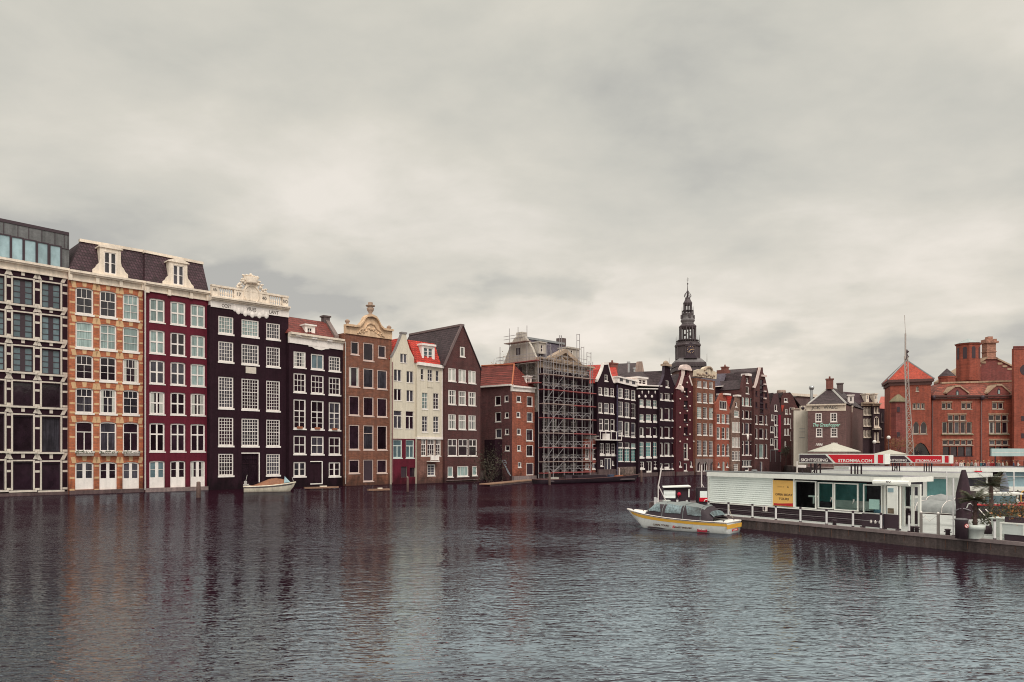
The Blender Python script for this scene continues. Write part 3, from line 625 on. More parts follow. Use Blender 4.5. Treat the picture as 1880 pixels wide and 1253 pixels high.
prof = [(634, 612.5), (719, 624), (719, 609.6), (702.5, 607.5), (696.8, 602), (692, 592), (688, 586), (680.5, 582.5), (672.4, 583), (668, 586), (664, 594.5), (658, 601.2), (651, 601.8), (634, 599.6)]
m = MB().prism([f.P(a, b) for a, b in prof], -.14, .4); cap = [f.P(a, b) for a, b in prof[2:]]
cap = [(x, z+.02) for x, z in cap]
for (a, b), (c, d) in zip(cap, cap[1:]): m.hexa([(a, -.5, b), (c, -.5, d), (c, .42, d), (a, .42, b), (a, -.5, b+.28), (c, -.5, d+.28), (c, .42, d+.28), (a, .42, b+.28)])
CT = M('cream_terracotta_stone', (.72, .50, .33), .7, .14, .25)
cw = m.build('crown', CT, f.root); o_ = MB()
for i in range(26):
    t = i/25; x = lerp(658, 702, t); u, z = f.P(x, lerp(611, 616, t)-9*math.sin(t*math.pi)**2+random.uniform(-3, 3)); o_.ball((u, -.14, z), random.uniform(.10, .19), 7)
o_.path([tuple([f.P(x, y)[0], -.2, f.P(x, y)[1]]) for x, y in [(655, 613), (660, 606), (668, 604), (672, 597), (679, 594), (687, 598), (691, 605), (698, 610), (704, 619)]], .12, 6)
o_.build('carved_relief', CT, cw)
m = MB(); u, z = f.P(680, 584, .1); k = 1/FP*115*.0
m.box(u-.6, u+.6, -.2, .5, z-.1, z+.35); m.lathe([(.45, .3), (.3, .5), (.2, .62), (.42, .95), (.5, 1.3), (.3, 1.45), (.62, 1.55), (.62, 1.68), (.3, 1.75), (.33, 2.05), (.1, 2.12)], (u, .1, z), 10)
for x, y in ((638.5, 599), (715, 610)):
    u, z = f.P(x, y); m.lathe([(.22, 0), (.22, .2), (.12, .28), (.30, .55), (.34, .7), (.1, .9)], (u, .1, z), 10)
m.build('urn', M('weathered_stone', (.36, .25, .19), .8, .2), cw)
for xx in (633.6,): f.pipe(xx, 628, r=.05, mat=DR)
u, z = f.P(614, 600, 4); MB().tube((u, 4, z-2), (u, 4, z+.6), .12).tube((u, 4, z+.6), (u, 4, z+1), .35).build('flue', DRK, f5.root)
# ---- B7 white gable house
f = Fac(719.5, 765.5, label='narrow cream gabled house with a dark red ground floor and small windows', category='house', group='canal houses on the waterfront')
f7 = f; kw = dict(mw=.04, bw=.05, nx=-2, ny=1, tw=.16, sill=.07, so=.05, rec=.08, gl='m')
f.win(735, 747, 650, 666.5, **kw)
cols = [(723.5, 737), (746.5, 759)]
f.rows(cols, [(679, 700, 682, 703), (714.5, 735.5, 717, 737.5)], **kw)
f.rows([(723, 737.5), (745, 759.5)], [(754.5, 786.5, 755.5, 788)], **dict(kw, tr=(.72, (-2, 1), (1, 1)), tw=.12))
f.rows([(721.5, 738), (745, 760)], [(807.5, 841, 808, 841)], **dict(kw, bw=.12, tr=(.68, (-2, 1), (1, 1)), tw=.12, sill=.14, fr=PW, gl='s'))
f.win(736, 747, 857, 877, bw=.05, fr=DRK, nx=1, ny=1, lower=.98, sill=0, kind='door'); f.win(752, 764, 859, 876, bw=.04, fr=DRK, nx=1, ny=1, sill=0)
g = [f.P(*p) for p in [(765.5, 663), (759, 655), (752, 641), (747.5, 626), (745.8, 614), (738, 613.5), (735, 622), (728, 640), (719.5, 657)]]
f.wall([(0, -1), (f.W, -1)]+g, CRM, .4)
zs = f.P(742, 806)[1]; m = MB()
bd = MB().prism([(0.02, -1), (f.W-.02, -1), (f.W-.02, g[0][1]-.3), (g[4][0], g[4][1]-.9), (g[5][0], g[5][1]-.9), (.02, g[-1][1]-.3)], .4, 12).build('body', CRM, f.root)
f.gable_roof((0, g[-1][1]-.2), ((g[5][0], g[5][1]-.6), (g[4][0], g[4][1]-.6)), (f.W, g[0][1]-.2), TBR, 11.5, y0=.42)
cp = MB(); L = [(0, g[-1][1])]+g[::-1][1:4]
for (a, b), (c, d) in zip(g[5:], g[6:]): cp.hexa([(c, -.06, d), (a, -.06, b), (a, .45, b), (c, .45, d), (c, -.06, d+.2), (a, -.06, b+.2), (a, .45, b+.2), (c, .45, d+.2)])
cp.box(g[5][0]-.1, g[4][0]+.1, -.1, .5, g[4][1], g[4][1]+.25); cp.build('coping', M('grey_coping', (.25, .23, .23)), f.root)
def lower_face(f, py, mat, x0=None, x1=None, out=.03, holes=None, name='painted_base'):
    """a differently finished lower wall, standing just proud of the wall above, with the same openings"""
    x0, x1 = x0 or f.x0, x1 or f.x1; z = f.P((x0+x1)/2, py)[1]; u0, u1 = f.U(x0), f.U(x1)
    hs = [h for h in f.holes if max(p[1] for p in h) < z+.02 and u0 < h[0][0] < u1]
    m = MB(); slabs(m, [(u0, -1), (u1, -1), (u1, z), (u0, z)], hs, -out)
    for h in hs+[[(u0, -1), (u0, z), (u1, z), (u1, -1)]]:
        n = len(h)
        for i in range(n): a, b = h[i], h[(i+1) % n]; m.add([(a[0], -out, a[1]), (b[0], -out, b[1]), (b[0], .05, b[1]), (a[0], .05, a[1])], [(0, 1, 2, 3)])
    return m.build(name, mat, f.root)
lower_face(f, 806, RED)
f.pipe(719.8, 665, mat=M('red_pipe', (.25, .12, .12)), r=.06)
# ---- B8 white house with red mansard
f = Fac(765.5, 816, label='cream house with a bright red mansard roof and a wide white dormer', category='house', group='canal houses on the waterfront')
f8 = f; kw = dict(mw=.05, bw=.06, sill=.1, so=.06, rec=.07, gl='m')
f.win(772.5, 778, 677.5, 698, nx=1, ny=2, **kw); f.win(785, 794, 679, 700, nx=2, ny=3, **kw); f.win(800, 805.7, 681, 700.5, nx=1, ny=2, **kw)
f.rows([(775, 785), (795.5, 805.5)], [(721.5, 751, 722.5, 751.5), (764.5, 793, 765, 794)], **dict(kw, tr=(.7, (2, 3), (2, 1)), tw=.09, sill=.16))
f.rows([(773, 782.5), (784.3, 798), (799.7, 809)], [(807, 837.5, 807, 837.5, dict(per={1: dict(tr=(.72, (3, 2), (4, 1)))}))], **dict(kw, bw=.12, tr=(.72, (2, 3), (3, 1)), tw=.1, fr=WH))
f.win(784.5, 799, 853, 874, **dict(kw, bw=.14, nx=2, ny=4, fr=WH))
f.wall(f.box_outline(f.P(765.5, 669)[1], f.P(816, 675)[1]), CRM, 11)
BRW = M('weathered_brown_brick', (.20, .085, .065), .85, .25, .3, brick=.2)
lower_face(f, 806.5, BRW); f.band('gutter', WH, (665, 670.5), (672, 677.5), [(0, 1, .4)])
f.band('string_course', WH, (802.5, 806.5), (803.5, 807.5), [(0, 1, .14)])
MB().box(f.U(784.5), f.U(794.5), -.06, -.003, f.P(789, 712)[1], f.P(789, 702.5)[1]).build('stone_plaque', CRM, f.root)
u0, u1 = f.U(784.2), f.U(799); z0 = f.P(791, 846.5)[1]; m = MB().box(u0-.1, u1+.1, -.9, 0, z0-.12, z0); m.box(u0, u0+.75, -.82, -.78, z0+.1, z0+.75).box(u1-.75, u1, -.82, -.78, z0+.1, z0+.75)
for x in (u0, u1): m.box(x-.03, x+.03, -.85, -.8, z0, z0+1).box(x-.03, x+.03, -.8, 0, z0+.95, z0+1)
m.box(u0, u1, -.85, -.8, z0+.95, z0+1); m.build('balcony', WH, f.root)
m = MB(); a = f.P(764.5, 666, -.1); b = f.P(810.5, 672, -.1); c = f.P(797.5, 631.5, 1.7); d = f.P(749, 624, 1.7)
m.hexa([(a[0], -.1, a[1]), (b[0], -.1, b[1]), (b[0], 9, b[1]), (a[0], 9, a[1]), (d[0], 1.7, d[1]), (c[0], 1.7, c[1]), (c[0], 8, c[1]), (d[0], 8, d[1])]); m.build('roof', TBR, f.root)
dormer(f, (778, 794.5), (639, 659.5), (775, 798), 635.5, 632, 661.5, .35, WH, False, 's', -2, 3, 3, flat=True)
m = MB().box(f.U(811), f.W+.02, -.06, .1, f.P(813, 807)[1], f.P(813, 672)[1]); m.build('pilaster', WH, f.root); f.pipe(813.5, 807, mat=DR)
# ---- B9 brown gable
f = Fac(816.5, 882, label='tall dark brown house with a steep pointed gable and white cross windows', category='house', group='canal houses on the waterfront')
f9 = f; kw = dict(mw=.05, bw=.12, sill=.12, so=.07, rec=.05)
f.win(844.5, 853.5, 637, 655.5, nx=1, ny=1, **dict(kw, bw=.16, curt=.3))
cols = [(823, 837), (842, 855.5), (860, 873.5)]
f.rows(cols, [(676.5, 700.5, 681, 704.5, dict(nx=-2, ny=1, tw=.2, gl='w')), (716.5, 743, 720, 745, dict(tr=(.62, (-2, 1), (-2, 1)), tw=.13, curt=.25)), (761, 788.5, 763, 789.3, dict(tr=(.62, (-2, 1), (-2, 1)), tw=.13, gl='m', curt=.3))], **kw)
f.rows([(822.3, 839.3), (841.7, 858.7), (860.5, 875.5)], [(806.3, 837.5, 807, 837.5, dict(tr=(.6, (1, 1), (-2, 1)), tw=.12))], **kw)
f.win(822, 832, 857, 876, nx=1, ny=1, gl='c', **kw); f.win(839.3, 860, 856, 875, nx=-3, ny=1, gl='c', **kw); f.win(867, 876, 856, 873.5, nx=1, ny=1, gl='m', **kw)
g = [f.P(*p) for p in [(882, 679.5), (850, 599.5), (847, 599.5), (816.5, 666)]]
f.wall([(0, -1), (f.W, -1)]+g, BR9, 12.5)
f.gable_roof((-.35, g[3][1]-.35), (g[2], (g[1][0]-.0, g[1][1])), (f.W+.15, g[0][1]-.1), TBN, 12.5, y0=-.12)
m = MB(); (a, b), (c, d) = g[3], g[2]; m.hexa([(a-.4, -.2, b-.35), (a-.1, -.2, b-.55), (a-.1, -.0, b-.55), (a-.4, -.0, b-.35), (c-.1, -.2, d+.3), (c+.1, -.2, d+.05), (c+.1, 0, d+.05), (c-.1, 0, d+.3)]); m.build('bargeboard', M('grey_coping'[:11]+'2', (.17, .12, .12)), f.root)
MB().box(g[2][0]-.2, g[1][0]+.2, -.1, 12.5, g[1][1]+.0, g[1][1]+.3).build('ridge', M('ridge_tiles', (.16, .12, .12)), f.root)
m = MB().box(f.U(819), f.W-.6, -.16, -.01, .35, f.P(850, 882)[1]); m.build('plinth', GREYST, f.root)
# ---- B10 red corner house: side wall then front
f = Fac(940, 986, label='red brick corner house with a hipped red roof beside the scaffolding', category='house', group='canal houses on the waterfront')
f10 = f; kw = dict(bw=.13, nx=1, ny=1, sill=.08, so=.04, rec=.05)
for (a, b, t, c) in [(948.5, 957, 727, 739), (967.3, 978, 728, 746.5), (948.5, 955.5, 756.5, 767), (967.3, 978, 757.5, 775), (949, 956.3, 787.3, 798.7), (966, 979, 788.5, 810), (949.5, 956.3, 817.5, 828.5), (966.5, 979, 817.5, 838.5), (951, 957.3, 849, 858.7)]: f.win(a, b, t, c, **kw)
f.win(966.5, 979.5, 850, 873, **dict(kw, lower=.97, kind='door', sill=0, leaf=DRK))
f.wall(f.box_outline(f.P(940, 712)[1], f.P(986, 716)[1]), BR10, .45)
f.band('gutter', WH, (708, 718.5), (712.5, 721.5), [(0, .3, .4), (.3, 1, .12)]); plinth(f, 874, .5, GREYST)
# its long side wall runs back to the left
DB = M('shaded_side_brick', (.125, .04, .042), .85, .2, .3, brick=.2)  # side wall's shade is put into this darker copy of the brick colour
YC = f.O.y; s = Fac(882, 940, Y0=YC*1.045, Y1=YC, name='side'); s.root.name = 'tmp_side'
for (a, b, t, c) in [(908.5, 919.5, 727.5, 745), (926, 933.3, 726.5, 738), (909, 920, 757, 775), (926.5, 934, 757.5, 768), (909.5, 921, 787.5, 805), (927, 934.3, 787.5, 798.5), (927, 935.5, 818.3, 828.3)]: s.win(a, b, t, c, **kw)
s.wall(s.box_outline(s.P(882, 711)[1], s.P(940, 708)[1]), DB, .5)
s.band('gutter', WH, (709.5, 712.5), (705.5, 708.5), [(0, 1, .35)])
def adopt(src, dst):   # hang the side wing's pieces on the house itself
    mw = Matrix.LocRotScale(dst.location, dst.rotation_euler, None).inverted() @ Matrix.LocRotScale(src.location, src.rotation_euler, None)
    for ch in list(src.children): ch.parent = dst; ch.matrix_parent_inverse = Matrix.Identity(4); ch.matrix_local = mw @ ch.matrix_local
    bpy.data.objects.remove(src)
# roof in world coordinates
A_ = Vector((*s.O, s.P(882, 710)[1])); B_ = Vector((*f.O, f.P(940, 708)[1])); nrm = Vector((-f.d.y, f.d.x, 0)); du = Vector((f.d.x, f.d.y, 0)); Ceave = B_+du*f.W; Ceave.z = f.P(986, 712)[1]
RA = at(884, 673, YC*1.045+3.2); RB = at(944, 670, YC+3.6); D_ = Ceave+nrm*9; E_ = A_+nrm*9
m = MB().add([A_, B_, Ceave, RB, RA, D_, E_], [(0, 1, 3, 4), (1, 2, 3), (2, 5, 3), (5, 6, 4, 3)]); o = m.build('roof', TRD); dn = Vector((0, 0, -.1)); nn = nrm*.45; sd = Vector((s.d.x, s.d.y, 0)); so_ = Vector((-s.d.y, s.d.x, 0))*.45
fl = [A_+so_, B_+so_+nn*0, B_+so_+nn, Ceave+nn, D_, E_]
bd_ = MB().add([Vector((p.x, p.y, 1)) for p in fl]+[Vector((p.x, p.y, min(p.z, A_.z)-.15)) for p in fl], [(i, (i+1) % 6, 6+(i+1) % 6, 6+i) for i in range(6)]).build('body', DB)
r_ = MB().tube(B_+Vector((0, 0, .1)), RB+Vector((0, 0, .1)), .13).tube(RA+Vector((0, 0, .1)), RB+Vector((0, 0, .1)), .12).build('hip_tiles', M('hip_tiles', (.45, .14, .07)))
inv = Matrix.LocRotScale(f.root.location, f.root.rotation_euler, None).inverted()
for q in (o, r_, bd_): q.parent = f.root; q.matrix_local = inv
u, z = s.P(934, 862); gm = MB()
for k in range(5):
    pts = [(u+.0+k*.25-.9+.45*math.cos(t*1.3+k), -.03, z+.9-k*.35+.55*math.sin(t+k*.7)) for t in [i*.7 for i in range(8)]]; gm.path(pts, .035, 4)
gm.build('graffiti', M('spray_paint', (.42, .45, .5)), s.root)
MB().box(s.U(903), s.U(922), -1.6, 0, -1, s.P(912, 808)[1]).build('lean_to', BLK, s.root)
adopt(s.root, f.root)
dormer(f, (967.5, 974), (695, 708), (966, 976), 692.5, 689.5, 710, .4, WH, False, 'd', 2, 2, 3)
# ============================================================ scaffolded house
GRP = 'canal houses on the waterfront'
f = Fac(988, 1081, label='dark house wrapped in scaffolding, with a cream triangular pediment and white end gable', category='house', group=GRP)
f11 = f; kw = dict(bw=.09, nx=2, ny=3, mw=.05, sill=.2, so=.1, rec=.12, gl='d', fr=M('dulled_white', (.42, .37, .35)))
cols = [(996, 1004.5), (1013, 1023), (1031, 1040.5), (1048, 1058)]
f.rows(cols, [(694, 705, 699, 709), (739, 757, 742, 759, dict(ny=4)), (768, 789, 770, 791, dict(ny=4)), (800, 820, 801, 821, dict(ny=4)), (833, 838, 834, 839, dict(ny=1)), (850, 864, 850, 864)], **kw)
f.wall(f.box_outline(f.P(988, 668)[1], f.P(1081, 682)[1]), BLK2, .5)
SB = M('shell_white_plaster', (.50, .45, .40), .8, .12, .25)
u0 = 0; zt = f.P(988, 664)[1]; D = 8.0
# end gable: white plaster with stepped outline, facing left
gb = [(0, zt), (0, zt-8), (D, zt-8), (D, zt), (D-.7, zt+1.4), (D-1.5, zt+2.8), (D-2.6, zt+4.3), (D-2.9, zt+4.4), (3.0, zt+4.4), (1.4, zt+2.4), (.7, zt+1.0)]
m = MB(); n = len(gb); m.add([(0, a, b) for a, b in gb]+[(.45, a, b) for a, b in gb], [tuple(range(n)), tuple(range(2*n-1, n-1, -1))]+[(i, i+n, (i+1) % n+n, (i+1) % n) for i in range(n)])
eg = m.build('end_gable', SB, f.root)
MB().box(0, f.W, .5, D, -1, zt-.1).build('body', BLK2, f.root)
for (a, zz, wd, hh) in [(3.6, zt-3.0, 1.3, 2.4), (4.0, zt+1.4, .9, 1.2)]:
    o = MB().box(-.04, .02, a, a+wd, zz, zz+hh).build('window', DRK, f.root)
m = MB(); zr = zt+4.3; m.hexa([(.3, .3, zt), (f.W, .3, zt-.3), (f.W, D, zt-.3), (.3, D, zt), (.3, 3.6, zr), (f.W-2.6, 3.6, zr-.3), (f.W-2.6, D-2.8, zr-.3), (.3, D-2.8, zr)]); rf = m.build('roof', SLT, f.root)
MB().box(.2, f.W-2.4, 3.3, 3.8, zr-.25, zr+.1).build('ridge', LEAD, rf)
dormer(f, (993, 997.5), (633, 647), (989, 1002), 630, 628, 650, .7, SB, False, 'd', 1, 2, 3.5, flat=True); dormer(f, (1048, 1052), (643, 653), (1042, 1063), 641, 638, 658, .7, SB, False, 'd', 1, 2, 3.5, flat=True)
PC = M('weathered_cornice_stone', (.44, .33, .25), .8, .2, .3)
f.band('cornice', PC, (656, 663), (675, 681), [(0, .5, 1.0), (.5, 1, .5)], x0=986, x1=1084); f.band('frieze', PC, (664, 675), (681, 689), [(0, 1, .08)], x1=1078)
pts = [f.P(a, b, -.6) for a, b in [(1008, 656.5), (1036.5, 641), (1065, 666.5)]]; m = MB()
def rake(m, p, q, t, y0, y1):
    (a, b), (c, d) = p, q; m.hexa([(a, y0, b-t), (c, y0, d-t), (c, y1, d-t), (a, y1, b-t), (a, y0, b), (c, y0, d), (c, y1, d), (a, y1, b)])
rake(m, pts[0], pts[1], .65, -.9, .4); rake(m, pts[1], pts[2], .65, -.9, .4); m.prism([(pts[0][0]+.3, pts[0][1]-.5), (pts[2][0]-.3, pts[2][1]-.5), (pts[1][0], pts[1][1]-.5)], -.35, .4)
rake(m, (pts[0][0], pts[0][1]-.3), (pts[2][0], pts[2][1]-.1), .5, -.9, .3)
pe = m.build('pediment', PC, f.root); m = MB(); cx_, cz_ = pts[1][0], (pts[0][1]+pts[1][1])/2-.4
for i in range(14): m.ball((cx_+random.uniform(-2.6, 2.6), -.42, cz_-.5+random.uniform(-.3, .7)), random.uniform(.16, .34), 6)
m.build('carved_relief', PC, pe); m = MB()
for i in range(9): u = lerp(f.U(994), f.U(1072), i/8); z = lerp(f.P(994, 671)[1], f.P(1072, 687)[1], i/8); m.box(u-.3, u+.3, -.3, -.08, z-.35, z+.5)
m.build('brackets', PC, f.root); plinth(f, 870, .4)
# scaffolding is a thing of its own
sc_ = empty('scaffolding', f.root.location, f.root.rotation_euler.z, label='steel tube scaffolding with red and grey decks standing in front of the dark pedimented house', category='scaffolding')
TUBE = M('scaffold_tube', (.37, .34, .35), .5, .1, 0, metal=.3); RDK = M('red_scaffold_deck', (.33, .085, .085), .7, .15, .1); GDK = M('worn_deck_board', (.36, .27, .24), .8, .2, .1)
ZL = [f.P(1030, y)[1] for y in (867, 847, 822, 796, 769, 744, 719, 692)]
XS = [f.U(x) for x in (986, 995, 1003, 1023, 1040, 1056, 1071)]; up = MB(); hz = MB(); br = MB()
for i, x in enumerate(XS):
    for y in (-.35, -1.5):
        MB().tube((x, y, .3), (x, y, ZL[-1]+ (2.6 if y < -1 else 2)), .055, 5).build('upright', TUBE, sc_)
for k, z in enumerate(ZL):
    g = MB()
    for dz in (1.0, .55): g.tube((XS[0], -1.5, z+dz), (XS[-1], -1.5, z+dz), .04, 4)
    for i in range(2, len(XS)-1):
        a, b = XS[i], XS[i+1]; mid = (a+b)/2
        for p, q in (((a, .1), (mid, .95)), ((mid, .95), (b, .1))): g.tube((p[0], -1.5, z+p[1]), (q[0], -1.5, z+q[1]), .03, 4)
    g.build('guard_rail', TUBE, sc_)
    MB().box(XS[0]-.1, XS[2], -1.55, -.4, z-.12, z).box(XS[2]+.05, XS[4], -1.55, -.4, z-.1, z+.03).build('deck', GDK if k % 2 else RDK, sc_)
    MB().box(XS[4]+.03, XS[6]+.4, -1.56, -.4, z-.13, z+.02).build('deck', RDK if k % 3 != 1 else GDK, sc_)
for k in range(0, len(ZL)-1):
    a, b = (XS[0], XS[2]) if k % 2 else (XS[2], XS[0])
    MB().tube((a, -1.52, ZL[k]), (b, -1.52, ZL[k+1]), .035, 4).tube((XS[2], -1.52, ZL[k]), (XS[3], -1.52, ZL[k+1]), .035, 4).build('brace', TUBE, sc_)
# top level frames above the cornice and round the end gable
for px, t in ((1003.5, 628), (1004, 640), (1027, 616), (1031, 616), (1059, 613.5), (1064, 613.5), (1067, 637), (1072, 637), (1077.5, 647), (1085, 647), (1011, 632)):
    u, z = f.P(px, t, -.8); MB().tube((u, -.8, ZL[-1]), (u, -.8, z), .05, 4).build('upright', TUBE, sc_)
for a, b, t in ((1027, 1031, 617), (1059, 1064, 614), (1059, 1064, 625), (1067, 1072, 638), (1077.5, 1085, 648), (1077.5, 1085, 655), (1003, 1011, 633)):
    u, z = f.P(a, t, -.8); u2, _ = f.P(b, t, -.8); MB().tube((u, -.8, z), (u2, -.8, z), .05, 4).build('ledger', TUBE, sc_)
for i in range(9):
    px = 992+i*10; u = f.U(px, -1.2); z = f.P(px, 652+i*1.4, -1.2)[1]+(i % 3)*.5; MB().tube((u, -1.2, ZL[-1]), (u, -1.2, z), .045, 4).build('upright', TUBE, sc_)
for t in (648, 655, 662): a_, b_ = f.P(990, t, -1.2), f.P(1078, t+13, -1.2); MB().tube((a_[0], -1.2, a_[1]), (b_[0], -1.2, b_[1]), .04, 4).build('ledger', TUBE, sc_)
for yy in (-.8, 1.6, 3.6, 5.6, 7.8):
    MB().tube((-.9, yy, zt-8), (-.9, yy, zt+(3 if yy in (-.8, 7.8) else 5.8)), .05, 4).build('upright', TUBE, sc_)
for zz, c in ((zt-3.4, RDK), (zt+.1, RDK), (zt+3.4, GDK)):
    MB().box(-1.4, -.15, -.9 if zz < zt+3 else 1.4, 8.2 if zz < zt+3 else 6.4, zz-.12, zz).build('deck', c, sc_)
    g = MB()
    for dz in (.55, 1.05): g.tube((-1.4, -.9 if zz < zt+3 else 1.4, zz+dz), (-1.4, 8.2 if zz < zt+3 else 6.4, zz+dz), .05, 4)
    g.build('guard_rail', TUBE, sc_)
MB().box(-.2, 1.0, 3.4, 4.7, zt+4.3, zt+5.1).build('chimney', SB, f.root)
m = MB().box(f.W-3.2, f.W-2.0, 3.4, 4.6, zr-.5, zr+.9); m.build('chimney', M('dark_chimney_brick', (.12, .09, .09)), f.root)
# right hand bay of scaffold climbing on the neighbour side
m2_ = [f.U(1078, -.5), f.U(1085, -.5)]
for u in m2_: MB().tube((u, -.9, ZL[1]), (u, -.9, ZL[-1]+3), .055, 5).build('upright', TUBE, sc_)
for k in range(1, len(ZL)):
    MB().box(XS[-1], m2_[1]+.2, -1.5, -.4, ZL[k]-.12, ZL[k]).build('deck', RDK, sc_); MB().tube((m2_[0], -.95, ZL[k-1]), (m2_[1], -.95, ZL[k]), .035, 4).build('brace', TUBE, sc_)
# ============================================================ ordinary canal houses of the far row
def house(x0, x1, label, mat, eave, cols, rws, kw, roofm=None, gable=None, parapet=False, depth=11, cop=None, base=None, extra=None, vp=2300, Yc=None, gfree=None, name='canal_house'):
    """eave=(row left,row right); gable = outline pixels right eave -> left eave"""
    f = Fac(x0, x1, vp, Yc, name=name, label=label, category='house', group=GRP)
    for rw in rws:
        f.rows(rw.get('cols', cols), [tuple(rw['r'])+(rw.get('k', {}),)], **kw)
    if gfree: gfree(f)
    if gable:
        g = [f.P(*p) for p in gable]; f.g = g
        f.wall([(0, -1), (f.W, -1)]+g, mat, .45 if parapet else depth)
        if parapet:
            ap = max(p[1] for p in g); lo = min(g[0][1], g[-1][1]); tops = [p for p in g if p[1] > ap-.6]; c = sum(p[0] for p in tops)/len(tops)
            MB().prism([(.02, -1), (f.W-.02, -1), (f.W-.02, lo-.3), (c+.3, ap-1.0), (c-.3, ap-1.0), (.02, lo-.3)], .45, depth).build('body', mat, f.root)
            if roofm: f.gable_roof((0, lo-.25), ((c-.3, ap-1.0), (c+.3, ap-1.0)), (f.W, lo-.25), roofm, depth, y0=.47)
        elif roofm:
            ap = max(p[1] for p in g); tops = [p for p in g if p[1] > ap-.5]; c0, c1 = min(p[0] for p in tops), max(p[0] for p in tops)
            f.gable_roof((-.2, g[-1][1]-.2), ((c0, ap), (c1, ap)), (f.W+.2, g[0][1]-.2), roofm, depth+.1)
        if cop:
            k = MB()
            for (a, b), (c, d) in zip(g, g[1:]): k.hexa([(c, -.08, d-.02), (a, -.08, b-.02), (a, .5, b-.02), (c, .5, d-.02), (c, -.08, d+cop[1]), (a, -.08, b+cop[1]), (a, .5, b+cop[1]), (c, .5, d+cop[1])])
            k.build('coping', cop[0], f.root)
    else: f.wall(f.box_outline(f.P(x0, eave[0])[1], f.P(x1, eave[1])[1]), mat, depth)
    plinth(f, base or 868, .3)
    return f
KB = dict(mw=.045, bw=.14, sill=.16, so=.06, rec=.08)
# B13
f = house(1096.5, 1134, 'slim black gabled house with a white balcony right of the scaffolding', BLK2, None, [(1099, 1106), (1109, 1118), (1120.5, 1127.5)],
    [dict(r=(711, 725, 713, 728), k=dict(nx=2, ny=3, per={1: dict(ny=4)})), dict(r=(739.5, 758, 741, 760), k=dict(tr=(.5, (2, 1), (2, 1)))), dict(r=(769, 791, 770, 791.5), k=dict(tr=(.6, (1, 1), (1, 1)), tw=.1), cols=[(1100, 1107.5), (1110, 1118.5), (1121, 1128.5)]),
     dict(r=(814, 834, 815, 834.5), k=dict(nx=2, ny=3, sill=.35), cols=[(1101.5, 1109), (1112, 1120), (1122.5, 1130)])], KB, TBR,
    [(1134, 705), (1126, 703.5), (1121, 690), (1117.5, 676), (1116.5, 669.5), (1108.5, 670), (1106, 680), (1101, 692), (1096.5, 701.5)], True, 12, (WH, .42), 862,
    gfree=lambda f: (f.win(1110, 1116, 688, 700, nx=1, ny=2, **KB), f.win(1102.5, 1107, 844.5, 856, nx=1, ny=2, **KB), f.win(1110, 1122.5, 841.5, 867, nx=-2, ny=1, lower=.12, kind='door', **dict(KB, sill=0)), f.win(1124, 1126.5, 846, 854, nx=1, ny=1, **KB)))
u0, z0 = f.P(1100, 807, -1); u1 = f.U(1139, -1); z1 = f.P(1100, 792, -1)[1]; bal = MB().box(u0, u1, -1.3, -.0, z0-.15, z0).build('balcony', WH, f.root)
m = MB(); m.box(u0, u1, -1.3, -1.24, z1-.08, z1)
for i in range(5): x = lerp(u0, u1, i/4); m.box(x-.06, x+.06, -1.3, -1.24, z0, z1)
m.box(u0+1.3, u0+2.7, -1.2, -.7, z0, z0+1.0); m.build('railing', WH, bal)
# rear red roof seen between the scaffold and the gable, cream side wall below it
b = Fac(1080, 1097, Y0=gy(1088)+7, Y1=gy(1088)+13, name='rear_house', label='rear house with a bright red tiled slope above a tall cream plaster wall', category='house')
b.wall([(-3, -1), (b.W+4, -1), (b.W+4, b.P(1090, 706)[1]), (-3, b.P(1084, 706)[1])], M('rear_brown_wall', (.14, .05, .045), .8, .15, .2), 5)
a0, a1 = b.P(1076, 709), b.P(1103, 709); t0 = b.P(1076, 671, 3.5); t1 = b.P(1112, 669.5, 3.5)
MB().hexa([(a0[0], -.1, a0[1]), (a1[0], -.1, a1[1]), (a1[0], 7, a1[1]), (a0[0], 7, a0[1]), (t0[0], 3.4, t0[1]), (t1[0], 3.4, t1[1]), (t1[0], 4.4, t1[1]), (t0[0], 4.4, t0[1])]).build('roof', TBR, b.root)
b.band('gutter', WH, (707.5, 710), (707.5, 710), [(0, 1, .3)])
b = Fac(1079, 1097.5, Y0=gy(1088)+3.5, Y1=gy(1088)+6, name='courtyard_wall', label='cream plastered courtyard wall overgrown with climbing plants beside the scaffolding', category='wall')
b.wall(b.box_outline(b.P(1080, 737)[1], b.P(1096, 735)[1]), CRM, 1); iv = MB()
for i in range(420):
    u = random.uniform(0, b.W*.8)*random.uniform(.3, 1); z = random.uniform(4, b.P(1080, 740)[1]); r = random.uniform(.07, .2); iv.add([(u-r, -.1, z), (u+r, -.18, z+r), (u, -.05, z+r*1.7)], [(0, 1, 2)])
for i in range(9): u = random.uniform(0, b.W); iv.path([(u+random.uniform(-.5, .5), -.06, 3+j*2.2) for j in range(5)], .035, 4)
iv.build('creeper', M('creeper_leaves', (.09, .075, .05), .8, .4, 0, 3), b.root)
f = house(1073.5, 1096.2, 'low red brick annex with white windows under a flat ledge between scaffolding and black gable', M('annex_red_brick', (.30, .075, .05), .8, .2, .2, brick=.2), (803, 803), [(1074.5, 1081), (1087, 1094.5)],
    [dict(r=(815.5, 843, 815.5, 843), k=dict(tr=(.66, (2, 2), (1, 1)))), dict(r=(851.5, 861.5, 851, 861.5), k=dict(nx=-2, ny=1))], dict(KB, rec=.04), base=868, depth=3, name='annex')
f.band('ledge', M('ledge_grey', (.3, .27, .25)), (800.5, 806), (800.5, 806), [(0, .3, .5), (.3, 1, .25)])
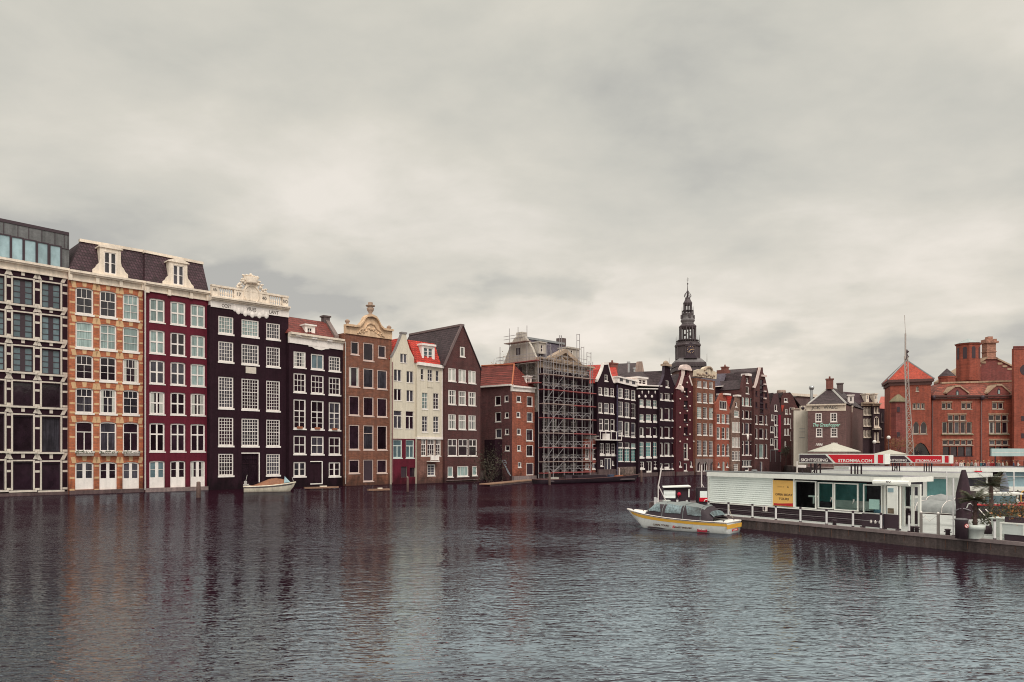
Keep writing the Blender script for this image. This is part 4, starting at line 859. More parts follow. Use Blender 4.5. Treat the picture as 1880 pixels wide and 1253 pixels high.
# B14
def f14_(f): pass
kb = dict(KB, bw=.14, rec=.1, gl='m')
f = house(1133.5, 1171, 'black house with a long white three-window attic band', BLK2, (702, 712), [(1135.5, 1144), (1147, 1156), (1159, 1167.5)],
    [dict(r=(712.5, 731, 716.5, 735), k=dict(nx=2, ny=3, mw=.03)), dict(r=(737.5, 765, 741, 768), k=dict(nx=2, ny=3, mw=.03)), dict(r=(773, 800, 776.5, 803), k=dict(nx=1, ny=1, bars=((.08, .07), (.2, .07), (.3, .05)))),
     dict(r=(812, 822, 814, 823), k=dict(nx=1, ny=1, bw=.1)), dict(r=(823.5, 847, 824, 847.5), k=dict(nx=2, ny=4, bw=.05, gl='t'))], kb, None, base=872)
zb0, zb1 = f.P(1133.5, 706)[1], f.P(1133.5, 694)[1]; m = MB(); uL, uR = f.U(1133, -.2), f.U(1171, -.2)
dd = f.P(1171, 712)[1]-f.P(1133.5, 703)[1]; zA = f.P(1133, 703)[1]; zB_ = f.P(1133, 693.5)[1]; hz_ = [h for h in ()]
m.strip(uL, zA, zB_, uR, zA+dd, zB_+dd, -.3, 3); bd = m.build('attic_band', WH, f.root); MB().strip(uL-.1, zB_, zB_+.25, uR+.1, zB_+dd, zB_+dd+.25, -.5, 3.1).build('cornice', WH, bd)
for a in (1137.5, 1148.5, 1160):
    u0, u1 = f.U(a, -.3), f.U(a+6, -.3); t = (a-1133)/38; z = zA+dd*t; w_ = MB().box(u0-.08, u1+.08, -.33, -.3, z+.25, z+1.15).build('window', WH, bd); MB().box(u0, u1, -.34, -.331, z+.33, z+1.07).build('pane', G['m'], w_)
m = MB(); p = [f.P(*q) for q in ((1119, 702), (1133, 703), (1136, 690), (1128, 676), (1117, 675))]; m.prism(p, 2.6, 2.9); 
m = MB(); a, b, c, d = f.P(1118, 704, 1), f.P(1138, 706, 1), f.P(1131, 675, 5), f.P(1116, 674, 5); m.hexa([(a[0], 1, a[1]), (b[0], 1, b[1]), (b[0], 10, b[1]), (a[0], 10, a[1]), (d[0], 5, d[1]), (c[0], 5, c[1]), (c[0], 7, c[1]), (d[0], 7, d[1])]); m.build('roof', TBR, f.root)
CHB = M('chimney_brick', (.20, .075, .06), .8, .2, .2)
def chimney(f, x0, x1, t, b, y=5, mat=CHB, pots=1, dp=1.1, parent=None):
    u0, z1 = f.P(x0, t, y); u1, _ = f.P(x1, t, y); z0 = f.P(x0, b, y)[1]; m = MB().box(u0, u1, y, y+dp, z0, z1).box(u0-.12, u1+.12, y-.12, y+dp+.12, z1-.25, z1)
    for i in range(pots): u = lerp(u0, u1, (i+1)/(pots+1)); m.lathe([(.2, 0), (.16, .5)], (u, y+dp/2, z1), 8)
    return m.build('chimney', mat, parent or f.root)
chimney(f, 1122.5, 1134, 665.5, 690, 5)
lower_face(f, 857.5, M('rough_basement_stone', (.22, .15, .13), .9, .35, .3, 2, brick=.35))
f.pipe(1132, 707, mat=M('blue_pipe', (.12, .11, .2)), r=.05)
# B15
kb5 = dict(KB, rec=.1, sill=.3)
f = house(1171.5, 1212, 'black house with cream ledges and a two-window dormer in its brown roof', BLK2, (713, 714), [(1174.5, 1182), (1186, 1195.5), (1199.3, 1206.8)],
    [dict(r=(733, 746, 735, 748), k=dict(gl='c', per={1: dict(nx=2, ny=2)})), dict(r=(760.5, 773, 761, 774), k=dict(gl='c')), dict(r=(785, 801, 785, 801), k=dict(gl='d', nx=1, ny=1)), dict(r=(811.5, 839.5, 811.5, 839), k=dict(tr=(.7, (2, 3), (2, 1)), gl='t'))], kb5, base=868,
    gfree=lambda f: (f.win(1175.5, 1183, 848, 860, nx=2, ny=2, **kb5), f.win(1200.5, 1208, 847, 859.5, nx=2, ny=2, **kb5), f.win(1187, 1197, 847.5, 870, nx=-2, ny=1, lower=.2, kind='door', **dict(kb5, sill=0))))
f.band('cornice', WH, (707, 709), (708.5, 710.5), [(0, 1, .5)]); f.band('ledge', WH, (713, 715), (713.5, 715.5), [(0, 1, .3)])
m = MB()
for i in range(4): u, z = f.P(1173+i*11.8, 730, 0); m.lathe([(.25, -.2), (.35, .1), (.1, .35)], (u, -.05, z+.1), 7, sy=.4)
for i in range(3): u, z = f.P(1178.5+i*12, 721, 0); m.lathe([(.12, -.3), (.2, .15), (.1, .3)], (u, -.05, z), 7, sy=.4)
m.build('white_ornaments', WH, f.root)
a, b, c, d = f.P(1171.5, 709, -.1), f.P(1212, 710, -.1), f.P(1222, 681, 5), f.P(1166, 683, 5); MB().hexa([(a[0], -.1, a[1]), (b[0], -.1, b[1]), (b[0], 12, b[1]), (a[0], 12, a[1]), (d[0], 5, d[1]), (c[0], 5, c[1]), (c[0], 7, c[1]), (d[0], 7, d[1])]).build('roof', TBN, f.root)
dormer(f, (1173, 1186), (697.5, 706), (1170.5, 1188), 695.5, 692.5, 707.5, .1, WH, False, 'd', -2, 2, 3.5, flat=True)
# dark roofs and a chimney wall standing farther back
bk = Fac(1137, 1182, Yc=gy(1160)+22, name='rear_house', label='house behind the black row with a long dark roof ending in a pale chimney gable', category='house')
bk.wall(bk.box_outline(bk.P(1137, 690)[1], bk.P(1180, 690)[1]), BLK2, 6)
a, b, c, d = bk.P(1131, 692), bk.P(1174, 692), bk.P(1172.5, 666.5, 5), bk.P(1134, 668, 5); MB().hexa([(a[0], 0, a[1]), (b[0], 0, b[1]), (b[0], 9, b[1]), (a[0], 9, a[1]), (d[0], 5, d[1]), (c[0], 5, c[1]), (c[0], 6, c[1]), (d[0], 6, d[1])]).build('roof', TBN, bk.root)
MB().prism([bk.P(*q) for q in ((1168, 684), (1182, 684), (1178.5, 664), (1173, 664))], -.1, .6).build('chimney_gable', M('pale_brick', (.36, .26, .22), .8, .15, .3), bk.root)
for x, t in ((1154, 667), (1164.5, 678)): u, z = bk.P(x, t, -1); MB().tube((u, -1, z-2.4), (u, -1, z), .22, 8).tube((u, -1, z), (u, -1, z+.3), .36, 8).build('flue', SILV, bk.root)
# B16
kb6 = dict(KB, rec=.14, bw=.16, sill=.22)
f = house(1210, 1240.5, 'black neck-gabled house with bare white-edged windows left of the dark red lit gable', BLK2, None, [(1212, 1217.3), (1220, 1230), (1233, 1238)],
    [dict(r=(721.5, 734, 722.5, 736), k=dict(nx=1, ny=1, per={1: dict(nx=3)})), dict(r=(749, 771, 750, 772), k=dict(nx=1, ny=1)), dict(r=(783.5, 804, 784, 804.5), k=dict(nx=1, ny=1)), dict(r=(813, 837, 813, 837), k=dict(nx=1, ny=1)), dict(r=(851, 861, 851, 861), k=dict(nx=1, ny=1, per={1: dict(lower=.3)}))], kb6, TBN,
    [(1240.5, 712), (1236, 703), (1231, 690), (1228.5, 672), (1220, 672), (1219, 690), (1215, 702), (1210, 711.5)], True, 12, (M('black_coping', (.07, .05, .07)), .2), 866, gfree=lambda f: f.win(1222, 1228.3, 698.5, 711, nx=1, ny=1, **kb6))
u0, z = f.P(1218.5, 672); u1, _ = f.P(1230, 672); MB().box(u0, u1, -.4, .7, z, z+.4).lathe([(.9, .4), (.6, .9), (.05, 1.1)], ((u0+u1)/2, .2, z), 10, sx=1, sy=.5).build('gable_cap', PC, f.root)
# B17 lit red gable
RD2 = M('deep_red_brick', (.075, .010, .016), .75, .2, .25); RW = M('pink_white_stone', (.72, .58, .54), .7, .1, .15)
f = house(1241, 1276.5, 'dark red gabled house strung with small white lamps, with a swan-neck white gable trim', RD2, None, [(1245, 1249)], [], kb6, TBN,
    [(1276.5, 711), (1271, 708), (1266, 692), (1265.5, 679), (1251.5, 679), (1250, 690), (1246, 702), (1241.5, 713)], True, 12, None, 866,
    gfree=lambda f: (f.win(1255.5, 1264, 814, 843.5, nx=1, ny=2, **dict(kb6, fr=RW)), f.win(1247, 1251.3, 847.5, 857, nx=1, ny=1, **kb6), f.win(1267, 1271, 847.5, 857, nx=1, ny=1, **kb6), f.win(1255.5, 1262, 851, 865, nx=1, ny=1, **kb6),
        [f.win(1255.5, 1263, t, t+14, nx=1, ny=1, **dict(kb6, bw=.06, fr=DRK)) for t in (712.5, 736, 761, 785)], f.win(1256.5, 1261, 680.5, 689, nx=1, ny=1, **dict(kb6, bw=.05, fr=RD2))))
m = MB()
for pp_ in ([(1240, 714), (1249, 716), (1253.5, 697), (1256.5, 686), (1256.5, 678.5), (1251, 678.5), (1250.5, 690), (1246, 704), (1243, 711)], ): m.prism([f.P(*q) for q in pp_], -.12, -.003)
m.prism([f.P(*q) for q in ((1265.5, 689), (1271, 708), (1269.5, 709), (1264, 692))], -.12, -.003); m.build('gable_trim', RW, f.root)
m = MB(); u0, z = f.P(1250, 678.5); u1 = f.U(1267.5); c = (u0+u1)/2; m.box(u0, u1, -.35, .6, z-.05, z+.3); m.prism([(u0, z+.3), (u1, z+.3)]+[(c+(u1-c)*math.cos(t), z+.3+.75*math.sin(t)) for t in [math.pi*i/8 for i in range(1, 8)]], -.25, .5); m.build('gable_cap', RW, f.root)
lamps = MB()
for x in (1247, 1255, 1260, 1265, 1272):
    for k_ in range(6):
        t = 707+k_*26+ (13 if x in (1255, 1265) else 0)
        if x == 1272 and t < 800: continue
        if x == 1260: t -= 4
        if t > 832: continue
        u, z = f.P(x, t); MB().ball((u, -.2, z), .17, 6).build('lamp', M('warm_lamp', (.85, .75, .66), .4, 0, 0), f.root)
MB().ball(tuple([f.P(1251.5, 715)[0], -.05, f.P(1251.5, 715)[1]]), .42, 10, 1.6).build('oval_window', RW, f.root)
# B18
f = house(1277, 1313, 'warm brown brick house under a scrolled cream crown with a round hood', BR6, (694, 700), [(1280, 1288), (1291, 1298.5), (1302, 1309.5)],
    [dict(r=(699.5, 711.5, 701.5, 714)), dict(r=(721.5, 739, 723, 740.5)), dict(r=(747.5, 768, 749, 769.5)), dict(r=(777, 799, 778, 800)), dict(r=(809, 836.5, 810, 837))], dict(KB, nx=3, ny=5, bw=.12, mw=.035, gl='m', rec=.08), base=866,
    gfree=lambda f: [f.win(a, b, 848, 866, arch=.6, nx=n_, ny=1, **dict(KB, rec=.14, sill=.1)) for a, b, n_ in ((1280, 1286, 1), (1290.5, 1299, -2), (1304, 1309.5, 1))])
m = MB().prism([f.P(*q) for q in ((1276, 691), (1314, 696.5), (1315, 684), (1310, 682), (1306.5, 680), (1304, 675), (1298.5, 673), (1293, 674.5), (1289.5, 678), (1283, 678.5), (1277, 680.5))], -.15, .5); cw = m.build('crown', M('cream_crown_stone', (.66, .55, .42), .7, .15, .25), f.root)
MB().box(f.U(1294), f.U(1297.5), -.17, -.151, f.P(1296, 689)[1], f.P(1296, 684)[1]).build('window', DRK, cw); m = MB()
for i in range(10): u, z = f.P(1279+i*3.4, 686.5+ (i % 3)+i*.4); m.ball((u, -.15, z), .3, 6)
ring = [f.P(1298.5+6.8*math.cos(t), 681-6.5*math.sin(t)) for t in [math.pi*i/8 for i in range(9)]]; m.path([(a, -.3, b) for a, b in ring], .2, 6)
m.build('carved_relief', PC, cw); lower_face(f, 842.5, GREYST)
# B19
ORB = M('bright_orange_brick', (.34, .085, .05), .8, .15, .2, brick=.2)
f = house(1313.5, 1342, 'narrow orange brick house with a pointed bell gable and arched ground windows', ORB, None, [(1316, 1322), (1325, 1331), (1333.5, 1339)],
    [dict(r=(760.5, 777, 761.5, 778), k=dict(tr=(.6, (2, 2), (2, 1)))), dict(r=(785, 806, 785.5, 806.5), k=dict(tr=(.6, (2, 2), (2, 1)))), dict(r=(815, 837, 815, 837), k=dict(nx=2, ny=3, arch=.5))], dict(KB, bw=.12, mw=.035, gl='m', rec=.07), TBN,
    [(1342, 758), (1335, 739), (1330.5, 724), (1329, 722), (1325, 722), (1322, 727), (1317.5, 737), (1313.5, 741)], True, 12, None, 866,
    gfree=lambda f: (f.win(1321, 1334, 736.5, 752, nx=4, ny=1, **dict(KB, bw=.12, rec=.03)), f.win(1317.5, 1321.5, 849, 858, arch=.4, nx=1, ny=1, **KB), f.win(1333.5, 1337.5, 849, 858, arch=.4, nx=1, ny=1, **KB), f.win(1326.5, 1330.5, 848, 866, nx=1, ny=1, **dict(KB, sill=0, gl='c'))))
u0, z = f.P(1327, 724.5); u1 = f.U(1338); MB().box(u0, u1, -.5, 1.5, z-.1, z+.25).build('gutter', WH, f.root)
m = MB().prism([f.P(*q) for q in ((1342.5, 752), (1336, 738), (1333, 727), (1348, 727.5))], .5, .9); m.build('roof', TBR, f.root)
# B20
f = house(1342.5, 1361.5, 'narrow speckled brick house with wide cream grid windows', M('speckled_brick', (.22, .13, .10), .85, .3, .2, brick=.3), None, [(1344, 1349), (1350, 1355), (1356, 1361)],
    [dict(r=(775, 794, 775.5, 794.5)), dict(r=(803.5, 821.5, 803.5, 822)), dict(r=(829, 846, 829, 846), k=dict(gl='d', nx=2, ny=3))], dict(KB, bw=.14, mw=.05, gl='w', nx=2, ny=2, rec=.03, sill=.1), TBN,
    [(1361.5, 752), (1359.5, 745), (1358.5, 724.5), (1352.5, 724.5), (1351, 735), (1347, 746), (1342.5, 758)], True, 12, None, 866,
    gfree=lambda f: (f.win(1350, 1353.5, 739, 747.5, nx=1, ny=1, **KB), f.win(1348, 1356.5, 754, 766, nx=-2, ny=2, **dict(KB, bw=.2, gl='c')), f.win(1347, 1355, 852, 866, nx=4, ny=3, **dict(KB, mw=.08, sill=0))))
u0, z = f.P(1352, 725); u1 = f.U(1359.3); MB().box(u0, u1, -.3, .8, z-.35, z).build('gable_cap', WH, f.root)
# B21
KW = dict(KB, bw=.13, rec=.1)
f = house(1361.7, 1384, 'brown brick house with a white shield ornament and a huge dark tiled roof', BR9, None, [(1362.3, 1366.3), (1368.5, 1375.3), (1377.2, 1381.2)],
    [dict(r=(729.5, 745, 731, 746.5), k=dict(gl='c', nx=1, per={1: dict(nx=2)})), dict(r=(753.5, 769, 754.5, 769.5), k=dict(nx=1, ny=1)), dict(r=(776.5, 797.5, 777, 798), k=dict(nx=1, ny=1)), dict(r=(809.5, 836, 809.5, 836), k=dict(nx=1, ny=1, bars=((.75, .08),), per={1: dict(gl='c')}))], KW, TBN,
    [(1384, 716), (1378, 690), (1366.5, 688), (1361.7, 712)], True, 11, None, 866, gfree=lambda f: (f.win(1370, 1374, 694, 704, nx=1, ny=1, **KW), f.win(1369, 1375, 710, 723, nx=1, ny=1, **KW), f.win(1362.3, 1381.3, 845, 857, nx=6, ny=1, **dict(KW, mw=.12)), f.win(1368, 1375, 858.5, 868, nx=1, ny=1, lower=.5, **dict(KW, sill=0))))
u, z = f.P(1372.3, 803.5); MB().lathe([(.05, -.7), (.35, -.3), (.5, .2), (.35, .6)], (u, -.08, z), 8, sy=.3).build('shield', WH, f.root)
u0, z = f.P(1371.5, 688.5, -.4); u1 = f.U(1378.5, -.4); MB().box(u0, u1, -.6, 1, z-.2, z+.3).build('hoist_hood', WH, f.root)
# B22 tall gable with hatches; its huge roof slope shows to the left
f = house(1384.2, 1413, 'tallest brown gable at the end of the row with dark loading hatches up its middle', BR9, None, [(1386.8, 1391), (1394, 1402), (1404.8, 1409)],
    [dict(r=(762, 779, 763, 780), k=dict(nx=1, ny=1, per={1: dict(bars=((.25, .05),))})), dict(r=(787, 805.5, 787.5, 806), k=dict(nx=1, ny=1)), dict(r=(815.5, 841.5, 815.5, 841.5), k=dict(nx=1, ny=1, per={1: dict(gl='m')}))], KW, TBN,
    [(1413, 735), (1411, 722), (1404, 690), (1401, 684), (1400.5, 675), (1393.5, 675), (1391, 690), (1384.2, 711)], True, 22, None, 866,
    gfree=lambda f: [f.win(1395, 1401.5, t, t+9.5, nx=1, ny=1, **dict(KW, bw=.05, fr=DRK, sill=.25)) for t in (697, 708, 719, 730, 740.5, 749)]+[f.win(1387, 1390.5, t, t+9, nx=1, ny=1, **dict(KW, bw=.05, fr=DRK)) for t in (718, 739)]+[f.win(1405, 1408.5, t, t+9, nx=1, ny=1, **dict(KW, bw=.05, fr=DRK)) for t in (720, 741)]+[f.win(1395, 1400, 848, 868, nx=1, ny=1, **dict(KW, sill=0))])
m = MB().prism([f.P(*q) for q in ((1380.5, 711.5), (1386, 713), (1390, 703), (1396.5, 675), (1392.5, 674.5), (1388, 692), (1384, 708))], -.12, -.003); m.build('gable_trim', RW, f.root)
m = MB()
for k_ in range(3): u, z = f.P(1399, 706+k_*13); m.box(u+.6, u+1.5, -.3, 0, z-.1, z+.2)
u0, z = f.P(1397, 690); m.box(u0, f.U(1405), -.4, 0, z-.2, z+.2); m.build('hoist_beams', RW, f.root)
f21 = Fac(1333, 1384, Yc=gy(1372)+5, name='roofed_house', label='long dark tiled roof with a brick chimney rising behind the narrow orange and speckled gables', category='house')
a, b, c, d = f21.P(1311, 760), f21.P(1384, 735), f21.P(1392, 675.5, 8), f21.P(1339, 679, 8); z_ = f21.P(1372, 720)[1]
MB().hexa([(a[0], 0, z_-3), (b[0], 0, z_-3), (b[0], 14, z_-3), (a[0], 14, z_-3), (d[0], 8, d[1]), (c[0], 8, c[1]), (c[0], 9, c[1]), (d[0], 9, d[1])]).build('roof', TBN, f21.root)
MB().box(a[0]+1, b[0]-.5, 1, 13, -1, z_-3.01).build('wall', BLK2, f21.root)
chimney(f21, 1332, 1338, 673, 690, 7.4, CHB, 1); u0, z = f21.P(1330, 679, 7); u1 = f21.U(1341, 7); MB().box(u0, u1, 7, 9, z-6, z).build('chimney_base', CHB, f21.root)
u, z = f21.P(1371, 683, 4); MB().lathe([(1.5, 0), (1.3, .6), (.8, 1.0), (.1, 1.15)], (u, 5, z-.6), 10, sy=1.6).build('dormer_hood', M('dark_hood', (.07, .05, .055)), f21.root)
f20 = Fac(1312, 1333, Yc=gy(1322)+8, name='roofed_house', label='dark roof piece with a white gutter between the cream crown and the tall chimney', category='house')
a, b, c, d = f20.P(1311, 712), f20.P(1326, 711), f20.P(1334, 686, 3), f20.P(1315, 686.5, 3)
MB().hexa([(a[0], 0, a[1]), (b[0], 0, b[1]), (b[0], 8, b[1]), (a[0], 8, a[1]), (d[0], 3, d[1]), (c[0], 3, c[1]), (c[0], 5, c[1]), (d[0], 5, d[1])]).build('roof', SLT, f20.root)
MB().box(a[0], b[0], .1, 8, -1, a[1]-.01).build('wall', BLK2, f20.root); f20.band('gutter', WH, (709.5, 711), (708.5, 710), [(0, 1, .4)], x0=1313, x1=1325)
# ============================================================ church tower
TW = 262.0
def tower():
    k = TW/FP; X = (1262.5-CX)*k; t = empty('church_tower', (X, TW, 1.4), label='tall dark lead-clad church tower with an open belfry, a gilt clock and a needle spire', category='church tower')
    Z = lambda py: HC+(HZ-py)*k-1.4
    LD = M('dark_lead_cladding', (.072, .054, .060), .6, .2, .25, .6); LL = M('light_lead', (.16, .145, .15), .6, .15, .25, .6); TB = M('tower_brick', (.13, .07, .06), .85, .2, .2, .6, brick=.2); GD = M('gilt', (.75, .52, .30), .4, .05, 0)
    s = lambda px: px*k; r8 = math.pi/8
    MB().box(-s(24), s(24), -s(24), s(24), 0, Z(683)).build('shaft', TB, t)
    m = MB().box(-s(28), s(28), -s(28), s(28), Z(684), Z(678)).box(-s(27), s(27), -s(27), s(27), Z(676), Z(668))
    for i in range(22):
        x = lerp(-s(27), s(27), i/21); m.box(x-s(.4), x+s(.4), -s(27.6), -s(26.6), Z(677.5), Z(671))
    m.build('gallery', LD, t); m = MB()
    for a in (-1, 1):
        for b in (-1, 1): m.tube((a*s(28), b*s(28), Z(668)), (a*s(28), b*s(28), Z(653)), s(.5), 6, s(.15))
    m.build('corner_pinnacles', LL, t)
    MB().hexa([(-s(26), -s(26), Z(668)), (s(26), -s(26), Z(668)), (s(26), s(26), Z(668)), (-s(26), s(26), Z(668)), (-s(20), -s(20), Z(661)), (s(20), -s(20), Z(661)), (s(20), s(20), Z(661)), (-s(20), s(20), Z(661))]).build('skirt_roof', LL, t)
    cs = MB().lathe([(s(21.5), Z(662)), (s(21.5), Z(638))], (0, 0, 0), 8, False, rot=r8).lathe([(s(23), Z(637.5)), (s(24), Z(635.5)), (s(23), Z(632.5)), (s(20), Z(631))], (0, 0, 0), 8, False, rot=r8).lathe([(s(23), Z(660)), (s(22), Z(658))], (0, 0, 0), 8, False, rot=r8)
    for i in range(8): a = r8+i*math.pi/4; cs.box(*(lambda cx, cy: (cx-s(1), cx+s(1), cy-s(1), cy+s(1)))(s(21.6)*math.cos(a), s(21.6)*math.sin(a)), Z(661), Z(637))
    cs = cs.build('clock_stage', LD, t)
    MB().box(-s(7.2), s(7.2), -s(21.8), -s(19.6), Z(655), Z(639)).prism([(-s(9), Z(639)), (s(9), Z(639)), (0, Z(632))], -s(22.5), -s(19)).prism([(-s(12), Z(661)), (s(12), Z(661)), (s(7), Z(655)), (-s(7), Z(655))], -s(24), -s(19)).build('clock_housing', M('dark_clock_face', (.045, .03, .04)), cs)
    cz = Z(645.5); yc = -s(21.9)
    ck = MB().prism([(s(6.9)*math.cos(i*math.pi/12), cz+s(6.9)*math.sin(i*math.pi/12)) for i in range(24)], yc, yc+.1).build('clock_face', M('clock_blue_black', (.04, .03, .05)), cs); m = MB()
    for i in range(12):
        a = i*math.pi/6; m.tube((s(5.0)*math.cos(a), yc-.08, cz+s(5.0)*math.sin(a)), (s(6.5)*math.cos(a), yc-.08, cz+s(6.5)*math.sin(a)), s(.42), 4)
    m.tube((0, yc-.15, cz), (-s(3.6), yc-.15, cz-s(4.2)), s(.45), 4).tube((-s(.2), yc-.15, cz), (s(4.0), yc-.15, cz+s(.9)), s(.5), 4); m.build('clock_hands', GD, ck)
    g = MB().lathe([(s(21.5), Z(631.5)), (s(21.5), Z(629.5))], (0, 0, 0), 8, False, rot=r8).lathe([(s(20.5), Z(626.5)), (s(20.5), Z(625.5))], (0, 0, 0), 8, False, rot=r8)
    for i in range(32):
        a = r8+(i//4)*math.pi/4; b = a+math.pi/4; tt = (i % 4)/4; x, y = lerp(math.cos(a), math.cos(b), tt)*s(20.7), lerp(math.sin(a), math.sin(b), tt)*s(20.7); g.tube((x, y, Z(630)), (x, y, Z(626)), s(.35), 4)
    for i in range(8): a = r8+i*math.pi/4; g.tube((s(21)*math.cos(a), s(21)*math.sin(a), Z(630)), (s(21)*math.cos(a), s(21)*math.sin(a), Z(617)), s(.7), 5, s(.15))
    g.build('balustrade', LD, t); b = MB()
    b.lathe([(s(15.5), Z(631)), (s(15), Z(624))], (0, 0, 0), 8, False, rot=r8)
    for i in range(8):
        a = r8+i*math.pi/4; x, y = s(14.2)*math.cos(a), s(14.2)*math.sin(a); b.box(x-s(1.1), x+s(1.1), y-s(1.1), y+s(1.1), Z(626), Z(601))
        a2 = a+math.pi/8; x, y = s(13.0)*math.cos(a2), s(13.0)*math.sin(a2); b.tube((x, y, Z(626)), (x, y, Z(603)), s(.75), 5)
    b.lathe([(s(14.5), Z(603.5)), (s(16), Z(600.5)), (s(15.5), Z(599)), (s(12), Z(596))], (0, 0, 0), 8, False, rot=r8); b = b.build('belfry', LD, t)
    m = MB()
    for x, y, z, r in ((-s(5), 0, 617, 2.2), (s(4), -s(3), 621, 2.8), (0, s(5), 611, 1.8), (s(5), s(3), 610, 1.5), (-s(6), -s(4), 607, 1.2)): m.lathe([(s(r), 0), (s(r*.75), s(r*.5)), (s(r*.55), s(r*1.3)), (s(.3), s(r*1.6))], (x, y, Z(z)), 10)
    m.build('carillon_bells', LD, b)
    MB().lathe([(s(12), Z(597)), (s(10.5), Z(594)), (s(11.5), Z(592)), (s(13), Z(590)), (s(12.6), Z(587.5)), (s(10), Z(585)), (s(9.5), Z(581.5)), (s(10.5), Z(580)), (s(9), Z(578.5))], (0, 0, 0), 16).build('onion_dome', LL, t)
    m = MB()
    for i in range(4): a = i*math.pi/2+.1; m.box(*(lambda cx, cy: (cx-s(1.6), cx+s(1.6), cy-s(1.6), cy+s(1.6)))(s(11.5)*math.cos(a), s(11.5)*math.sin(a)), Z(586), Z(579))
    m.build('lucarnes', LD, t)
    l2 = MB().lathe([(s(11), Z(579)), (s(11), Z(577)), (s(10), Z(576))], (0, 0, 0), 8, False, rot=r8).lathe([(s(10.3), Z(571.5)), (s(10.3), Z(570.7))], (0, 0, 0), 8, False, rot=r8)
    for i in range(24):
        a = r8+(i//3)*math.pi/4; b_ = a+math.pi/4; tt = (i % 3)/3; x, y = lerp(math.cos(a), math.cos(b_), tt)*s(10.3), lerp(math.sin(a), math.sin(b_), tt)*s(10.3); l2.tube((x, y, Z(577)), (x, y, Z(571)), s(.3), 4)
    for i in range(8):
        a = r8+i*math.pi/4; x, y = s(6.9)*math.cos(a), s(6.9)*math.sin(a); l2.box(x-s(.8), x+s(.8), y-s(.8), y+s(.8), Z(577), Z(558)); l2.tube((s(10.5)*math.cos(a), s(10.5)*math.sin(a), Z(577)), (s(10.5)*math.cos(a), s(10.5)*math.sin(a), Z(563)), s(.5), 5, s(.1))
    l2.lathe([(s(7), Z(561)), (s(8.4), Z(557.5)), (s(8), Z(556)), (s(6), Z(553)), (s(4.8), Z(550)), (s(4.6), Z(548)), (s(3.5), Z(547))], (0, 0, 0), 8, False, rot=r8); l2.build('lantern', LD, t)
    m = MB(); m.lathe([(s(1.5), Z(548)), (s(1.2), Z(540)), (s(.8), Z(534)), (s(.5), Z(523))], (0, 0, 0), 8)
    for i in range(8):
        a = i*math.pi/4; c_, sn = math.cos(a), math.sin(a); m.path([(s(r)*c_, s(r)*sn, Z(z)) for r, z in ((4, 547.5), (6.6, 544), (5.2, 540.5), (2.6, 537.5), (.8, 534))], s(.5), 4)
    m.ball((0, 0, Z(521.5)), s(1.4), 8); m.tube((0, 0, Z(521)), (0, 0, Z(509)), s(.3), 5, s(.1)).box(-s(1.6), s(1.6), -.05, .05, Z(515), Z(514)).prism([(0, Z(513)), (s(1.5), Z(511.5)), (0, Z(510.5))], -.05, .05); m.build('spire', LD, t)
tower()
# ============================================================ end of the basin
KE = dict(KB, bw=.16, rec=.08, sill=.2)
def free(x0, x1, Y0, Y1, label, mat, tl, tr, wins, name='house', cat='house', depth=8, kw=KE, gable=None, roofm=None, fr=None, group='houses at the end of the basin'):
    f = Fac(x0, x1, Y0=Y0, Y1=Y1, name=name, label=label, category=cat, group=group)
    for w_ in wins:
        k = dict(kw); k.update(w_[4] if len(w_) > 4 else {}); f.win(*w_[:4], **k)
    if gable: g = [f.P(*p) for p in gable]; f.wall([(0, 0), (f.W, 0)]+g, mat, depth)
    else: f.wall([(0, 0), (f.W, 0), (f.W, f.P(x1, tr)[1]), (0, f.P(x0, tl)[1])], mat, depth)
    if gable and roofm:
        ap = max(p[1] for p in g); tops = [p for p in g if p[1] > ap-.5]; f.gable_roof((-.1, g[-1][1]-.1), ((min(p[0] for p in tops), ap), (max(p[0] for p in tops), ap)), (f.W+.1, g[0][1]-.1), roofm, depth+.1)
    return f
n1 = dict(nx=1, ny=1)
f = free(1413, 1434, 166, 167, 'narrow dark house with a crimson banner strip just right of the last tall brown gable', M('dark_brown_brick', (.085, .04, .045), .8, .2, .2), 0, 0,
    [(1416, 1420.3, 761, 772, n1), (1421.7, 1427.5, 762, 781, dict(nx=1, ny=2)), (1414, 1420.3, 782, 794, n1), (1421.7, 1427.5, 783, 803, n1), (1414, 1420.3, 805, 817, n1), (1421.7, 1428, 806, 825, n1), (1422, 1427, 743, 755, n1)],
    gable=[(1434, 752), (1430, 735), (1428, 722), (1420.5, 723), (1417, 735), (1413, 746)], roofm=TBN)
MB().box(f.U(1428.7), f.U(1433.3), -.12, -.003, f.P(1430, 830)[1], f.P(1430, 762)[1]).build('banner', M('crimson_cloth', (.30, .012, .045)), f.root)
m = MB(); u0, u1 = f.U(1413.5), f.U(1433.5); z0, z1 = f.P(1423, 848)[1], f.P(1423, 826)[1]; m.box(u0, u1, -.1, 0, z1-.15, z1).box(u0, u0+.12, -.1, 0, z0, z1-.15).box(u1-.12, u1, -.1, 0, z0, z1-.15).box((u0+u1)/2-.05, (u0+u1)/2+.05, -.1, 0, z0, z1-.15)
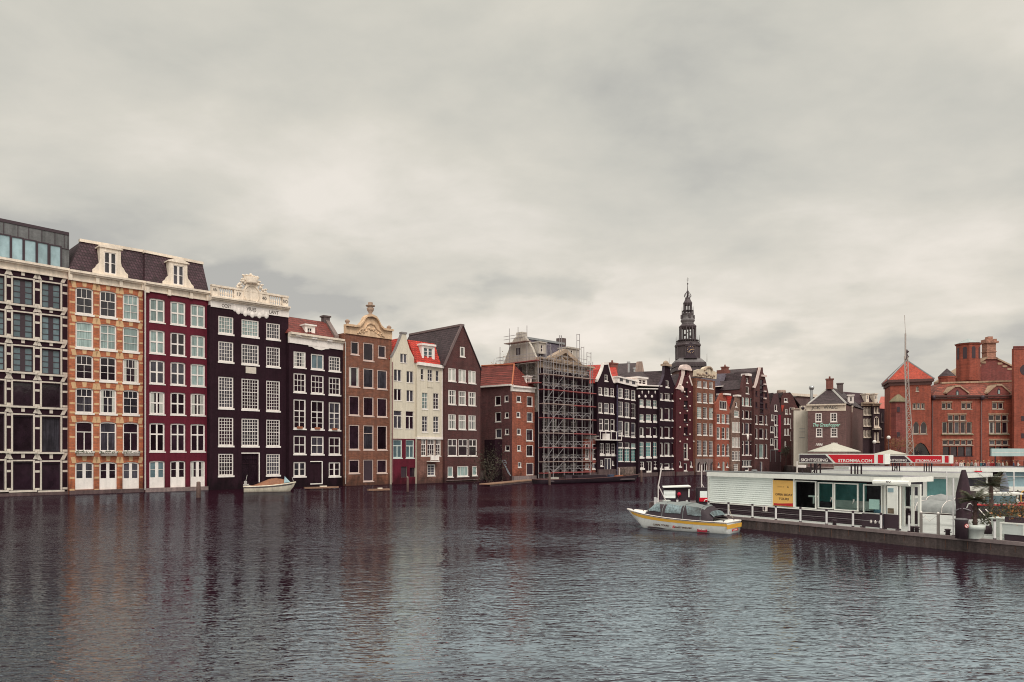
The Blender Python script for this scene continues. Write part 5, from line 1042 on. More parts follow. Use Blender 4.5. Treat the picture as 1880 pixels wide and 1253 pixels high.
m.build('shop_front', M('grey_frame', (.3, .27, .28)), f.root); f = free(1434, 1479, 167, 168, 'broad dark red house with a rounded gable and a small square attic window', BR9, 0, 0,
    [(1439.5, 1446, 731, 738, n1), (1449.5, 1460, 748.5, 760, dict(nx=-2, ny=1)), (1450.5, 1460.5, 768.5, 786, dict(tr=(.7, (1, 1), (1, 1)))), (1451, 1460.5, 792.5, 808, dict(tr=(.7, (1, 1), (1, 1)))), (1441.5, 1446, 751, 760, n1), (1439.5, 1443, 767.5, 779, n1), (1445, 1449, 767.5, 779, n1), (1440, 1443.5, 787, 799, n1), (1445.5, 1448.5, 787, 799, n1), (1440.5, 1443.5, 810, 820, n1), (1453.5, 1457, 825, 834, n1)],
    gable=[(1479, 757), (1467, 752), (1462, 744), (1456, 728), (1450, 723), (1442, 721), (1438, 723), (1434, 730)], roofm=TBN)
MB().prism([f.P(*q) for q in ((1435.3, 757.5), (1439.8, 744.5), (1434.1, 744.5))], -.08, -.003).build('red_triangle', M('red_shutter', (.45, .06, .04)), f.root)
u, z = f.P(1434.5, 723, 3); MB().lathe([(1.0, -1), (1.0, .6), (.9, .8)], (u, 3, z), 10).build('chimney', M('pale_brick', (.36, .26, .22)), f.root)
f = free(1452, 1500, 182, 182, 'grey roofed house showing behind the white windowless annex', M('grey_brown_brick', (.16, .10, .10), .8, .2, .2), 728, 728, [])
f.band('roof_edge', WC, (722.5, 727), (725, 730), [(0, 1, .4)])
u, z = f.P(1490, 716, -4); MB().tube((u, -4, z-3.4), (u, -4, z), .33, 10).lathe([(.45, 0), (.65, .5), (.5, .9), (.05, 1.1)], (u, -4, z), 10).build('flue', SILV, f.root)
f = free(1457.5, 1483, 157, 157, 'windowless pale plaster annex beside the hipped corner pub', M('pale_plaster', (.62, .56, .48), .8, .1, .15), 754, 754, [], depth=.4)
m = MB()
for t in (787.5, 792.5): MB
u0, u1 = f.U(1467), f.U(1477.5); m.box(u0, u1, -.04, -.003, f.P(1470, 788)[1], f.P(1470, 787.2)[1]).box(u0, u1, -.04, -.003, f.P(1470, 793.6)[1], f.P(1470, 793)[1]).box(u0, u1, -.04, -.003, f.P(1470, 804)[1], f.P(1470, 803.3)[1]).build('vent_panel', LEAD, f.root)
u0, z = f.P(1470, 754, .2); u1 = f.U(1478.5, .2); o = MB().box(u0, u1, .05, .9, z, z+1.0).build('air_conditioner', WC, f.root); MB().lathe([(.36, -.05), (.36, .05)], (0, 0, 0), 12).build('fan', DRK, o).matrix_local = Matrix.Translation(((u0+u1)/2-.1, .03, z+.5)) @ Matrix.Rotation(R(90), 4, 'X')
# ---- corner pub
GB = M('pub_brown_brick', (.15, .075, .07), .8, .15, .15, brick=.2)
f = Fac(1483, 1553, Y0=154, Y1=151.5, name='corner_pub', label='brown corner pub with a hipped roof, lettered cream band and striped awning', category='pub'); fp = f
kg = dict(bw=.2, nx=2, ny=3, mw=.07, sill=.1, so=.06, rec=.05, fr=WH)
for a, b, t, c in ((1497, 1509, 758.5, 775), (1524.5, 1537, 758, 775), (1498, 1510, 786, 802.5), (1525, 1537.5, 786, 802.5), (1526, 1538, 813, 829)): f.win(a, b, t, c, **kg)
f.wall([(0, 0), (f.W, 0), (f.W, f.P(1553, 745)[1]), (0, f.P(1483, 746)[1])], GB, .5)
CB = M('cream_band', (.66, .56, .46), .7, .1, .15)
bn = f.band('lettered_band', CB, (743, 755), (741.5, 754.5), [(0, .2, .5), (.2, 1, .08)], x0=1480.5)
lt(f, 'JCK', 1498, 751.5, 5.6, y_=-.1, parent=bn, wpx=17); lt(f, 'WAEC', 1525, 751, 5.6, y_=-.1, parent=bn, wpx=26)
GRT = M('pale_green_neon_letters', (.35, .62, .52), .5, .05, 0); lt(f, 'The Grasshopper', 1516, 783.5, 6.2, y_=-.35, mat=GRT, wpx=50, shear=.35, name='neon_sign'); lt(f, '1886', 1503, 818.5, 4.4, y_=-.06, mat=WH, wpx=13, shear=.3)
s = Fac(1553, 1586.5, Y0=151.5, Y1=170, name='side')
for i in range(5):
    a = 1554.6+i*6.0-i*i*.12
    s.win(a, a+3.6, 759.5+i*1.0, 776+i*.9, **dict(kg, nx=1, ny=2)); s.win(a, a+3.6, 786+i*1.0, 803+i*.8, **dict(kg, nx=1, ny=2))
s.wall([(0, 0), (s.W, 0), (s.W, s.P(1586, 753)[1]), (0, s.P(1553, 745)[1])], GB, .5); s.band('lettered_band', CB, (741.5, 754.5), (752, 762), [(0, .2, .5), (.2, 1, .08)])
lt(s, 'Bar', 1571, 783.5, 4.5, y_=-.3, mat=GRT, wpx=11, shear=.3, name='neon_sign'); MB().box(s.U(1565.5), s.U(1577), -.27, -.1, s.P(1571, 785)[1], s.P(1571, 778)[1]).build('sign_board', M('dark_green_board', (.02, .05, .045)), s.root)
# striped awning: a quarter-round canopy
m1, m2 = MB(), MB(); ua, ub = s.U(1556.5), s.U(1582); zt_, zb_ = s.P(1558, 809)[1], s.P(1558, 826)[1]
for i in range(12):
    mm = m1 if i % 2 else m2; a, b = lerp(ua, ub, i/12), lerp(ua, ub, (i+1)/12)
    for k in range(6):
        t0, t1 = math.pi/2*k/6, math.pi/2*(k+1)/6; y0_, z0_, y1_, z1_ = -2.6*math.sin(t0), zb_+(zt_-zb_)*math.cos(t0), -2.6*math.sin(t1), zb_+(zt_-zb_)*math.cos(t1)
        mm.hexa([(a, y1_, z1_-.03), (b, y1_, z1_-.03), (b, y0_, z0_-.03), (a, y0_, z0_-.03), (a, y1_, z1_), (b, y1_, z1_), (b, y0_, z0_), (a, y0_, z0_)])
aw = m1.build('awning', M('awning_cream', (.60, .58, .50), .8, .08, .1), s.root); m2.build('awning_stripe', M('awning_dark', (.08, .09, .09), .8), aw)
cap_ = MB(); pts = [(-2.6*math.sin(math.pi/2*k/8), zb_+(zt_-zb_)*math.cos(math.pi/2*k/8)) for k in range(9)]+[(0, zb_)]
cap_.add([(ua-.02, y, z) for y, z in pts], [tuple(range(10))]).build('awning_end', M('awning_cream', (.6,)), aw)
adopt(s.root, f.root)
A_ = f.O; B_ = Vector(((1553-CX)/FP*151.5, 151.5)); C_ = Vector(((1586.5-CX)/FP*170, 170)); D_ = A_+(C_-B_)
ez = lambda px, py, Y: at(px, py, Y).z
ca = Vector((*A_, ez(1483, 742.5, 154))); cb = Vector((*B_, ez(1553, 741, 151.5))); cc = Vector((*C_, ez(1586, 752, 170))); cd = Vector((*D_, ca.z)); apx = at(1523, 711, 158); ap2 = at(1546, 718, 172)
MB().add([Vector((p.x, p.y, 0)) for p in (ca, cb, cc, cd)]+[Vector((p.x, p.y, p.z-.1)) for p in (ca, cb, cc, cd)], [(1, 2, 6, 5), (2, 3, 7, 6), (3, 0, 4, 7)])
rf = MB().add([ca, cb, cc, cd, apx, ap2], [(0, 1, 4), (1, 2, 5, 4), (2, 3, 5), (3, 0, 4, 5), (3, 2, 1, 0)]).build('roof', TBN)
hp = MB().tube(ca, apx, .22).tube(cb, apx, .22).tube(apx, ap2, .18).build('hip_flashing', M('pale_lead', (.42, .40, .38)))
inner = [p+(((ca+cb+cc+cd)/4)-p)*.06 for p in (ca, cb, cc, cd)]
bd = MB().add([Vector((p.x, p.y, 0)) for p in inner]+[Vector((p.x, p.y, p.z-.2)) for p in inner], [(0, 1, 5, 4), (1, 2, 6, 5), (2, 3, 7, 6), (3, 0, 4, 7)]).build('body', GB)
inv = Matrix.LocRotScale(f.root.location, f.root.rotation_euler, None).inverted()
for q in (rf, hp, bd): q.parent = f.root; q.matrix_local = inv
chimney(f, 1517, 1530, 695.5, 715, 4.5, CHB, 1); chimney(f, 1537, 1548, 703.5, 722, 15, M('dark_chimney_brick', (.12, .09, .09)), 0)
dormer(f, (1560, 1564.5), (729, 738), (1556.5, 1567.5), 727, 725, 741, 8, WH, False, 'd', 1, 1, 10.5, flat=True)
# ---- ornate dark houses behind the pub
DKO = M('very_dark_brick', (.05, .026, .034), .75, .2, .2); kn = dict(KE, bw=.2, fr=WC, rec=.1, sill=.3, so=.2)
f = free(1583, 1602.5, 178, 178, 'ornate dark house with three columns of cream framed windows behind the pub', DKO, 741, 741,
    [(a, a+4, t, b, n1) for a in (1585.3, 1590.7, 1596.2) for t, b in ((748, 761.5), (768.5, 782), (790, 802.5))], kw=kn)
f.band('cornice', PC, (739, 746), (739, 746), [(0, .4, 1.0), (.4, 1, .4)], x0=1582, x1=1602)
f = free(1602.7, 1615, 177, 177, 'narrow ornate dark house with an arched cream window beside the three column one', DKO, 741, 741, [(1604.5, 1607.5, 748, 758, n1), (1609.5, 1613, 748, 758, n1), (1604.6, 1614.4, 764, 784, dict(arch=.8, nx=2, ny=1, bw=.3)), (1604.8, 1608.5, 794, 811, n1), (1610, 1613.8, 794, 811, n1)], kw=kn)
f.band('cornice', PC, (741, 746), (741, 746), [(0, .4, 1.0), (.4, 1, .4)]); f.band('balcony', WC, (787.5, 789), (787.5, 789), [(0, 1, .9)])
f = free(1552, 1612, 188, 190, 'dark mansard building with two cream dormers above the ornate houses', DKO, 742, 742, [])
a, b, c, d = f.P(1552, 742), f.P(1613, 744), f.P(1606, 724.5, 2), f.P(1549, 719.5, 2); MB().hexa([(a[0], -.1, a[1]), (b[0], -.1, b[1]), (b[0], 8, b[1]), (a[0], 8, a[1]), (d[0], 2, d[1]), (c[0], 2, c[1]), (c[0], 7, c[1]), (d[0], 7, d[1])]).build('roof', TDK, f.root)
for x in (1590, 1605.5): dormer(f, (x+1.4, x+4), (727, 733.5), (x, x+5.3), 724.5, 722.5, 740, -.3, WC, False, 'd', 1, 1, 3, flat=True)
f = free(1612, 1637, 192, 190, 'far dark building under a plain pinkish red roof left of the exchange tower', DKO, 750, 751, [(a, a+3, t, t+17, n1) for a in (1618, 1625) for t in (758, 786)], kw=dict(kn, fr=GREYST, bw=.1))
a, b, c, d = f.P(1611, 750), f.P(1640, 752), f.P(1640, 728.5, 4), f.P(1617, 728.5, 4); MB().hexa([(a[0], -.1, a[1]), (b[0], -.1, b[1]), (b[0], 8, b[1]), (a[0], 8, a[1]), (d[0], 4, d[1]), (c[0], 4, c[1]), (c[0], 6, c[1]), (d[0], 6, d[1])]).build('roof', M('pinkish_red_tiles', (.50, .14, .11), .7, .12, .1), f.root)
# ============================================================ red brick exchange
EX = M('exchange_red_brick', (.31, .068, .038), .8, .22, .3, .7, brick=.18); EXD = M('exchange_dark_brick', (.22, .05, .042), .8, .2, .2, brick=.2); SAN = M('sandstone', (.42, .29, .2), .8, .2, .25); MOS = M('mossy_stone', (.22, .19, .12), .85, .25, .2)
LB = M('leaded_window_frame', (.50, .42, .35), .6, .1, .1); TEX = Tile('exchange_tiles', (.22, .05, .03), .45, .5, .4)
ex = Fac(1709, 1864, Y0=150, Y1=149, name='exchange_building', label='large red brick exchange building with paired gablets, an octagonal turret and tall ornate chimney', category='exchange building'); f = ex
kx = dict(fr=LB, bw=.16, sill=.12, so=.08, rec=.2, mw=.07, nx=1, ny=1)
def bank(x0, x1, n, t, b, lintel=True, **k):
    g = (x1-x0)/n
    for i in range(n): f.win(x0+i*g+.5, x0+(i+1)*g-.5, t, b, **dict(kx, **k))
    if lintel: u0, z = f.P(x0-.5, t-.5); u1 = f.U(x1+.5); MB().box(u0, u1, -.06, -.003, z, z+.22).build('lintel', SAN, f.root)
bank(1728.5, 1748, 2, 740, 751.3); bank(1764.5, 1784.5, 2, 740, 751.3); bank(1821, 1843, 2, 739.5, 751.3)
bank(1739.7, 1774, 3, 762, 772.8); bank(1729.3, 1785.3, 5, 774.7, 796.3, False); bank(1814.7, 1851.4, 3, 762, 772.8); bank(1815.5, 1851.4, 3, 774.7, 796.3, False)
bank(1730, 1786.3, 5, 808.5, 817.5); bank(1730.5, 1786, 4, 820, 837.5, False, bw=.08, fr=DRK); bank(1816, 1852.5, 3, 808.5, 817.5); bank(1816, 1852, 3, 820, 836, False, bw=.08, fr=DRK)
f.wall([(0, 0), (f.W, 0), (f.W, f.P(1864, 731)[1]), (0, f.P(1709, 731)[1])], EX, 9)
MB().box(f.U(1728), f.U(1786.5), -.3, -.003, f.P(1757, 799)[1], f.P(1757, 797.2)[1]).box(f.U(1815), f.U(1852.5), -.3, -.003, f.P(1830, 799)[1], f.P(1830, 797.2)[1]).build('sill_course', MOS, f.root)
f.band('eaves_cornice', M('dark_eaves', (.11, .05, .045)), (726.5, 733.5), (725.5, 732.5), [(0, .4, .7), (.4, 1, .35)])
a, b, c, d = f.P(1711, 727, -.4), f.P(1862, 726, -.4), f.P(1862, 701.5, 3.5), f.P(1728, 705, 3.5); ro = MB().hexa([(a[0], -.4, a[1]), (b[0], -.4, b[1]), (b[0], 9, b[1]), (a[0], 9, a[1]), (d[0], 3.5, d[1]), (c[0], 3.5, c[1]), (c[0], 8, c[1]), (d[0], 8, d[1])]).build('roof', TEX, f.root)
MB().strip(d[0], d[1], d[1]+.35, c[0], c[1], c[1]+.35, 3.3, 3.8).build('ridge_stones', SAN, ro)
for x0, x1, xa, ya in ((1736.5, 1773.5, 1755, 711), (1811.5, 1850, 1831, 708.5)):
    p0, p1, pa = f.P(x0, 727), f.P(x1, 727), f.P(xa, ya); g = MB().prism([(p0[0], p0[1]-.5), (p1[0], p1[1]-.5), (p1[0], p1[1]+.5), (pa[0]+.6, pa[1]), (pa[0]-.6, pa[1]), (p0[0], p0[1]+.5)], -.5, 2.4).build('gablet', EXD, f.root)
    k = MB(); rake(k, (p0[0]-.3, p0[1]+.65), (pa[0]-.5, pa[1]+.25), .3, -.7, 2.4); rake(k, (pa[0]+.5, pa[1]+.25), (p1[0]+.3, p1[1]+.65), .3, -.7, 2.4); k.box(pa[0]-.6, pa[0]+.6, -.7, 2.4, pa[1]-.05, pa[1]+.3); k.build('coping', SAN, g)
    o = MB().prism([(pa[0]-.28, pa[1]-1.7), (pa[0]+.28, pa[1]-1.7), (pa[0]+.28, pa[1]-.9), (pa[0], pa[1]-.5), (pa[0]-.28, pa[1]-.9)], -.54, -.503).build('window', DRK, g)
    MB().box(pa[0]-.16, pa[0]+.16, -.57, -.541, pa[1]-1.7, pa[1]-1.0).build('pane', G['c'], o)
for x in (1711.5, 1801, 1863): f.pipe(x, 729, mat=M('exchange_pipe', (.20, .13, .13)), r=.1, y=-.15); u, z = f.P(x, 730); MB().lathe([(.2, -.6), (.45, -.2), (.5, .3)], (u, -.4, z), 8).build('hopper', DRK, f.root)
# hall gable behind with chimney, turrets
h = [f.P(*q, 14) for q in ((1748, 712), (1864, 712), (1864, 677), (1829, 660), (1826, 658), (1812, 658), (1760, 691), (1748, 699))]
hg = MB().prism(h, 14, 22).build('hall_gable', EXD, f.root); k = MB()
for p, q in ((h[7], h[6]), (h[6], h[5]), (h[4], h[3]), (h[3], h[2])): rake(k, p, q, -.35, 13.7, 22)
k.build('coping', SAN, hg); k = MB()
for i in range(5): u, z = f.P(1770+i*9, 688-i*5.5, 13.9); k.box(u-.5, u+.5, 13.9, 14, z-.2, z+.25)
for i in range(3): u, z = f.P(1836+i*9, 668+i*5, 13.9); k.box(u-.5, u+.5, 13.9, 14, z-.2, z+.25)
k.build('stone_blocks', SAN, hg)
def px_m(y): return (f.O.y+y)/FP
u0, zt_ = f.P(1811.5, 622, 14); u1 = f.U(1828, 14); zb_ = f.P(1820, 660, 14)[1]; c = (u0+u1)/2; hw = (u1-u0)/2; m = MB().box(c-hw, c+hw, 13.9, 15.9, zb_, zt_-.4)
m.box(c-hw-.25, c+hw+.25, 13.7, 16.1, zb_, zb_+.4).box(c-hw-.15, c+hw+.15, 13.8, 16, zb_+1.6, zb_+1.75).box(c-hw-.4, c+hw+.4, 13.5, 16.3, zt_-1.0, zt_-.6).box(c-hw-.15, c+hw+.15, 13.8, 16, zt_-.6, zt_-.1).box(c-hw*.5, c+hw*.5, 14.2, 15.5, zt_-.1, zt_+.5); m.build('ornate_chimney', M('banded_chimney_brick', (.40, .19, .13), .8, .15, .2, brick=.3), f.root)
def turret(cx, y, rpx, top, bot, mat, name, roofm, apex, eave_out=1.08, wn=None, n=8):
    u, zt_ = f.P(cx, top, y); zb_ = f.P(cx, bot, y)[1]; r = rpx*px_m(y); za = f.P(cx, apex, y)[1]; ro_ = math.pi/8
    t = MB().lathe([(r, zb_), (r, zt_)], (u, y, 0), n, False, rot=ro_).lathe([(r*1.06, zt_-.35), (r*eave_out, zt_)], (u, y, 0), n, False, rot=ro_).build(name, mat, f.root)
    MB().lathe([(r*eave_out*1.02, zt_+.02), (r*.25, lerp(zt_, za, .8)), (.05, za)], (u, y, 0), n, False, rot=ro_).build('turret_roof', roofm, t)
    if wn:
        for i in range(n):
            a = i*math.pi/4; ca_, sa = math.cos(a), math.sin(a); rr = r*math.cos(math.pi/8)+.01; w2 = r*.17; z0_, z1_ = zt_-wn[0], zt_-wn[1]
            q = [(-w2, z0_), (w2, z0_), (w2, z1_-.3), (w2*.6, z1_-.05), (0, z1_), (-w2*.6, z1_-.05), (-w2, z1_-.3)]; mm = MB().prism(q, -.02, .01)
            mm.v = [(u+ca_*(rr-yy)-sa*xx*1.0, y+sa*(rr-yy)+ca_*xx, zz) for xx, yy, zz in mm.v]; mm.build('arched_opening', DRK, t)
    return t
turret(1777.5, 13, 19, 632, 700, EX, 'octagonal_turret', M('verdigris_copper', (.36, .40, .40), .6, .12, .15), 622, 1.14, (3.4, .8))
turret(1738.5, 6, 13.5, 692, 712, EX, 'small_turret', TBN, 677, 1.08)
MB().box(f.U(1772, 13.9), f.U(1779, 13.9), 13.85, 13.99, f.P(1775, 702, 13.9)[1], f.P(1775, 692, 13.9)[1]).build('window', DRK, hg)
# right tower, cut by the frame
t2 = Fac(1861.5, 1935, Y0=147, Y1=146, name='t2')
t2.wall([(0, 0), (t2.W, 0), (t2.W, t2.P(1900, 640)[1]), (0, t2.P(1861, 640)[1])], EX, .8, holes=[]); t2.band('parapet', EXD, (636, 642), (635, 641), [(0, .3, .15), (.3, 1, .08)]); m = MB()
u, z = t2.P(1884, 679.5); m.prism([(u+1.15*math.cos(i*math.pi/8), z+1.15*math.sin(i*math.pi/8)) for i in range(16)], -.03, -.003); m.build('round_window', DRK, t2.root)
for t in (764, 796): u, z = t2.P(1878, t); MB().box(u-.3, u+1.4, -.04, -.003, z-1.0, z).build('window', DRK, t2.root)
for ch in t2.root.children:
    if ch.name.startswith('wall'): ch.name = 'side_tower'
adopt(t2.root, ex.root)
# left tower with pyramid roof and corner turret
tw = Fac(1634.5, 1709, Y0=148.5, Y1=146, name='exchange_tower', label='square red brick tower with a bright pyramid roof, left of the exchange building', category='tower'); f = tw
for a in (1675.5, 1683, 1690.8): f.win(a, a+6.8, 740.5, 751.3, **kx)
f.win(1681.5, 1686.5, 710, 719, **kx); f.win(1676, 1688, 774, 797, arch=1.0, **kx); f.win(1689.5, 1702, 774, 797, arch=1.0, **kx)
f.win(1673, 1708, 813, 836, arch=2.4, bw=.1, nx=1, ny=1, fr=DRK, rec=.5, sill=0)
zt_ = f.P(1634.5, 703)[1]; f.wall([(0, 0), (f.W, 0), (f.W, zt_), (0, zt_)], EX, 9)
rs = MB(); o_ = .5; W_ = f.W
m = MB().box(-o_, W_+o_, -o_, 9+o_, zt_, zt_+.55).box(-.2, W_+.2, -.2, 9.2, zt_-.6, zt_).build('eaves_cornice', M('dark_eaves', (.11,)), f.root)
za = f.P(1677.5, 661, 4.5)[1]; R0, R1, R2, R3, RA_ = (-o_, -o_, zt_+.55), (W_+o_, -o_, zt_+.55), (W_+o_, 9+o_, zt_+.55), (-o_, 9+o_, zt_+.55), (W_*.5, 4.5, za)
rf = MB().add([R0, R1, R2, R3, RA_], [(0, 1, 4), (1, 2, 4), (2, 3, 4), (3, 0, 4)]).build('pyramid_roof', M('orange_red_tiles', (.38, .05, .026), .7, .3, .4), f.root)
k = MB()
for p in (R0, R1, R2, R3): k.tube(p, RA_, .16, 5)
k.build('hip_lead', LEAD, rf); MB().lathe([(.3, -.1), (.15, .3), (.42, .7), (.2, 1.0), (.1, 1.4), (.45, 1.7), (.05, 2.2)], RA_, 8).build('finial', DRK, rf)
# corner turret
u, _ = f.P(1650, 740, -.6); zc = f.P(1650, 738)[1]; r = 14*148/FP; q = MB().lathe([(r*.92, 0), (r*.92, zc)], (u, .5, 0), 8, False, rot=math.pi/8).build('corner_turret', EXD, f.root)
MB().lathe([(r*1.1, zc-.1), (r*1.12, zc+.1), (r*.75, zc+.8), (.05, f.P(1650, 719.5)[1])], (u, .5, 0), 8, False, rot=math.pi/8).build('stone_cap', MOS, q)
for t in (748, 794): zz = f.P(1647, t)[1]; MB().box(u-.35, u+.15, .5-r*.93, .5-r*.8, zz-1.0, zz).build('window', DRK, q)
# ============================================================ lattice mast, lamp posts, parasols behind, billboard
GM = M('mast_steel', (.42, .36, .33), .6, .1, .1)
Ym = 96.0; b0 = at(1670.5, 852, Ym); t = empty('lattice_mast', (b0.x, Ym, 1.45), label='tall lattice radio mast with a long whip aerial in front of the exchange tower', category='mast'); s_ = Ym/FP
zz = [1.45+k for k in (0, 2.3, 4.6, 6.9, 9.2)]; rr_ = lambda z: lerp(7.6*s_, 3.2*s_, min(1, z/10.5)); H = at(1670, 655, Ym).z-1.45; m = MB(); xo = lambda z: -z*.24*s_*1.0
legs = [(-1, -1), (1, -1), (0, 1)]
for lx, ly in legs: MB().path([(lx*rr_(z)+xo(z)*2.2, ly*rr_(z)*.6, z) for z in (0, H*.35, H*.7, H)], .06, 5).build('leg', GM, t)
k = 0; z = 0
while z < H-.8:
    for i in range(3):
        a, b = legs[i], legs[(i+1) % 3]; z2 = z+.9
        m.tube((a[0]*rr_(z)+xo(z)*2.2, a[1]*rr_(z)*.6, z), (b[0]*rr_(z2)+xo(z2)*2.2, b[1]*rr_(z2)*.6, z2), .03, 4)
        m.tube((a[0]*rr_(z)+xo(z)*2.2, a[1]*rr_(z)*.6, z), (b[0]*rr_(z)+xo(z)*2.2, b[1]*rr_(z)*.6, z), .03, 4)
    z += .9
m.build('bracing', GM, t); x_ = xo(H)*2.2; MB().tube((x_, 0, H-.3), (x_, 0, H+3.0), .10, 6).tube((x_, 0, H+3), (x_-.12, 0, H+5.4), .03, 4).build('whip_aerial', GM, t)
MB().box(-.9, .9, -.9, .9, 0, .35).build('foot', GREYST, t)
LW = M('lamp_globe', (.75, .72, .68), .3, .03, 0)
for px, py, lab in ((1631.5, 807, 'white globe street lamp beside the exchange tower corner'), (1605.5, 815, 'white globe street lamp right of the striped awning'), ):
    p = at(px, py, 125); t = empty('street_lamp', (p.x, 125, 1.45), label=lab, category='street lamp', group='street lamps'); h_ = p.z-1.45
    MB().lathe([(.16, 0), (.12, .5), (.06, .8), (.05, h_)], (0, 0, 0), 8).build('post', DRK, t); MB().ball((0, 0, h_+.3), .32, 10).build('globe', LW, t)
PAR = M('parasol_canvas', (.47, .45, .39), .8, .06, .08)
def parasol(px, top, bot, hw, Y, lab):
    p = at(px, bot, Y); t = empty('market_parasol', (p.x, Y, 1.45), label=lab, category='parasol', group='open market parasols'); zb = p.z-1.45; za = at(px, top, Y).z-1.45; r = hw*Y/FP
    m = MB(); n = 8; ring = [(r*math.cos(i*2*math.pi/n+math.pi/8)*(1.0), r*math.sin(i*2*math.pi/n+math.pi/8)*.8, zb) for i in range(n)]; m.add(ring+[(0, 0, za)], [(i, (i+1) % n, n) for i in range(n)])
    m.add(ring+[(x, y, zb-.14) for x, y, _ in ring], [(i, i+n, (i+1) % n+n, (i+1) % n) for i in range(n)]); m.build('canopy', PAR, t)
    MB().tube((0, 0, 0), (0, 0, za+.12), .05, 8).build('pole', WC, t); m = MB()
    for x, y, z in ring: m.tube((0, 0, za-.2), (x*.97, y*.97, z), .02, 4)
    m.build('ribs', GM, t); MB().lathe([(.35, 0), (.3, .1)], (0, 0, 0), 10).build('base', DRK, t)
parasol(1531, 813.5, 829, 46, 118, 'large cream market parasol in front of the hipped corner pub'); parasol(1634, 826, 834, 30, 112, 'low cream parasol in front of the exchange tower foot')
p = at(1856, 831, 104); t = empty('billboard', (p.x, 104, 1.45), label='pale blue horizontal billboard above the terrace in front of the exchange', category='billboard')
h0, h1 = at(1850, 838, 104).z-1.45, at(1850, 824, 104).z-1.45; w2 = 36*104/FP; MB().box(-w2, w2, -.15, .15, h0, h1).build('panel', M('pale_blue_board', (.50, .66, .66), .5, .05, .1), t)
m = MB().box(-w2, w2, -.17, -.155, h0+.45*(h1-h0), h0+.5*(h1-h0)); m.build('stripe', WH, t)
for x in (-w2*.8, w2*.8): MB().box(x-.06, x+.06, -.06, .06, 0, h0).build('post', DRK, t)
# ============================================================ the other bank, out of frame, that the glass and the water mirror
def bank_houses():
    hb = [(-58, 20), (-40, 23), (-22, 19), (-5, 24), (12, 20), (28, 22), (44, 25), (60, 20), (76, 22)]
    mats = [BR9, BR6, M('mirror_side_grey_brick', (.2, .16, .14)), BRW]
    for i, (y0, h) in enumerate(hb):
        t = empty('town_house', (84, y0, 1.45), label='tiled brick town house of the bank to the right, outside the view', category='house', group='town houses on the right bank'); m = MB().box(0, 10, .02, 16, 0, h).build('wall', mats[i % 4], t); q = MB()
        for r in range(int(h/4)):
            for c in range(5): q.box(-.06, -.002, 1.2+c*3, 2.8+c*3, 1.5+r*4, 3.9+r*4)
        q.build('window_row', G['d'], t); MB().add([(-.3, 0, h), (10.3, 0, h), (10.3, 16, h), (-.3, 16, h), (5, 1, h+4), (5, 15, h+4)], [(0, 1, 4), (1, 2, 5, 4), (2, 3, 5), (3, 0, 4, 5), (3, 2, 1, 0)]).build('roof', TBN, t)
bank_houses()
# ============================================================ pontoon with the boat-tour pavilion
DZ = .61
J = Fac(1341, 1880, Y0=42.6, Y1=30.1, name='pontoon', label='long floating concrete pontoon with a pale deck, carrying the white pavilion', category='pontoon')
jr = J.root; JO, jd = J.O.copy(), J.d.copy(); jrot = jr.rotation_euler.z
def jset(name, u=0, y=0, z=DZ, rz=0, **k):
    p = JO+jd*u+Vector((-jd.y, jd.x))*y; return empty(name, (p.x, p.y, z), jrot+rz, **k)
def jloc(v):    # world point -> local (u, y)
    q = Vector((v.x, v.y))-JO; return q.dot(jd), q.dot(Vector((-jd.y, jd.x)))
PC1 = M('pontoon_concrete', (.095, .07, .068), .85, .35, .45, 1.5, bump=.5); DKM = M('pontoon_deck', (.42, .43, .42), .8, .15, .0, 1.2); EDG = M('deck_edge_timber', (.22, .17, .17), .8, .2, .1)
uL, uR = J.U(1303), 24.0
MB().box(uL, uR, 0, 11.5, -.6, DZ-.06).build('hull', PC1, jr); MB().box(uL+.02, uR-.02, .02, 11.48, DZ-.059, DZ).build('deck', DKM, jr); MB().box(uL-.04, uR, -.07, .14, DZ-.12, DZ+.03).build('fender_edge', EDG, jr)
m = MB(); 
for i in range(26): u = uL+.6+i*.92; m.tube((u, -.03, .05+random.uniform(0, .2)), (u, -.03, DZ-.15), .012, 4)
m.build('rust_streaks', M('rust_brown', (.14, .07, .05)), jr)
# pavilion
pv = jset('pavilion', 0, 0, DZ, label='white ticket pavilion with a roller shutter, yellow poster and large windows on the pontoon', category='pavilion')
SHT = M('shutter_white', (.84, .89, .86), .5, .04, 0); SHG = M('slat_shadow', (.50, .56, .54), .6, .04, 0); DSL = M('dark_slats', (.045, .025, .035), .6, .15, .1); FAS = M('fascia_white', (.84, .84, .79), .5, .06, .06)
YW = 1.5; UX = lambda px: J.U(px, YW); ZX = lambda px, py, y=YW: J.P(px, py, y)[1]-DZ
zs0 = ZX(1400, 927.5); zs1 = ZX(1400, 877.5); zf0 = ZX(1400, 878, 1.2); zf1 = ZX(1400, 870, 1.2); zb = zs0
ua, ub = UX(1303), UX(1419.5)
m = MB(); n_ = 13
for i in range(n_): z0, z1 = lerp(zs0, zs1, i/n_), lerp(zs0, zs1, (i+1)/n_)-.022; m.hexa([(ua, YW-.045, z0), (ub, YW-.045, z0), (ub, YW+.05, z0), (ua, YW+.05, z0), (ua, YW+.0, z1), (ub, YW+.0, z1), (ub, YW+.05, z1), (ua, YW+.05, z1)])
m.box(ua, ub, YW+.03, YW+.06, zs0, zs1); m.build('roller_shutter', SHT, pv)
uc = UX(1585); ue = UX(1650)
MB().box(ua-.1, ua+.0, YW-.08, YW+.1, 0, zf0).build('corner_post', FAS, pv)
m = MB(); k = 0; z = .03
while z < zb-.12: m.box(ua-.08, uc, YW-.03, YW+.05, z, z+.075); z += .1
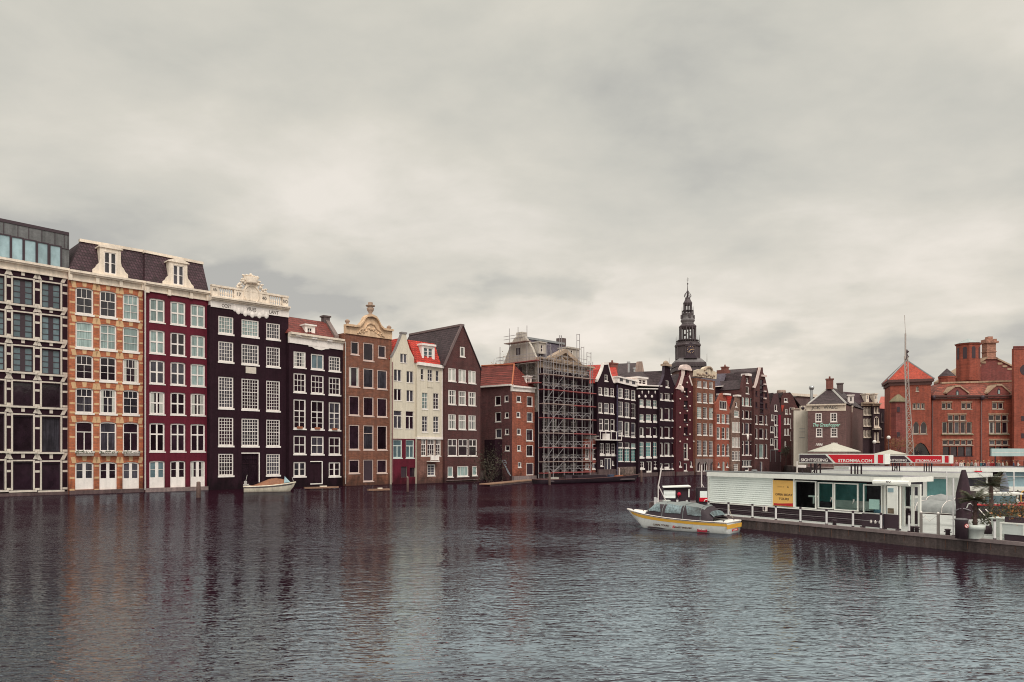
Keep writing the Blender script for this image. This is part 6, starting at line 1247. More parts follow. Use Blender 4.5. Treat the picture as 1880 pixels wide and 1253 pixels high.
m.build('slatted_base', DSL, pv); MB().box(ua, uc, YW+.05, YW+.09, 0, zb-.05).build('base_backing', M('black_backing', (.02, .012, .016)), pv)
MB().box(ua-.1, uc+.05, YW-.1, YW+.08, zb-.09, zb-.01).build('sill_rail', FAS, pv)
# poster
pa, pb = UX(1420.3), UX(1457.6); z0, z1 = ZX(1440, 929.5), ZX(1440, 882.5); ps = MB().box(pa, pb, YW-.05, YW-.02, z0, z1).build('poster', M('poster_yellow', (.80, .47, .13), .45, .04, 0), pv)
MB().box(pa-.06, pa, YW-.08, YW, zb, zf0).box(pb, pb+.06, YW-.08, YW, zb, zf0).build('poster_frame', FAS, pv)
m = MB().box(pa+.05, pb-.01, YW-.06, YW-.051, z0+.02, z0+.13).prism([(pb-.02, z0+.13), (pb-.02, z0+.19), (pa+.4, z0+.13)], YW-.06, YW-.051); m.build('poster_stripe', M('poster_red', (.5, .02, .03)), ps)
INK = M('brown_lettering', (.10, .05, .03), .6, 0, 0)
def jt(s, px, py, h, w_, mat, y=YW-.055, par=None, nm='lettering', sh=0): u, z = J.P(px, py, y); return text(s, h, mat, nm, par or pv, (u, y, z-DZ), width=w_, shear=sh, ext=.004)
W_ = pb-pa; jt('OPEN BOAT', 1439, 910.5, .17, W_*.84, INK, par=ps); jt('TOURS', 1439, 918.3, .17, W_*.5, INK, par=ps); jt('CANAL &', 1433, 895, .08, W_*.36, M('pale_ochre', (.5, .3, .1)), par=ps, nm='logo'); jt('A', 1446.5, 896, .15, .1, INK, par=ps, nm='logo')
# glass bays
def bay(x0, x1, t, b, gl, y=YW, name='window', t0=.055, par=None):
    u0, u1 = J.U(x0, y), J.U(x1, y); z1, z0 = ZX((x0+x1)/2, t, y), ZX((x0+x1)/2, b, y); m = MB().box(u0-t0, u0, y-.04, y+.06, z0-t0, z1+t0).box(u1, u1+t0, y-.04, y+.06, z0-t0, z1+t0).box(u0, u1, y-.04, y+.06, z1, z1+t0).box(u0, u1, y-.04, y+.06, z0-t0, z0)
    o = m.build(name, FAS, par or pv); MB().box(u0, u1, y+.0, y+.03, z0, z1).build('pane', gl, o); return o
def clear_glass():
    m, n, l, p = newmat('clear_glass'); p.inputs['Base Color'].default_value = (.75, .9, .88, 1); p.inputs['Roughness'].default_value = .02; p.inputs['Transmission Weight'].default_value = 1; p.inputs['IOR'].default_value = 1.12
    return m
CG = clear_glass(); TG = M('teal_interior', (.16, .36, .35), .5, .1, 0)
bay(1461, 1497, 885, 932, CG); bay(1503.5, 1529, 888, 932.5, CG); bay(1533.5, 1574, 889.5, 936, CG); bay(1587, 1618, 892, 942, CG)
# interior: floor, back wall, counters, screens, seats
zc = zf0; MB().box(ua+.05, UX(1622), 3.9, 4.0, 0, zc).build('back_wall', M('interior_dark', (.07, .045, .055)), pv); MB().box(ub, ub+.1, YW+.1, 3.9, 0, zc).build('partition', M('interior_dark', (.07,)), pv)
MB().box(J.U(1500, 3.8), J.U(1590, 3.8), 3.82, 3.88, .9, zc-.2).build('rear_window', G['t'], pv)
q = MB().box(UX(1465), UX(1495), 3.0, 3.6, 0, .95).box(UX(1505), UX(1570), 3.6, 4.1, 0, 1.0); q.build('counter', M('counter_dark', (.06, .04, .05)), pv)
m = MB()
for a in (1510, 1535, 1552): u = UX(a); m.box(u, u+.9, 2.6, 2.65, .75, 1.15).box(u, u+.9, 2.2, 2.65, .7, .75)
m.build('bench', M('bench_white', (.5, .5, .48)), pv)
MB().box(UX(1470), UX(1488), 2.2, 2.3, 1.25, 1.34).box(UX(1478), UX(1480), 2.2, 2.3, .9, 1.25).build('display_stand', WH, pv)
MB().box(UX(1593), UX(1612), YW+.12, YW+.14, .85, 1.35).build('notice_sheet', SHT, pv); MB().box(UX(1590), UX(1617), 2.2, 2.9, 0, 1.0).build('leaflet_rack', M('leaflets_blue', (.12, .22, .30), .6, .5, 0, 6), pv)
o = jt('7', 1525, 921, .3, .13, WH, YW-.01, nm='window_mark', sh=.3); jt('7', 1566, 925, .3, .13, WH, YW-.01, nm='window_mark', sh=.3)
# roof and fascia
ur = J.U(1655, 1.2); rf = MB().box(J.U(1297.5, 1.2), ur, 1.2, 4.2, zf0, zf1).build('roof', FAS, pv)
MB().box(J.U(1297.5, 1.2)+.12, ur-.1, 1.35, 4.05, zf1, zf1+.03).build('roof_felt', M('roof_felt', (.26, .25, .27), .9, .25, 0), rf)
MB().tube((J.U(1600, .95), 1.14, zf0-.02), (J.U(1667, 1.0), 1.14, zf0-.02), .13, 10).build('awning_roll', FAS, pv)
m = MB().box(ua-.2, ur, 1.3, 1.36, zf1+.03, zf1+.1); u = J.U(1385, 2.5); m.lathe([(.09, .03), (.09, .10), (.18, .12), (.14, .18)], (u, 2.5, zf1), 10); m.build('roof_vent', LEAD, rf)
jt('tv', 1631, 886.5, .14, .26, DRK, .99, nm='lettering')
# porch: open white door leaf, frames
dl = MB().box(J.U(1629, .9), J.U(1648, .9), .88, .94, .05, ZX(1638, 893, .9)); dd_ = dl.build('door', FAS, pv); MB().box(J.U(1630.5, .9), J.U(1641, .9), .865, .879, ZX(1636, 904, .9), ZX(1636, 896.5, .9)).build('pane', G['b'], dd_)
MB().box(J.U(1630.5, .9), J.U(1641.5, .9), .865, .879, ZX(1636, 943, .9), ZX(1636, 933.5, .9)).build('photo_panel', M('photo_panel', (.16, .12, .08), .5, .6, 0, 9), dd_)
MB().box(UX(1622), UX(1625), YW, YW+.12, 0, zf0).box(UX(1650), UX(1652.5), YW, YW+.12, 0, zf0).build('porch_post', FAS, pv); MB().box(J.U(1655, 3.2), J.U(1657.5, 3.2), 3.2, 3.3, 0, zf0).build('wooden_post', M('orange_timber', (.35, .17, .08)), pv)
# screen panels on the deck
for i, (a, b, t, c, yy) in enumerate(((1583, 1621, 944, 973, .35), (1622.5, 1650, 945, 974, .45), (1656, 1690, 938, 962, 3.6))):
    u0, u1 = J.U(a, yy), J.U(b, yy); h_ = J.P((a+b)/2, t, yy)[1]-DZ; t_ = jset('screen_panel', (u0+u1)/2, yy, label=['black screen panel with white pictograms in front of the pavilion door', 'plain black screen panel at the end of the pavilion', 'black screen panel set back beside the white door frame'][i], category='screen', group='black deck screens')
    w2 = (u1-u0)/2; MB().box(-w2, w2, -.03, .03, .08, h_).build('panel', DSL, t_); MB().box(-w2, -w2+.05, -.2, .2, 0, .08).box(w2-.05, w2, -.2, .2, 0, .08).build('foot', DRK, t_)
    if i == 0:
        m = MB()
        for k in range(3): m.lathe([(.05, 0), (.06, .08), (.02, .16)], (-.05+k*.22, -.04, h_-.45), 6, sy=.2)
        m.build('pictograms', WH, t_)
# railing posts
rl = jset('railing', label='waterside railing of white posts with black caps along the pontoon edge', category='railing')
RPW = M('railing_white', (.72, .70, .70), .5, .05, .1)
posts = [(1301, 1), (1337.5, 1), (1381.5, 1), (1424.5, 1), (1469.5, 1), (1517.5, 1), (1566, 1), (1617.5, 1)]; us = []
for px, _ in posts: u = J.U(px, .12); us.append(u); pp_ = MB().tube((u, .12, .08), (u, .12, .72), .052, 8).build('post', RPW, rl); MB().tube((u, .12, 0), (u, .12, .08), .07, 8).build('foot', DRK, pp_); MB().tube((u, .12, .72), (u, .12, .82), .062, 8).build('cap', DRK, pp_)
MB().tube((us[0], .12, .77), (us[-1], .12, .77), .018, 5).tube((us[0], .12, .40), (us[-1], .12, .40), .01, 4).build('rail', M('rail_grey', (.4, .38, .38)), rl)
for px, lab in ((1655+14, 'short white post standing alone left of the steel gate'), (1826, 'short white post beside the white slatted planter box')):
    u = J.U(px, .12); t_ = jset('bollard_post', u, .12, label=lab, category='post', group='short white edge posts'); MB().tube((0, 0, .08), (0, 0, .80), .05, 8).build('post', RPW, t_); MB().tube((0, 0, 0), (0, 0, .08), .07, 8).tube((0, 0, .8), (0, 0, .88), .06, 8).build('cap', DRK, t_)
# life ring box on slats
u = J.U(1406, 1.42); t_ = jset('shore_power_box', u, 1.40, .95, label='white shore power box with black sockets fixed below the roller shutter', category='power box'); MB().box(-.12, .12, -.1, .02, 0, .32).build('case', WH, t_); MB().box(-.05, .05, -.125, -.1, .06, .26).build('socket', DRK, t_); MB().path([(0, -.12, .05), (-.1, -.13, -.15), (-.2, -.1, -.3)], .015, 5).build('cable', DRK, t_)
for px, lab in ((1532, 'squat black mooring bollard below the widest pavilion window'), (1674, 'left one of two squat black mooring bollards beside the short white post'), (1683, 'right one of two squat black mooring bollards next to the steel gate'), (1740, 'squat black mooring bollard between steel gate and bin')):
    u = J.U(px, .3); t_ = jset('mooring_bollard', u, .3, label=lab, category='bollard', group='black mooring bollards'); MB().lathe([(.1, 0), (.09, .2), (.13, .24), (.13, .28), (.05, .3)], (0, 0, 0), 10).build('post', DRK, t_); MB().tube((-.16, 0, .16), (.16, 0, .16), .025, 6).build('crossbar', DRK, t_)
# steel gate
u0, u1 = J.U(1691, .1), J.U(1722.5, .1); gt = jset('steel_gate', u0, .1, label='low brushed steel boarding gate with a crossed chain at the pontoon edge', category='gate'); gw = u1-u0
STL = M('brushed_steel', (.33, .29, .27), .4, .15, .1, metal=.5); gh = .95
for x in (0, gw): pst = MB().box(x-.05, x+.05, -.04, .04, 0, gh).build('post', STL, gt); MB().ball((x, 0, gh+.03), .06, 8).build('knob', WH, pst)
MB().path([(0, 0, gh-.05), (gw*.5, 0, gh-.35), (gw, 0, gh-.05)], .012, 4).path([(0, 0, gh-.3), (gw*.3, 0, gh-.1)], .01, 4).build('chain', WH, gt)
MB().box(0, gw, -.05, .05, .0, .05).build('threshold', SILV, gt)
# folded parasol and bin
p = on_level(1771, 968, DZ); t_ = empty('folded_parasol', (p.x, p.y, DZ), label='closed black parasol standing behind the litter bin on the pontoon', category='parasol'); k = p.y/FP; CV = M('black_canvas', (.045, .022, .032), .8, .2, .2)
rad = [(13, 15), (13.5, 40), (13.8, 50), (11.5, 62), (9, 76), (6.5, 92), (4.0, 103), (3.4, 105)]
m = MB(); n = 16; vs = []
for r, h_ in rad:
    for i in range(n): a = 2*math.pi*i/n; q = r*k*(1+.14*math.cos(a*5)+.05*math.sin(a*3+h_*.1)); vs.append((q*math.cos(a)-(1.5*k if h_ > 60 else 0), q*math.sin(a), h_*k))
fs = [(j*n+i, j*n+(i+1) % n, (j+1)*n+(i+1) % n, (j+1)*n+i) for j in range(len(rad)-1) for i in range(n)]+[tuple(range((len(rad)-1)*n, len(rad)*n))]
m.add(vs, fs, True); m.build('canopy', CV, t_); MB().tube((0, 0, 0), (0, 0, 16*k), .04, 8).build('pole', SILV, t_); MB().path([(13.7*k*math.cos(a), 13.7*k*math.sin(a), (32+3*math.sin(a*2))*k) for a in [math.pi*2*i/12 for i in range(13)]], .03, 5).build('strap', M('grey_strap', (.25, .22, .25)), t_)
MB().path([(-4*k, -12.5*k, 36*k), (-2*k, -13.8*k, 43*k), (2*k, -13.8*k, 44.5*k), (6*k, -12.5*k, 40*k)], .028, 5).path([(5*k, -12*k, 47*k), (9*k, -10*k, 40*k), (13*k, -7*k, 37*k)], .02, 4).build('hoop', M('pale_tube', (.6, .6, .58)), t_); MB().box(-.05, .4, -.5, .5, 0, .06).build('base', DRK, t_)
p = on_level(1772, 990, DZ); t_ = empty('litter_bin', (p.x, p.y+.25, DZ), label='black cylindrical litter bin with a round red and white badge', category='litter bin'); k = p.y/FP
MB().lathe([(10.5*k, 0), (11*k, 33*k), (11.3*k, 34*k)], (0, 0, 0), 16).build('body', M('bin_black', (.055, .035, .045), .45, .15, .1), t_); MB().lathe([(11.6*k, 34*k), (11.8*k, 35.5*k), (8*k, 37*k), (2*k, 37.6*k)], (0, 0, 0), 16).build('lid', M('bin_lid', (.14, .13, .14), .4), t_)
bd = MB().prism([(2.5*k+4*k*math.cos(i*math.pi/10), 24*k+4*k*math.sin(i*math.pi/10)) for i in range(20)], -11.5*k, -10.9*k).build('badge', M('badge_red', (.45, .06, .06), .5, 0, 0), t_); MB().prism([(2.5*k+2.9*k*math.cos(i*math.pi/10), 24*k+2.9*k*math.sin(i*math.pi/10)) for i in range(20)], -11.65*k, -11.51*k).build('badge_disc', WH, bd)
MB().hexa([(2.5*k-2.2*k, -11.8*k, 25*k), (2.5*k+1.6*k, -11.8*k, 21.6*k), (2.5*k+1.6*k, -11.66*k, 21.6*k), (2.5*k-2.2*k, -11.66*k, 25*k), (2.5*k-1.6*k, -11.8*k, 26.4*k), (2.5*k+2.2*k, -11.8*k, 23*k), (2.5*k+2.2*k, -11.66*k, 23*k), (2.5*k-1.6*k, -11.66*k, 26.4*k)]).build('badge_bar', M('badge_red', (.45,)), bd)
p = on_level(1787, 985, DZ); t_ = empty('red_pennant', (p.x, p.y+.5, DZ), label='red triangular pennant between litter bin and palm pot', category='pennant'); MB().prism([(-.1, .05), (.16, .0), (-.1, .62)], -.02, .02).build('cloth', M('pennant_red', (.5, .015, .05)), t_); MB().tube((-.11, 0, 0), (-.11, 0, .66), .012, 5).build('stick', SILV, t_)
# slim white poles
for px, pb_, pt, lab in ((1750.3, 985, 878, 'tall thin white pole immediately left of the litter bin'), (1738, 938, 866, 'thin white pole left of the closed black parasol'), (1662, 963, 900, 'thin white pole between two black screens')):
    p = on_level(px, pb_, DZ); h_ = at(px, pt, p.y).z-DZ; t_ = empty('pole', (p.x, p.y, DZ), label=lab, category='pole', group='thin white deck poles'); MB().tube((0, 0, 0), (0, 0, h_), .035, 8).build('shaft', RPW, t_); MB().lathe([(.1, 0), (.06, .06)], (0, 0, 0), 8).build('foot', DRK, t_)
# palms
FR = M('palm_leaf', (.055, .060, .030), .6, .4, 0, 2); FR2 = M('palm_leaf_dry', (.10, .06, .03), .7, .3, 0, 2); TRK = M('palm_trunk', (.075, .045, .04), .9, .4, 0, 4, bump=1); POT = M('white_pot', (.62, .66, .62), .5, .05, .12)
def palm(px, pb_, ph, pot, cr, lab, seed, LS=27):
    rnd = random.Random(seed); p = on_level(px, pb_, DZ); k = p.y/FP; t_ = empty('potted_palm', (p.x, p.y+.4, DZ), label=lab, category='palm', group='potted palms on the pontoon')
    if pot: MB().lathe([(12.5*k, 0), (13*k, 1*k), (15*k, 17*k), (16.3*k, 17.2*k), (16.8*k, 26*k), (15.8*k, 26*k), (15.2*k, 24*k)], (0, 0, 0), 20).build('pot', POT, t_)
    z0 = 24*k if pot else 0; H = ph*k; m = MB(); a = []
    for i in range(12): f_ = i/11; a.append(((4.2-1.0*f_+rnd.uniform(-.6, .6))*k, z0+(H-z0)*f_))
    m.lathe(a, (0, 0, 0), 10, False)
    for i in range(60):
        z = rnd.uniform(z0, H); an = rnd.uniform(0, 6.28); c_, s_ = math.cos(an), math.sin(an); r = 4.4*k; m.add([(r*c_-.03*s_, r*s_+.03*c_, z), (r*c_+.03*s_, r*s_-.03*c_, z), ((r+.09)*c_, (r+.09)*s_, z+.12)], [(0, 1, 2)])
    m.build('trunk', TRK, t_); fr = MB(); dry = MB()
    for i in range(cr):
        an = rnd.uniform(0, 6.28); el = math.asin(rnd.uniform(-.35, 1)); L = rnd.uniform(.75, 1.05)*LS*k; tgt = dry if (el < -.2 or rnd.random() < .18) else fr; c_, s_ = math.cos(an), math.sin(an)
        cx, cy, cz = 0, 0, H; pts = [];
        for j in range(7): f_ = j/6; rr = L*f_*math.cos(el-.25*f_); zz = H+L*(f_*math.sin(el)-.16*f_*f_); pts.append((rr*c_, rr*s_, zz))
        tgt.path(pts, .008, 3)
        for j in range(1, 7):
            for q in range(3):
                f_ = (j-q/3)/6; x, y, z = [lerp(pts[j-1][w2], pts[j][w2], 1-q/3) for w2 in range(3)]; ll = .30*(1-abs(f_-.5)); 
                for sd in (-1, 1):
                    ex, ey, ez_ = x-s_*sd*ll+c_*ll*.9, y+c_*sd*ll+s_*ll*.9, z-rnd.uniform(-.03, .04); tgt.add([(x, y, z), (x+c_*.028, y+s_*.028, z+.01), (ex, ey, ez_)], [(0, 1, 2)])
    fr.build('fronds', FR, t_); dry.build('dry_fronds', FR2, t_); return t_
palm(1801, 991, 72, True, 34, 'potted palm in a big white tapered pot right of the litter bin', 3); palm(1829, 962, 70, False, 34, 'second palm standing behind and right of the white pot', 9, 36)
# white slatted planter box with autumn plants, low white boxes
p = on_level(1838, 999, DZ); t_ = jset('planter_box', J.U(1838, .25), .25, label='long white panelled planter box at the right end of the pontoon edge', category='planter'); L = 3.2
MB().box(0, L, 0, 1.0, .28, .72).build('body', M('planter_white', (.60, .64, .62), .5, .05, .1), t_); MB().box(-.04, L, -.04, 1.04, .72, .77).build('top_board', FAS, t_); MB().box(.1, L, .05, .95, 0, .28).build('dark_base', DSL, t_); m = MB()
for i in range(5): m.box(-.04+i*.86, .04+i*.86, -.03, .0, .28 if i else 0, .72)
m.build('battens', FAS, t_)
def leaves(n, rx, ry, rz, size, cz, mat, parent, seed=1, name='leaves'):
    r = random.Random(seed); m = MB()
    for _ in range(n):
        a = r.gauss(0, .45), r.gauss(0, .45), r.gauss(0, .4); x, y, z = a[0]*rx, a[1]*ry, cz+a[2]*rz; s_ = size*r.uniform(.5, 1.4); u1, u2, u3 = [r.uniform(-s_, s_) for _ in range(3)]
        m.add([(x, y, z), (x+u1, y+u2, z+s_), (x+u1+u3, y-u2, z+s_*.3)], [(0, 1, 2)])
    return m.build(name, mat, parent)
t2_ = jset('autumn_shrub', J.U(1873, .6), .7, 1.38, label='orange and green shrub in a dark trough on the white planter box', category='shrub'); MB().box(-.5, 1.6, -.3, .3, 0, .22).build('trough', DSL, t2_); leaves(420, .9, .5, .6, .06, .38, M('autumn_leaves', (.32, .13, .04), .7, .5, 0, 5), t2_); leaves(420, .9, .5, .6, .06, .36, FR, t2_, 2, 'green_leaves')
for px, y_, s_, lab, sd in ((1812, 2.6, .55, 'low dark green shrub behind the white tapered pot', 11), (1843, 3.2, .75, 'broad dark green shrub between the palms and the planter box', 12), (1858, 5.0, .9, 'tall straggly green shrub left of the autumn shrub', 13)):
    t_ = jset('shrub', J.U(px, y_), y_, label=lab, category='shrub', group='green shrubs on the pontoon'); MB().lathe([(.2, 0), (.26, .35)], (0, 0, 0), 10).build('pot', DSL, t_); leaves(500, s_, s_, s_*1.1, .07, .35+s_*.6, FR, t_, sd)
for px, pb_, pt, lab in ((1861.5, 948, 867, 'tall thin white pole just left of the yellow trolley'), (1851, 938, 905, 'shorter thin white pole between shrub and billboard'),):
    p = on_level(px, pb_, DZ); t_ = empty('pole', (p.x, p.y, DZ), label=lab, category='pole', group='thin white deck poles'); h_ = at(px, pt, p.y).z-DZ; MB().tube((0, 0, 0), (0, 0, h_), .035, 8).build('shaft', RPW, t_); MB().lathe([(.1, 0), (.06, .06)], (0, 0, 0), 8).build('foot', DRK, t_)
t_ = jset('white_box', J.U(1815, 1.1), 1.6, label='white cloth covered table behind the short white post', category='table'); MB().hexa([(0, 0, 0), (.9, 0, 0), (.9, .7, 0), (0, .7, 0), (-.1, -.1, .8), (1.25, -.1, .8), (1.25, .8, .8), (-.1, .8, .8)]).build('cloth', POT, t_); MB().box(-.15, 1.3, -.15, .85, .8, .84).build('top', POT, t_)
t_ = jset('deck_chairs_stack', J.U(1822, 3.5), 4.0, label='folded white deck chairs with red cloth leaning behind the palms', category='deck chairs'); m = MB()
for i in range(2): m.tube((i*.3, 0, .1), (i*.3-.9, .2, 1.0), .022, 5)
m.build('frames', WH, t_); MB().hexa([(-.1, -.1, .1), (.7, -.1, .1), (.7, .3, .1), (-.1, .3, .1), (-.3, -.1, .35), (.5, -.1, .35), (.5, .3, .35), (-.3, .3, .35)]).build('seat_cloth', M('pennant_red', (.5,)), t_)
# yellow hoop ladder and folded grey parasol at the frame edge
p = on_level(1879, 950, DZ); t_ = empty('yellow_trolley', (p.x, p.y, DZ), label='tall yellow tubular trolley frame cut by the right edge', category='trolley'); h_ = at(1879, 902, p.y).z-DZ; YL = M('yellow_paint', (.70, .40, .08), .45, .05, .05)
MB().path([(-.14, 0, 0), (-.14, 0, h_-.15), (-.05, 0, h_), (.5, 0, h_), (.6, 0, h_-.15), (.6, 0, 0)], .03, 6).path([(-.14, 0, h_*.6), (.6, 0, h_*.6)], .02, 5).path([(-.14, 0, h_*.3), (.6, 0, h_*.3)], .02, 5).build('frame', YL, t_); MB().box(-.14, .6, -.05, .4, 0, .06).build('foot_plate', DRK, t_)
p = on_level(1875, 946, DZ); t_ = empty('folded_parasol', (p.x, p.y+1.5, DZ), label='closed blue-grey parasol near the right edge behind the yellow trolley', category='parasol'); k = p.y/FP
m = MB(); rad = [(4, 22), (7.5, 30), (7, 50), (5.2, 66), (2.0, 76)]; n = 12; vs = []
for r, h_ in rad:
    for i in range(n): a = 2*math.pi*i/n; q = r*k*(1+.2*math.cos(a*4)); vs.append((q*math.cos(a), q*math.sin(a), h_*k))
m.add(vs, [(j*n+i, j*n+(i+1) % n, (j+1)*n+(i+1) % n, (j+1)*n+i) for j in range(len(rad)-1) for i in range(n)]+[tuple(range(4*n, 5*n))]).build('canopy', M('blue_grey_canvas', (.24, .27, .34), .8, .15, .15), t_); MB().tube((0, 0, 0), (0, 0, 24*k), .04, 8).build('pole', SILV, t_)
# ============================================================ roof sign boards
REDS = M('sign_red', (.60, .010, .025), .4, .03, 0); BLKS = M('sign_black', (.05, .028, .04), .5, .05, 0)
def sign(F, x0, x1, xs, t, b, y, zroof, lab, end=True, par_name='roof_sign'):
    u0, u1 = F.U(x0, y), F.U(x1, y); z1 = F.P((x0+x1)/2, t, y)[1]; z0 = F.P((x0+x1)/2, b, y)[1]; us_ = F.U(xs, y)
    pw = F.O+F.d*u0+Vector((-F.d.y, F.d.x))*y; t_ = empty(par_name, (pw.x, pw.y, zroof), F.root.rotation_euler.z, label=lab, category='sign', group='sightseeing signs on the pavilion roofs'); L = u1-u0; h0, h1 = z0-zroof, z1-zroof; H = h1-h0; e = .07*H*1.3; xs_ = us_-u0
    MB().box(0, L+ (.12*L if end else 0), 0, .5, h0, h1).build('casing', FAS, t_)
    MB().prism([(e, h0+e), (xs_+H*.32, h0+e), (xs_-H*.55, h1-e), (e, h1-e)], -.02, -.003).build('black_panel', BLKS, t_); MB().prism([(xs_+H*.62, h0+e), (L-e*.6, h0+e), (L-e*.6, h1-e), (xs_-H*.25, h1-e)], -.02, -.003).build('red_panel', REDS, t_)
    text('SIGHTSEEING', H*.42, WH, 'lettering', t_, (e+(xs_-e)*.5, -.025, h0+H*.2), width=(xs_-e)*.88, ext=.006); text('STROMMA.COM', H*.44, WH, 'lettering', t_, ((xs_+H*.7+L)/2, -.025, h0+H*.16), width=(L-xs_-H*.6)*.86, ext=.006)
    if end: MB().box(L+.04*L, L+.1*L, -.02, -.003, h0+e, h1-e).build('end_panel', REDS, t_)
    for x in (.16, .24, .70, .78): MB().box(L*x-.03, L*x+.03, .05, .11, 0, h0).box(L*x-.03, L*x+.03, .4, .46, 0, h0).build('leg', DRK, t_)
    MB().tube((L*.17, .08, 0), (L*.24, .43, h0), .02, 4).tube((L*.24, .08, 0), (L*.17, .43, h0), .02, 4).build('brace', DRK, t_); return t_
sign(J, 1466.5, 1606, 1524, 833.5, 851.5, 3.3, DZ+zf1, 'near roof sign lettered SIGHTSEEING STROMMA.COM, left one of the two')
cam_ = jset('roof_cctv', J.U(1473, 3), 3.0, DZ+zf1, label='small white camera on a short stalk at the left end of the roof sign', category='camera'); MB().tube((0, 0, 0), (0, 0, .35), .03, 6).build('stalk', DRK, cam_); MB().box(-.25, .2, -.08, .08, .35, .5).build('housing', WH, cam_)
t_ = jset('pole', J.U(1463.5, 3.8), 3.8, DZ+zf1, label='short white pole rising from the pavilion roof left of the sign', category='pole'); MB().tube((0, 0, 0), (0, 0, .7), .04, 6).build('shaft', WH, t_); MB().box(-.08, .08, -.08, .08, 0, .04).build('foot', WH, t_)
# ============================================================ second pontoon and its pavilion behind
K = Fac(1480, 1880, Y0=JO.y+20.5, Y1=47.0, name='pontoon', label='second pontoon farther back under the long white glazed pavilion', category='pontoon')
# keep it parallel to the first
K.d = jd.copy(); K.O = Vector(((1480-CX)/FP*62, 62)); K.root.location = (K.O.x, K.O.y, 0); K.root.rotation_euler = (0, 0, jrot); kr = K.root
LK = 13.6; MB().box(0, LK, 0, 9, -.6, .55).build('hull', PC1, kr); MB().box(.02, LK-.02, .02, 8.98, .551, .6).build('deck', DKM, kr)
def kset(name, u=0, y=0, z=.6, **k): p = K.O+K.d*u+Vector((-K.d.y, K.d.x))*y; return empty(name, (p.x, p.y, z), jrot, **k)
k2 = kset('pavilion', label='long white glazed pavilion on the second pontoon with teal windows', category='pavilion'); zt2 = 1.93
MB().box(.1, LK-1.2, .6, 4.5, zt2, zt2+.32).build('roof', FAS, k2); MB().box(.2, LK-1.3, .7, 4.4, zt2+.32, zt2+.34).build('roof_felt', M('roof_felt', (.26,)), k2)
u = .8; i = 0
while u < LK-3:
    w_ = (1.6, 1.5, 2.2, 1.2, 1.9)[i % 5]; g_ = (G['t'], G['d'], G['b'], G['t'], G['m'])[i % 5]; o = MB().box(u, u+.28, .9, 1.05, 0, zt2).box(u+.28, u+w_, .9, 1.05, 0, .5).box(u+.28, u+w_, .9, 1.05, zt2-.14, zt2).build('window', FAS, k2); MB().box(u+.28, u+w_, .97, 1.0, .5, zt2-.14).build('pane', g_, o); u += w_; i += 1
MB().box(.5, u, 1.06, 4.2, 0, zt2-.02).build('walls', FAS, k2)
sign(K, 1621, 1730, 1668, 836, 850.5, 2.2, .6+zt2+.32, 'far roof sign lettered SIGHTSEEING STROMMA.COM, right one of the two')
# white door frame standing on the deck, third glazed pavilion far behind
u0, u1 = J.U(1656, 3.0), J.U(1689.5, 3.0); hh_ = J.P(1672, 889, 3.0)[1]-DZ; t_ = jset('door_frame', u0, 3.0, label='white double door frame standing behind the black screen right of the pavilion', category='door frame'); L = u1-u0; m = MB()
for x in (0, L*.5, L-.12): m.box(x, x+.12, 0, .12, 0, hh_-.14)
m.box(0, L, 0, .12, hh_-.14, hh_).box(.12, L*.5, .02, .1, .9, 1.0).build('frame', FAS, t_); MB().box(.12, L*.5, .05, .07, 1.0, hh_-.14).build('pane', CG, t_)
N3 = Fac(1555, 1905, Y0=76, Y1=73, name='pavilion', label='long far white pavilion on slender posts with glass bays below the terrace crowd', category='pavilion'); n3 = N3.root; z3 = N3.P(1720, 858.5)[1]
MB().box(0, N3.W, -.6, 5, z3-.42, z3).build('roof', FAS, n3); MB().box(.05, N3.W-.05, -.55, 4.9, z3, z3+.03).build('roof_felt', M('roof_felt', (.26,)), n3); MB().box(0, N3.W, -1.4, 7, -.5, .5).build('pontoon_base', PC1, n3); i = 0; u = 0
while u < N3.W-2:
    w_ = (2.0, 2.6, 1.6, 2.3)[i % 4]; o = MB().box(u, u+.16, -.1, .06, .5, z3-.42).box(u+.16, u+w_, -.06, .04, .5, .95).box(u+.16, u+w_, -.06, .04, 1.9, 1.98).build('window', FAS, n3); MB().box(u+.16, u+w_, .0, .03, .95, z3-.42).build('pane', (G['m'], G['b'], G['t'], G['d'], G['c'])[(i*3) % 5], o); u += w_; i += 1
z = N3.P(1796, 867, -.8)[1]; pw = N3.O+N3.d*N3.U(1796, -.8)+Vector((N3.d.y, -N3.d.x))*.8; t_ = empty('red_sign', (pw.x, pw.y, z), N3.root.rotation_euler.z, label='small red sign hanging under the eave of the far pavilion', category='sign'); MB().box(-.34, .34, -.02, .02, -.2, .12).build('panel', REDS, t_); MB().tube((-.2, 0, .12), (-.2, 0, .4), .015, 4).tube((.2, 0, .12), (.2, 0, .4), .015, 4).build('hanger', DRK, t_)
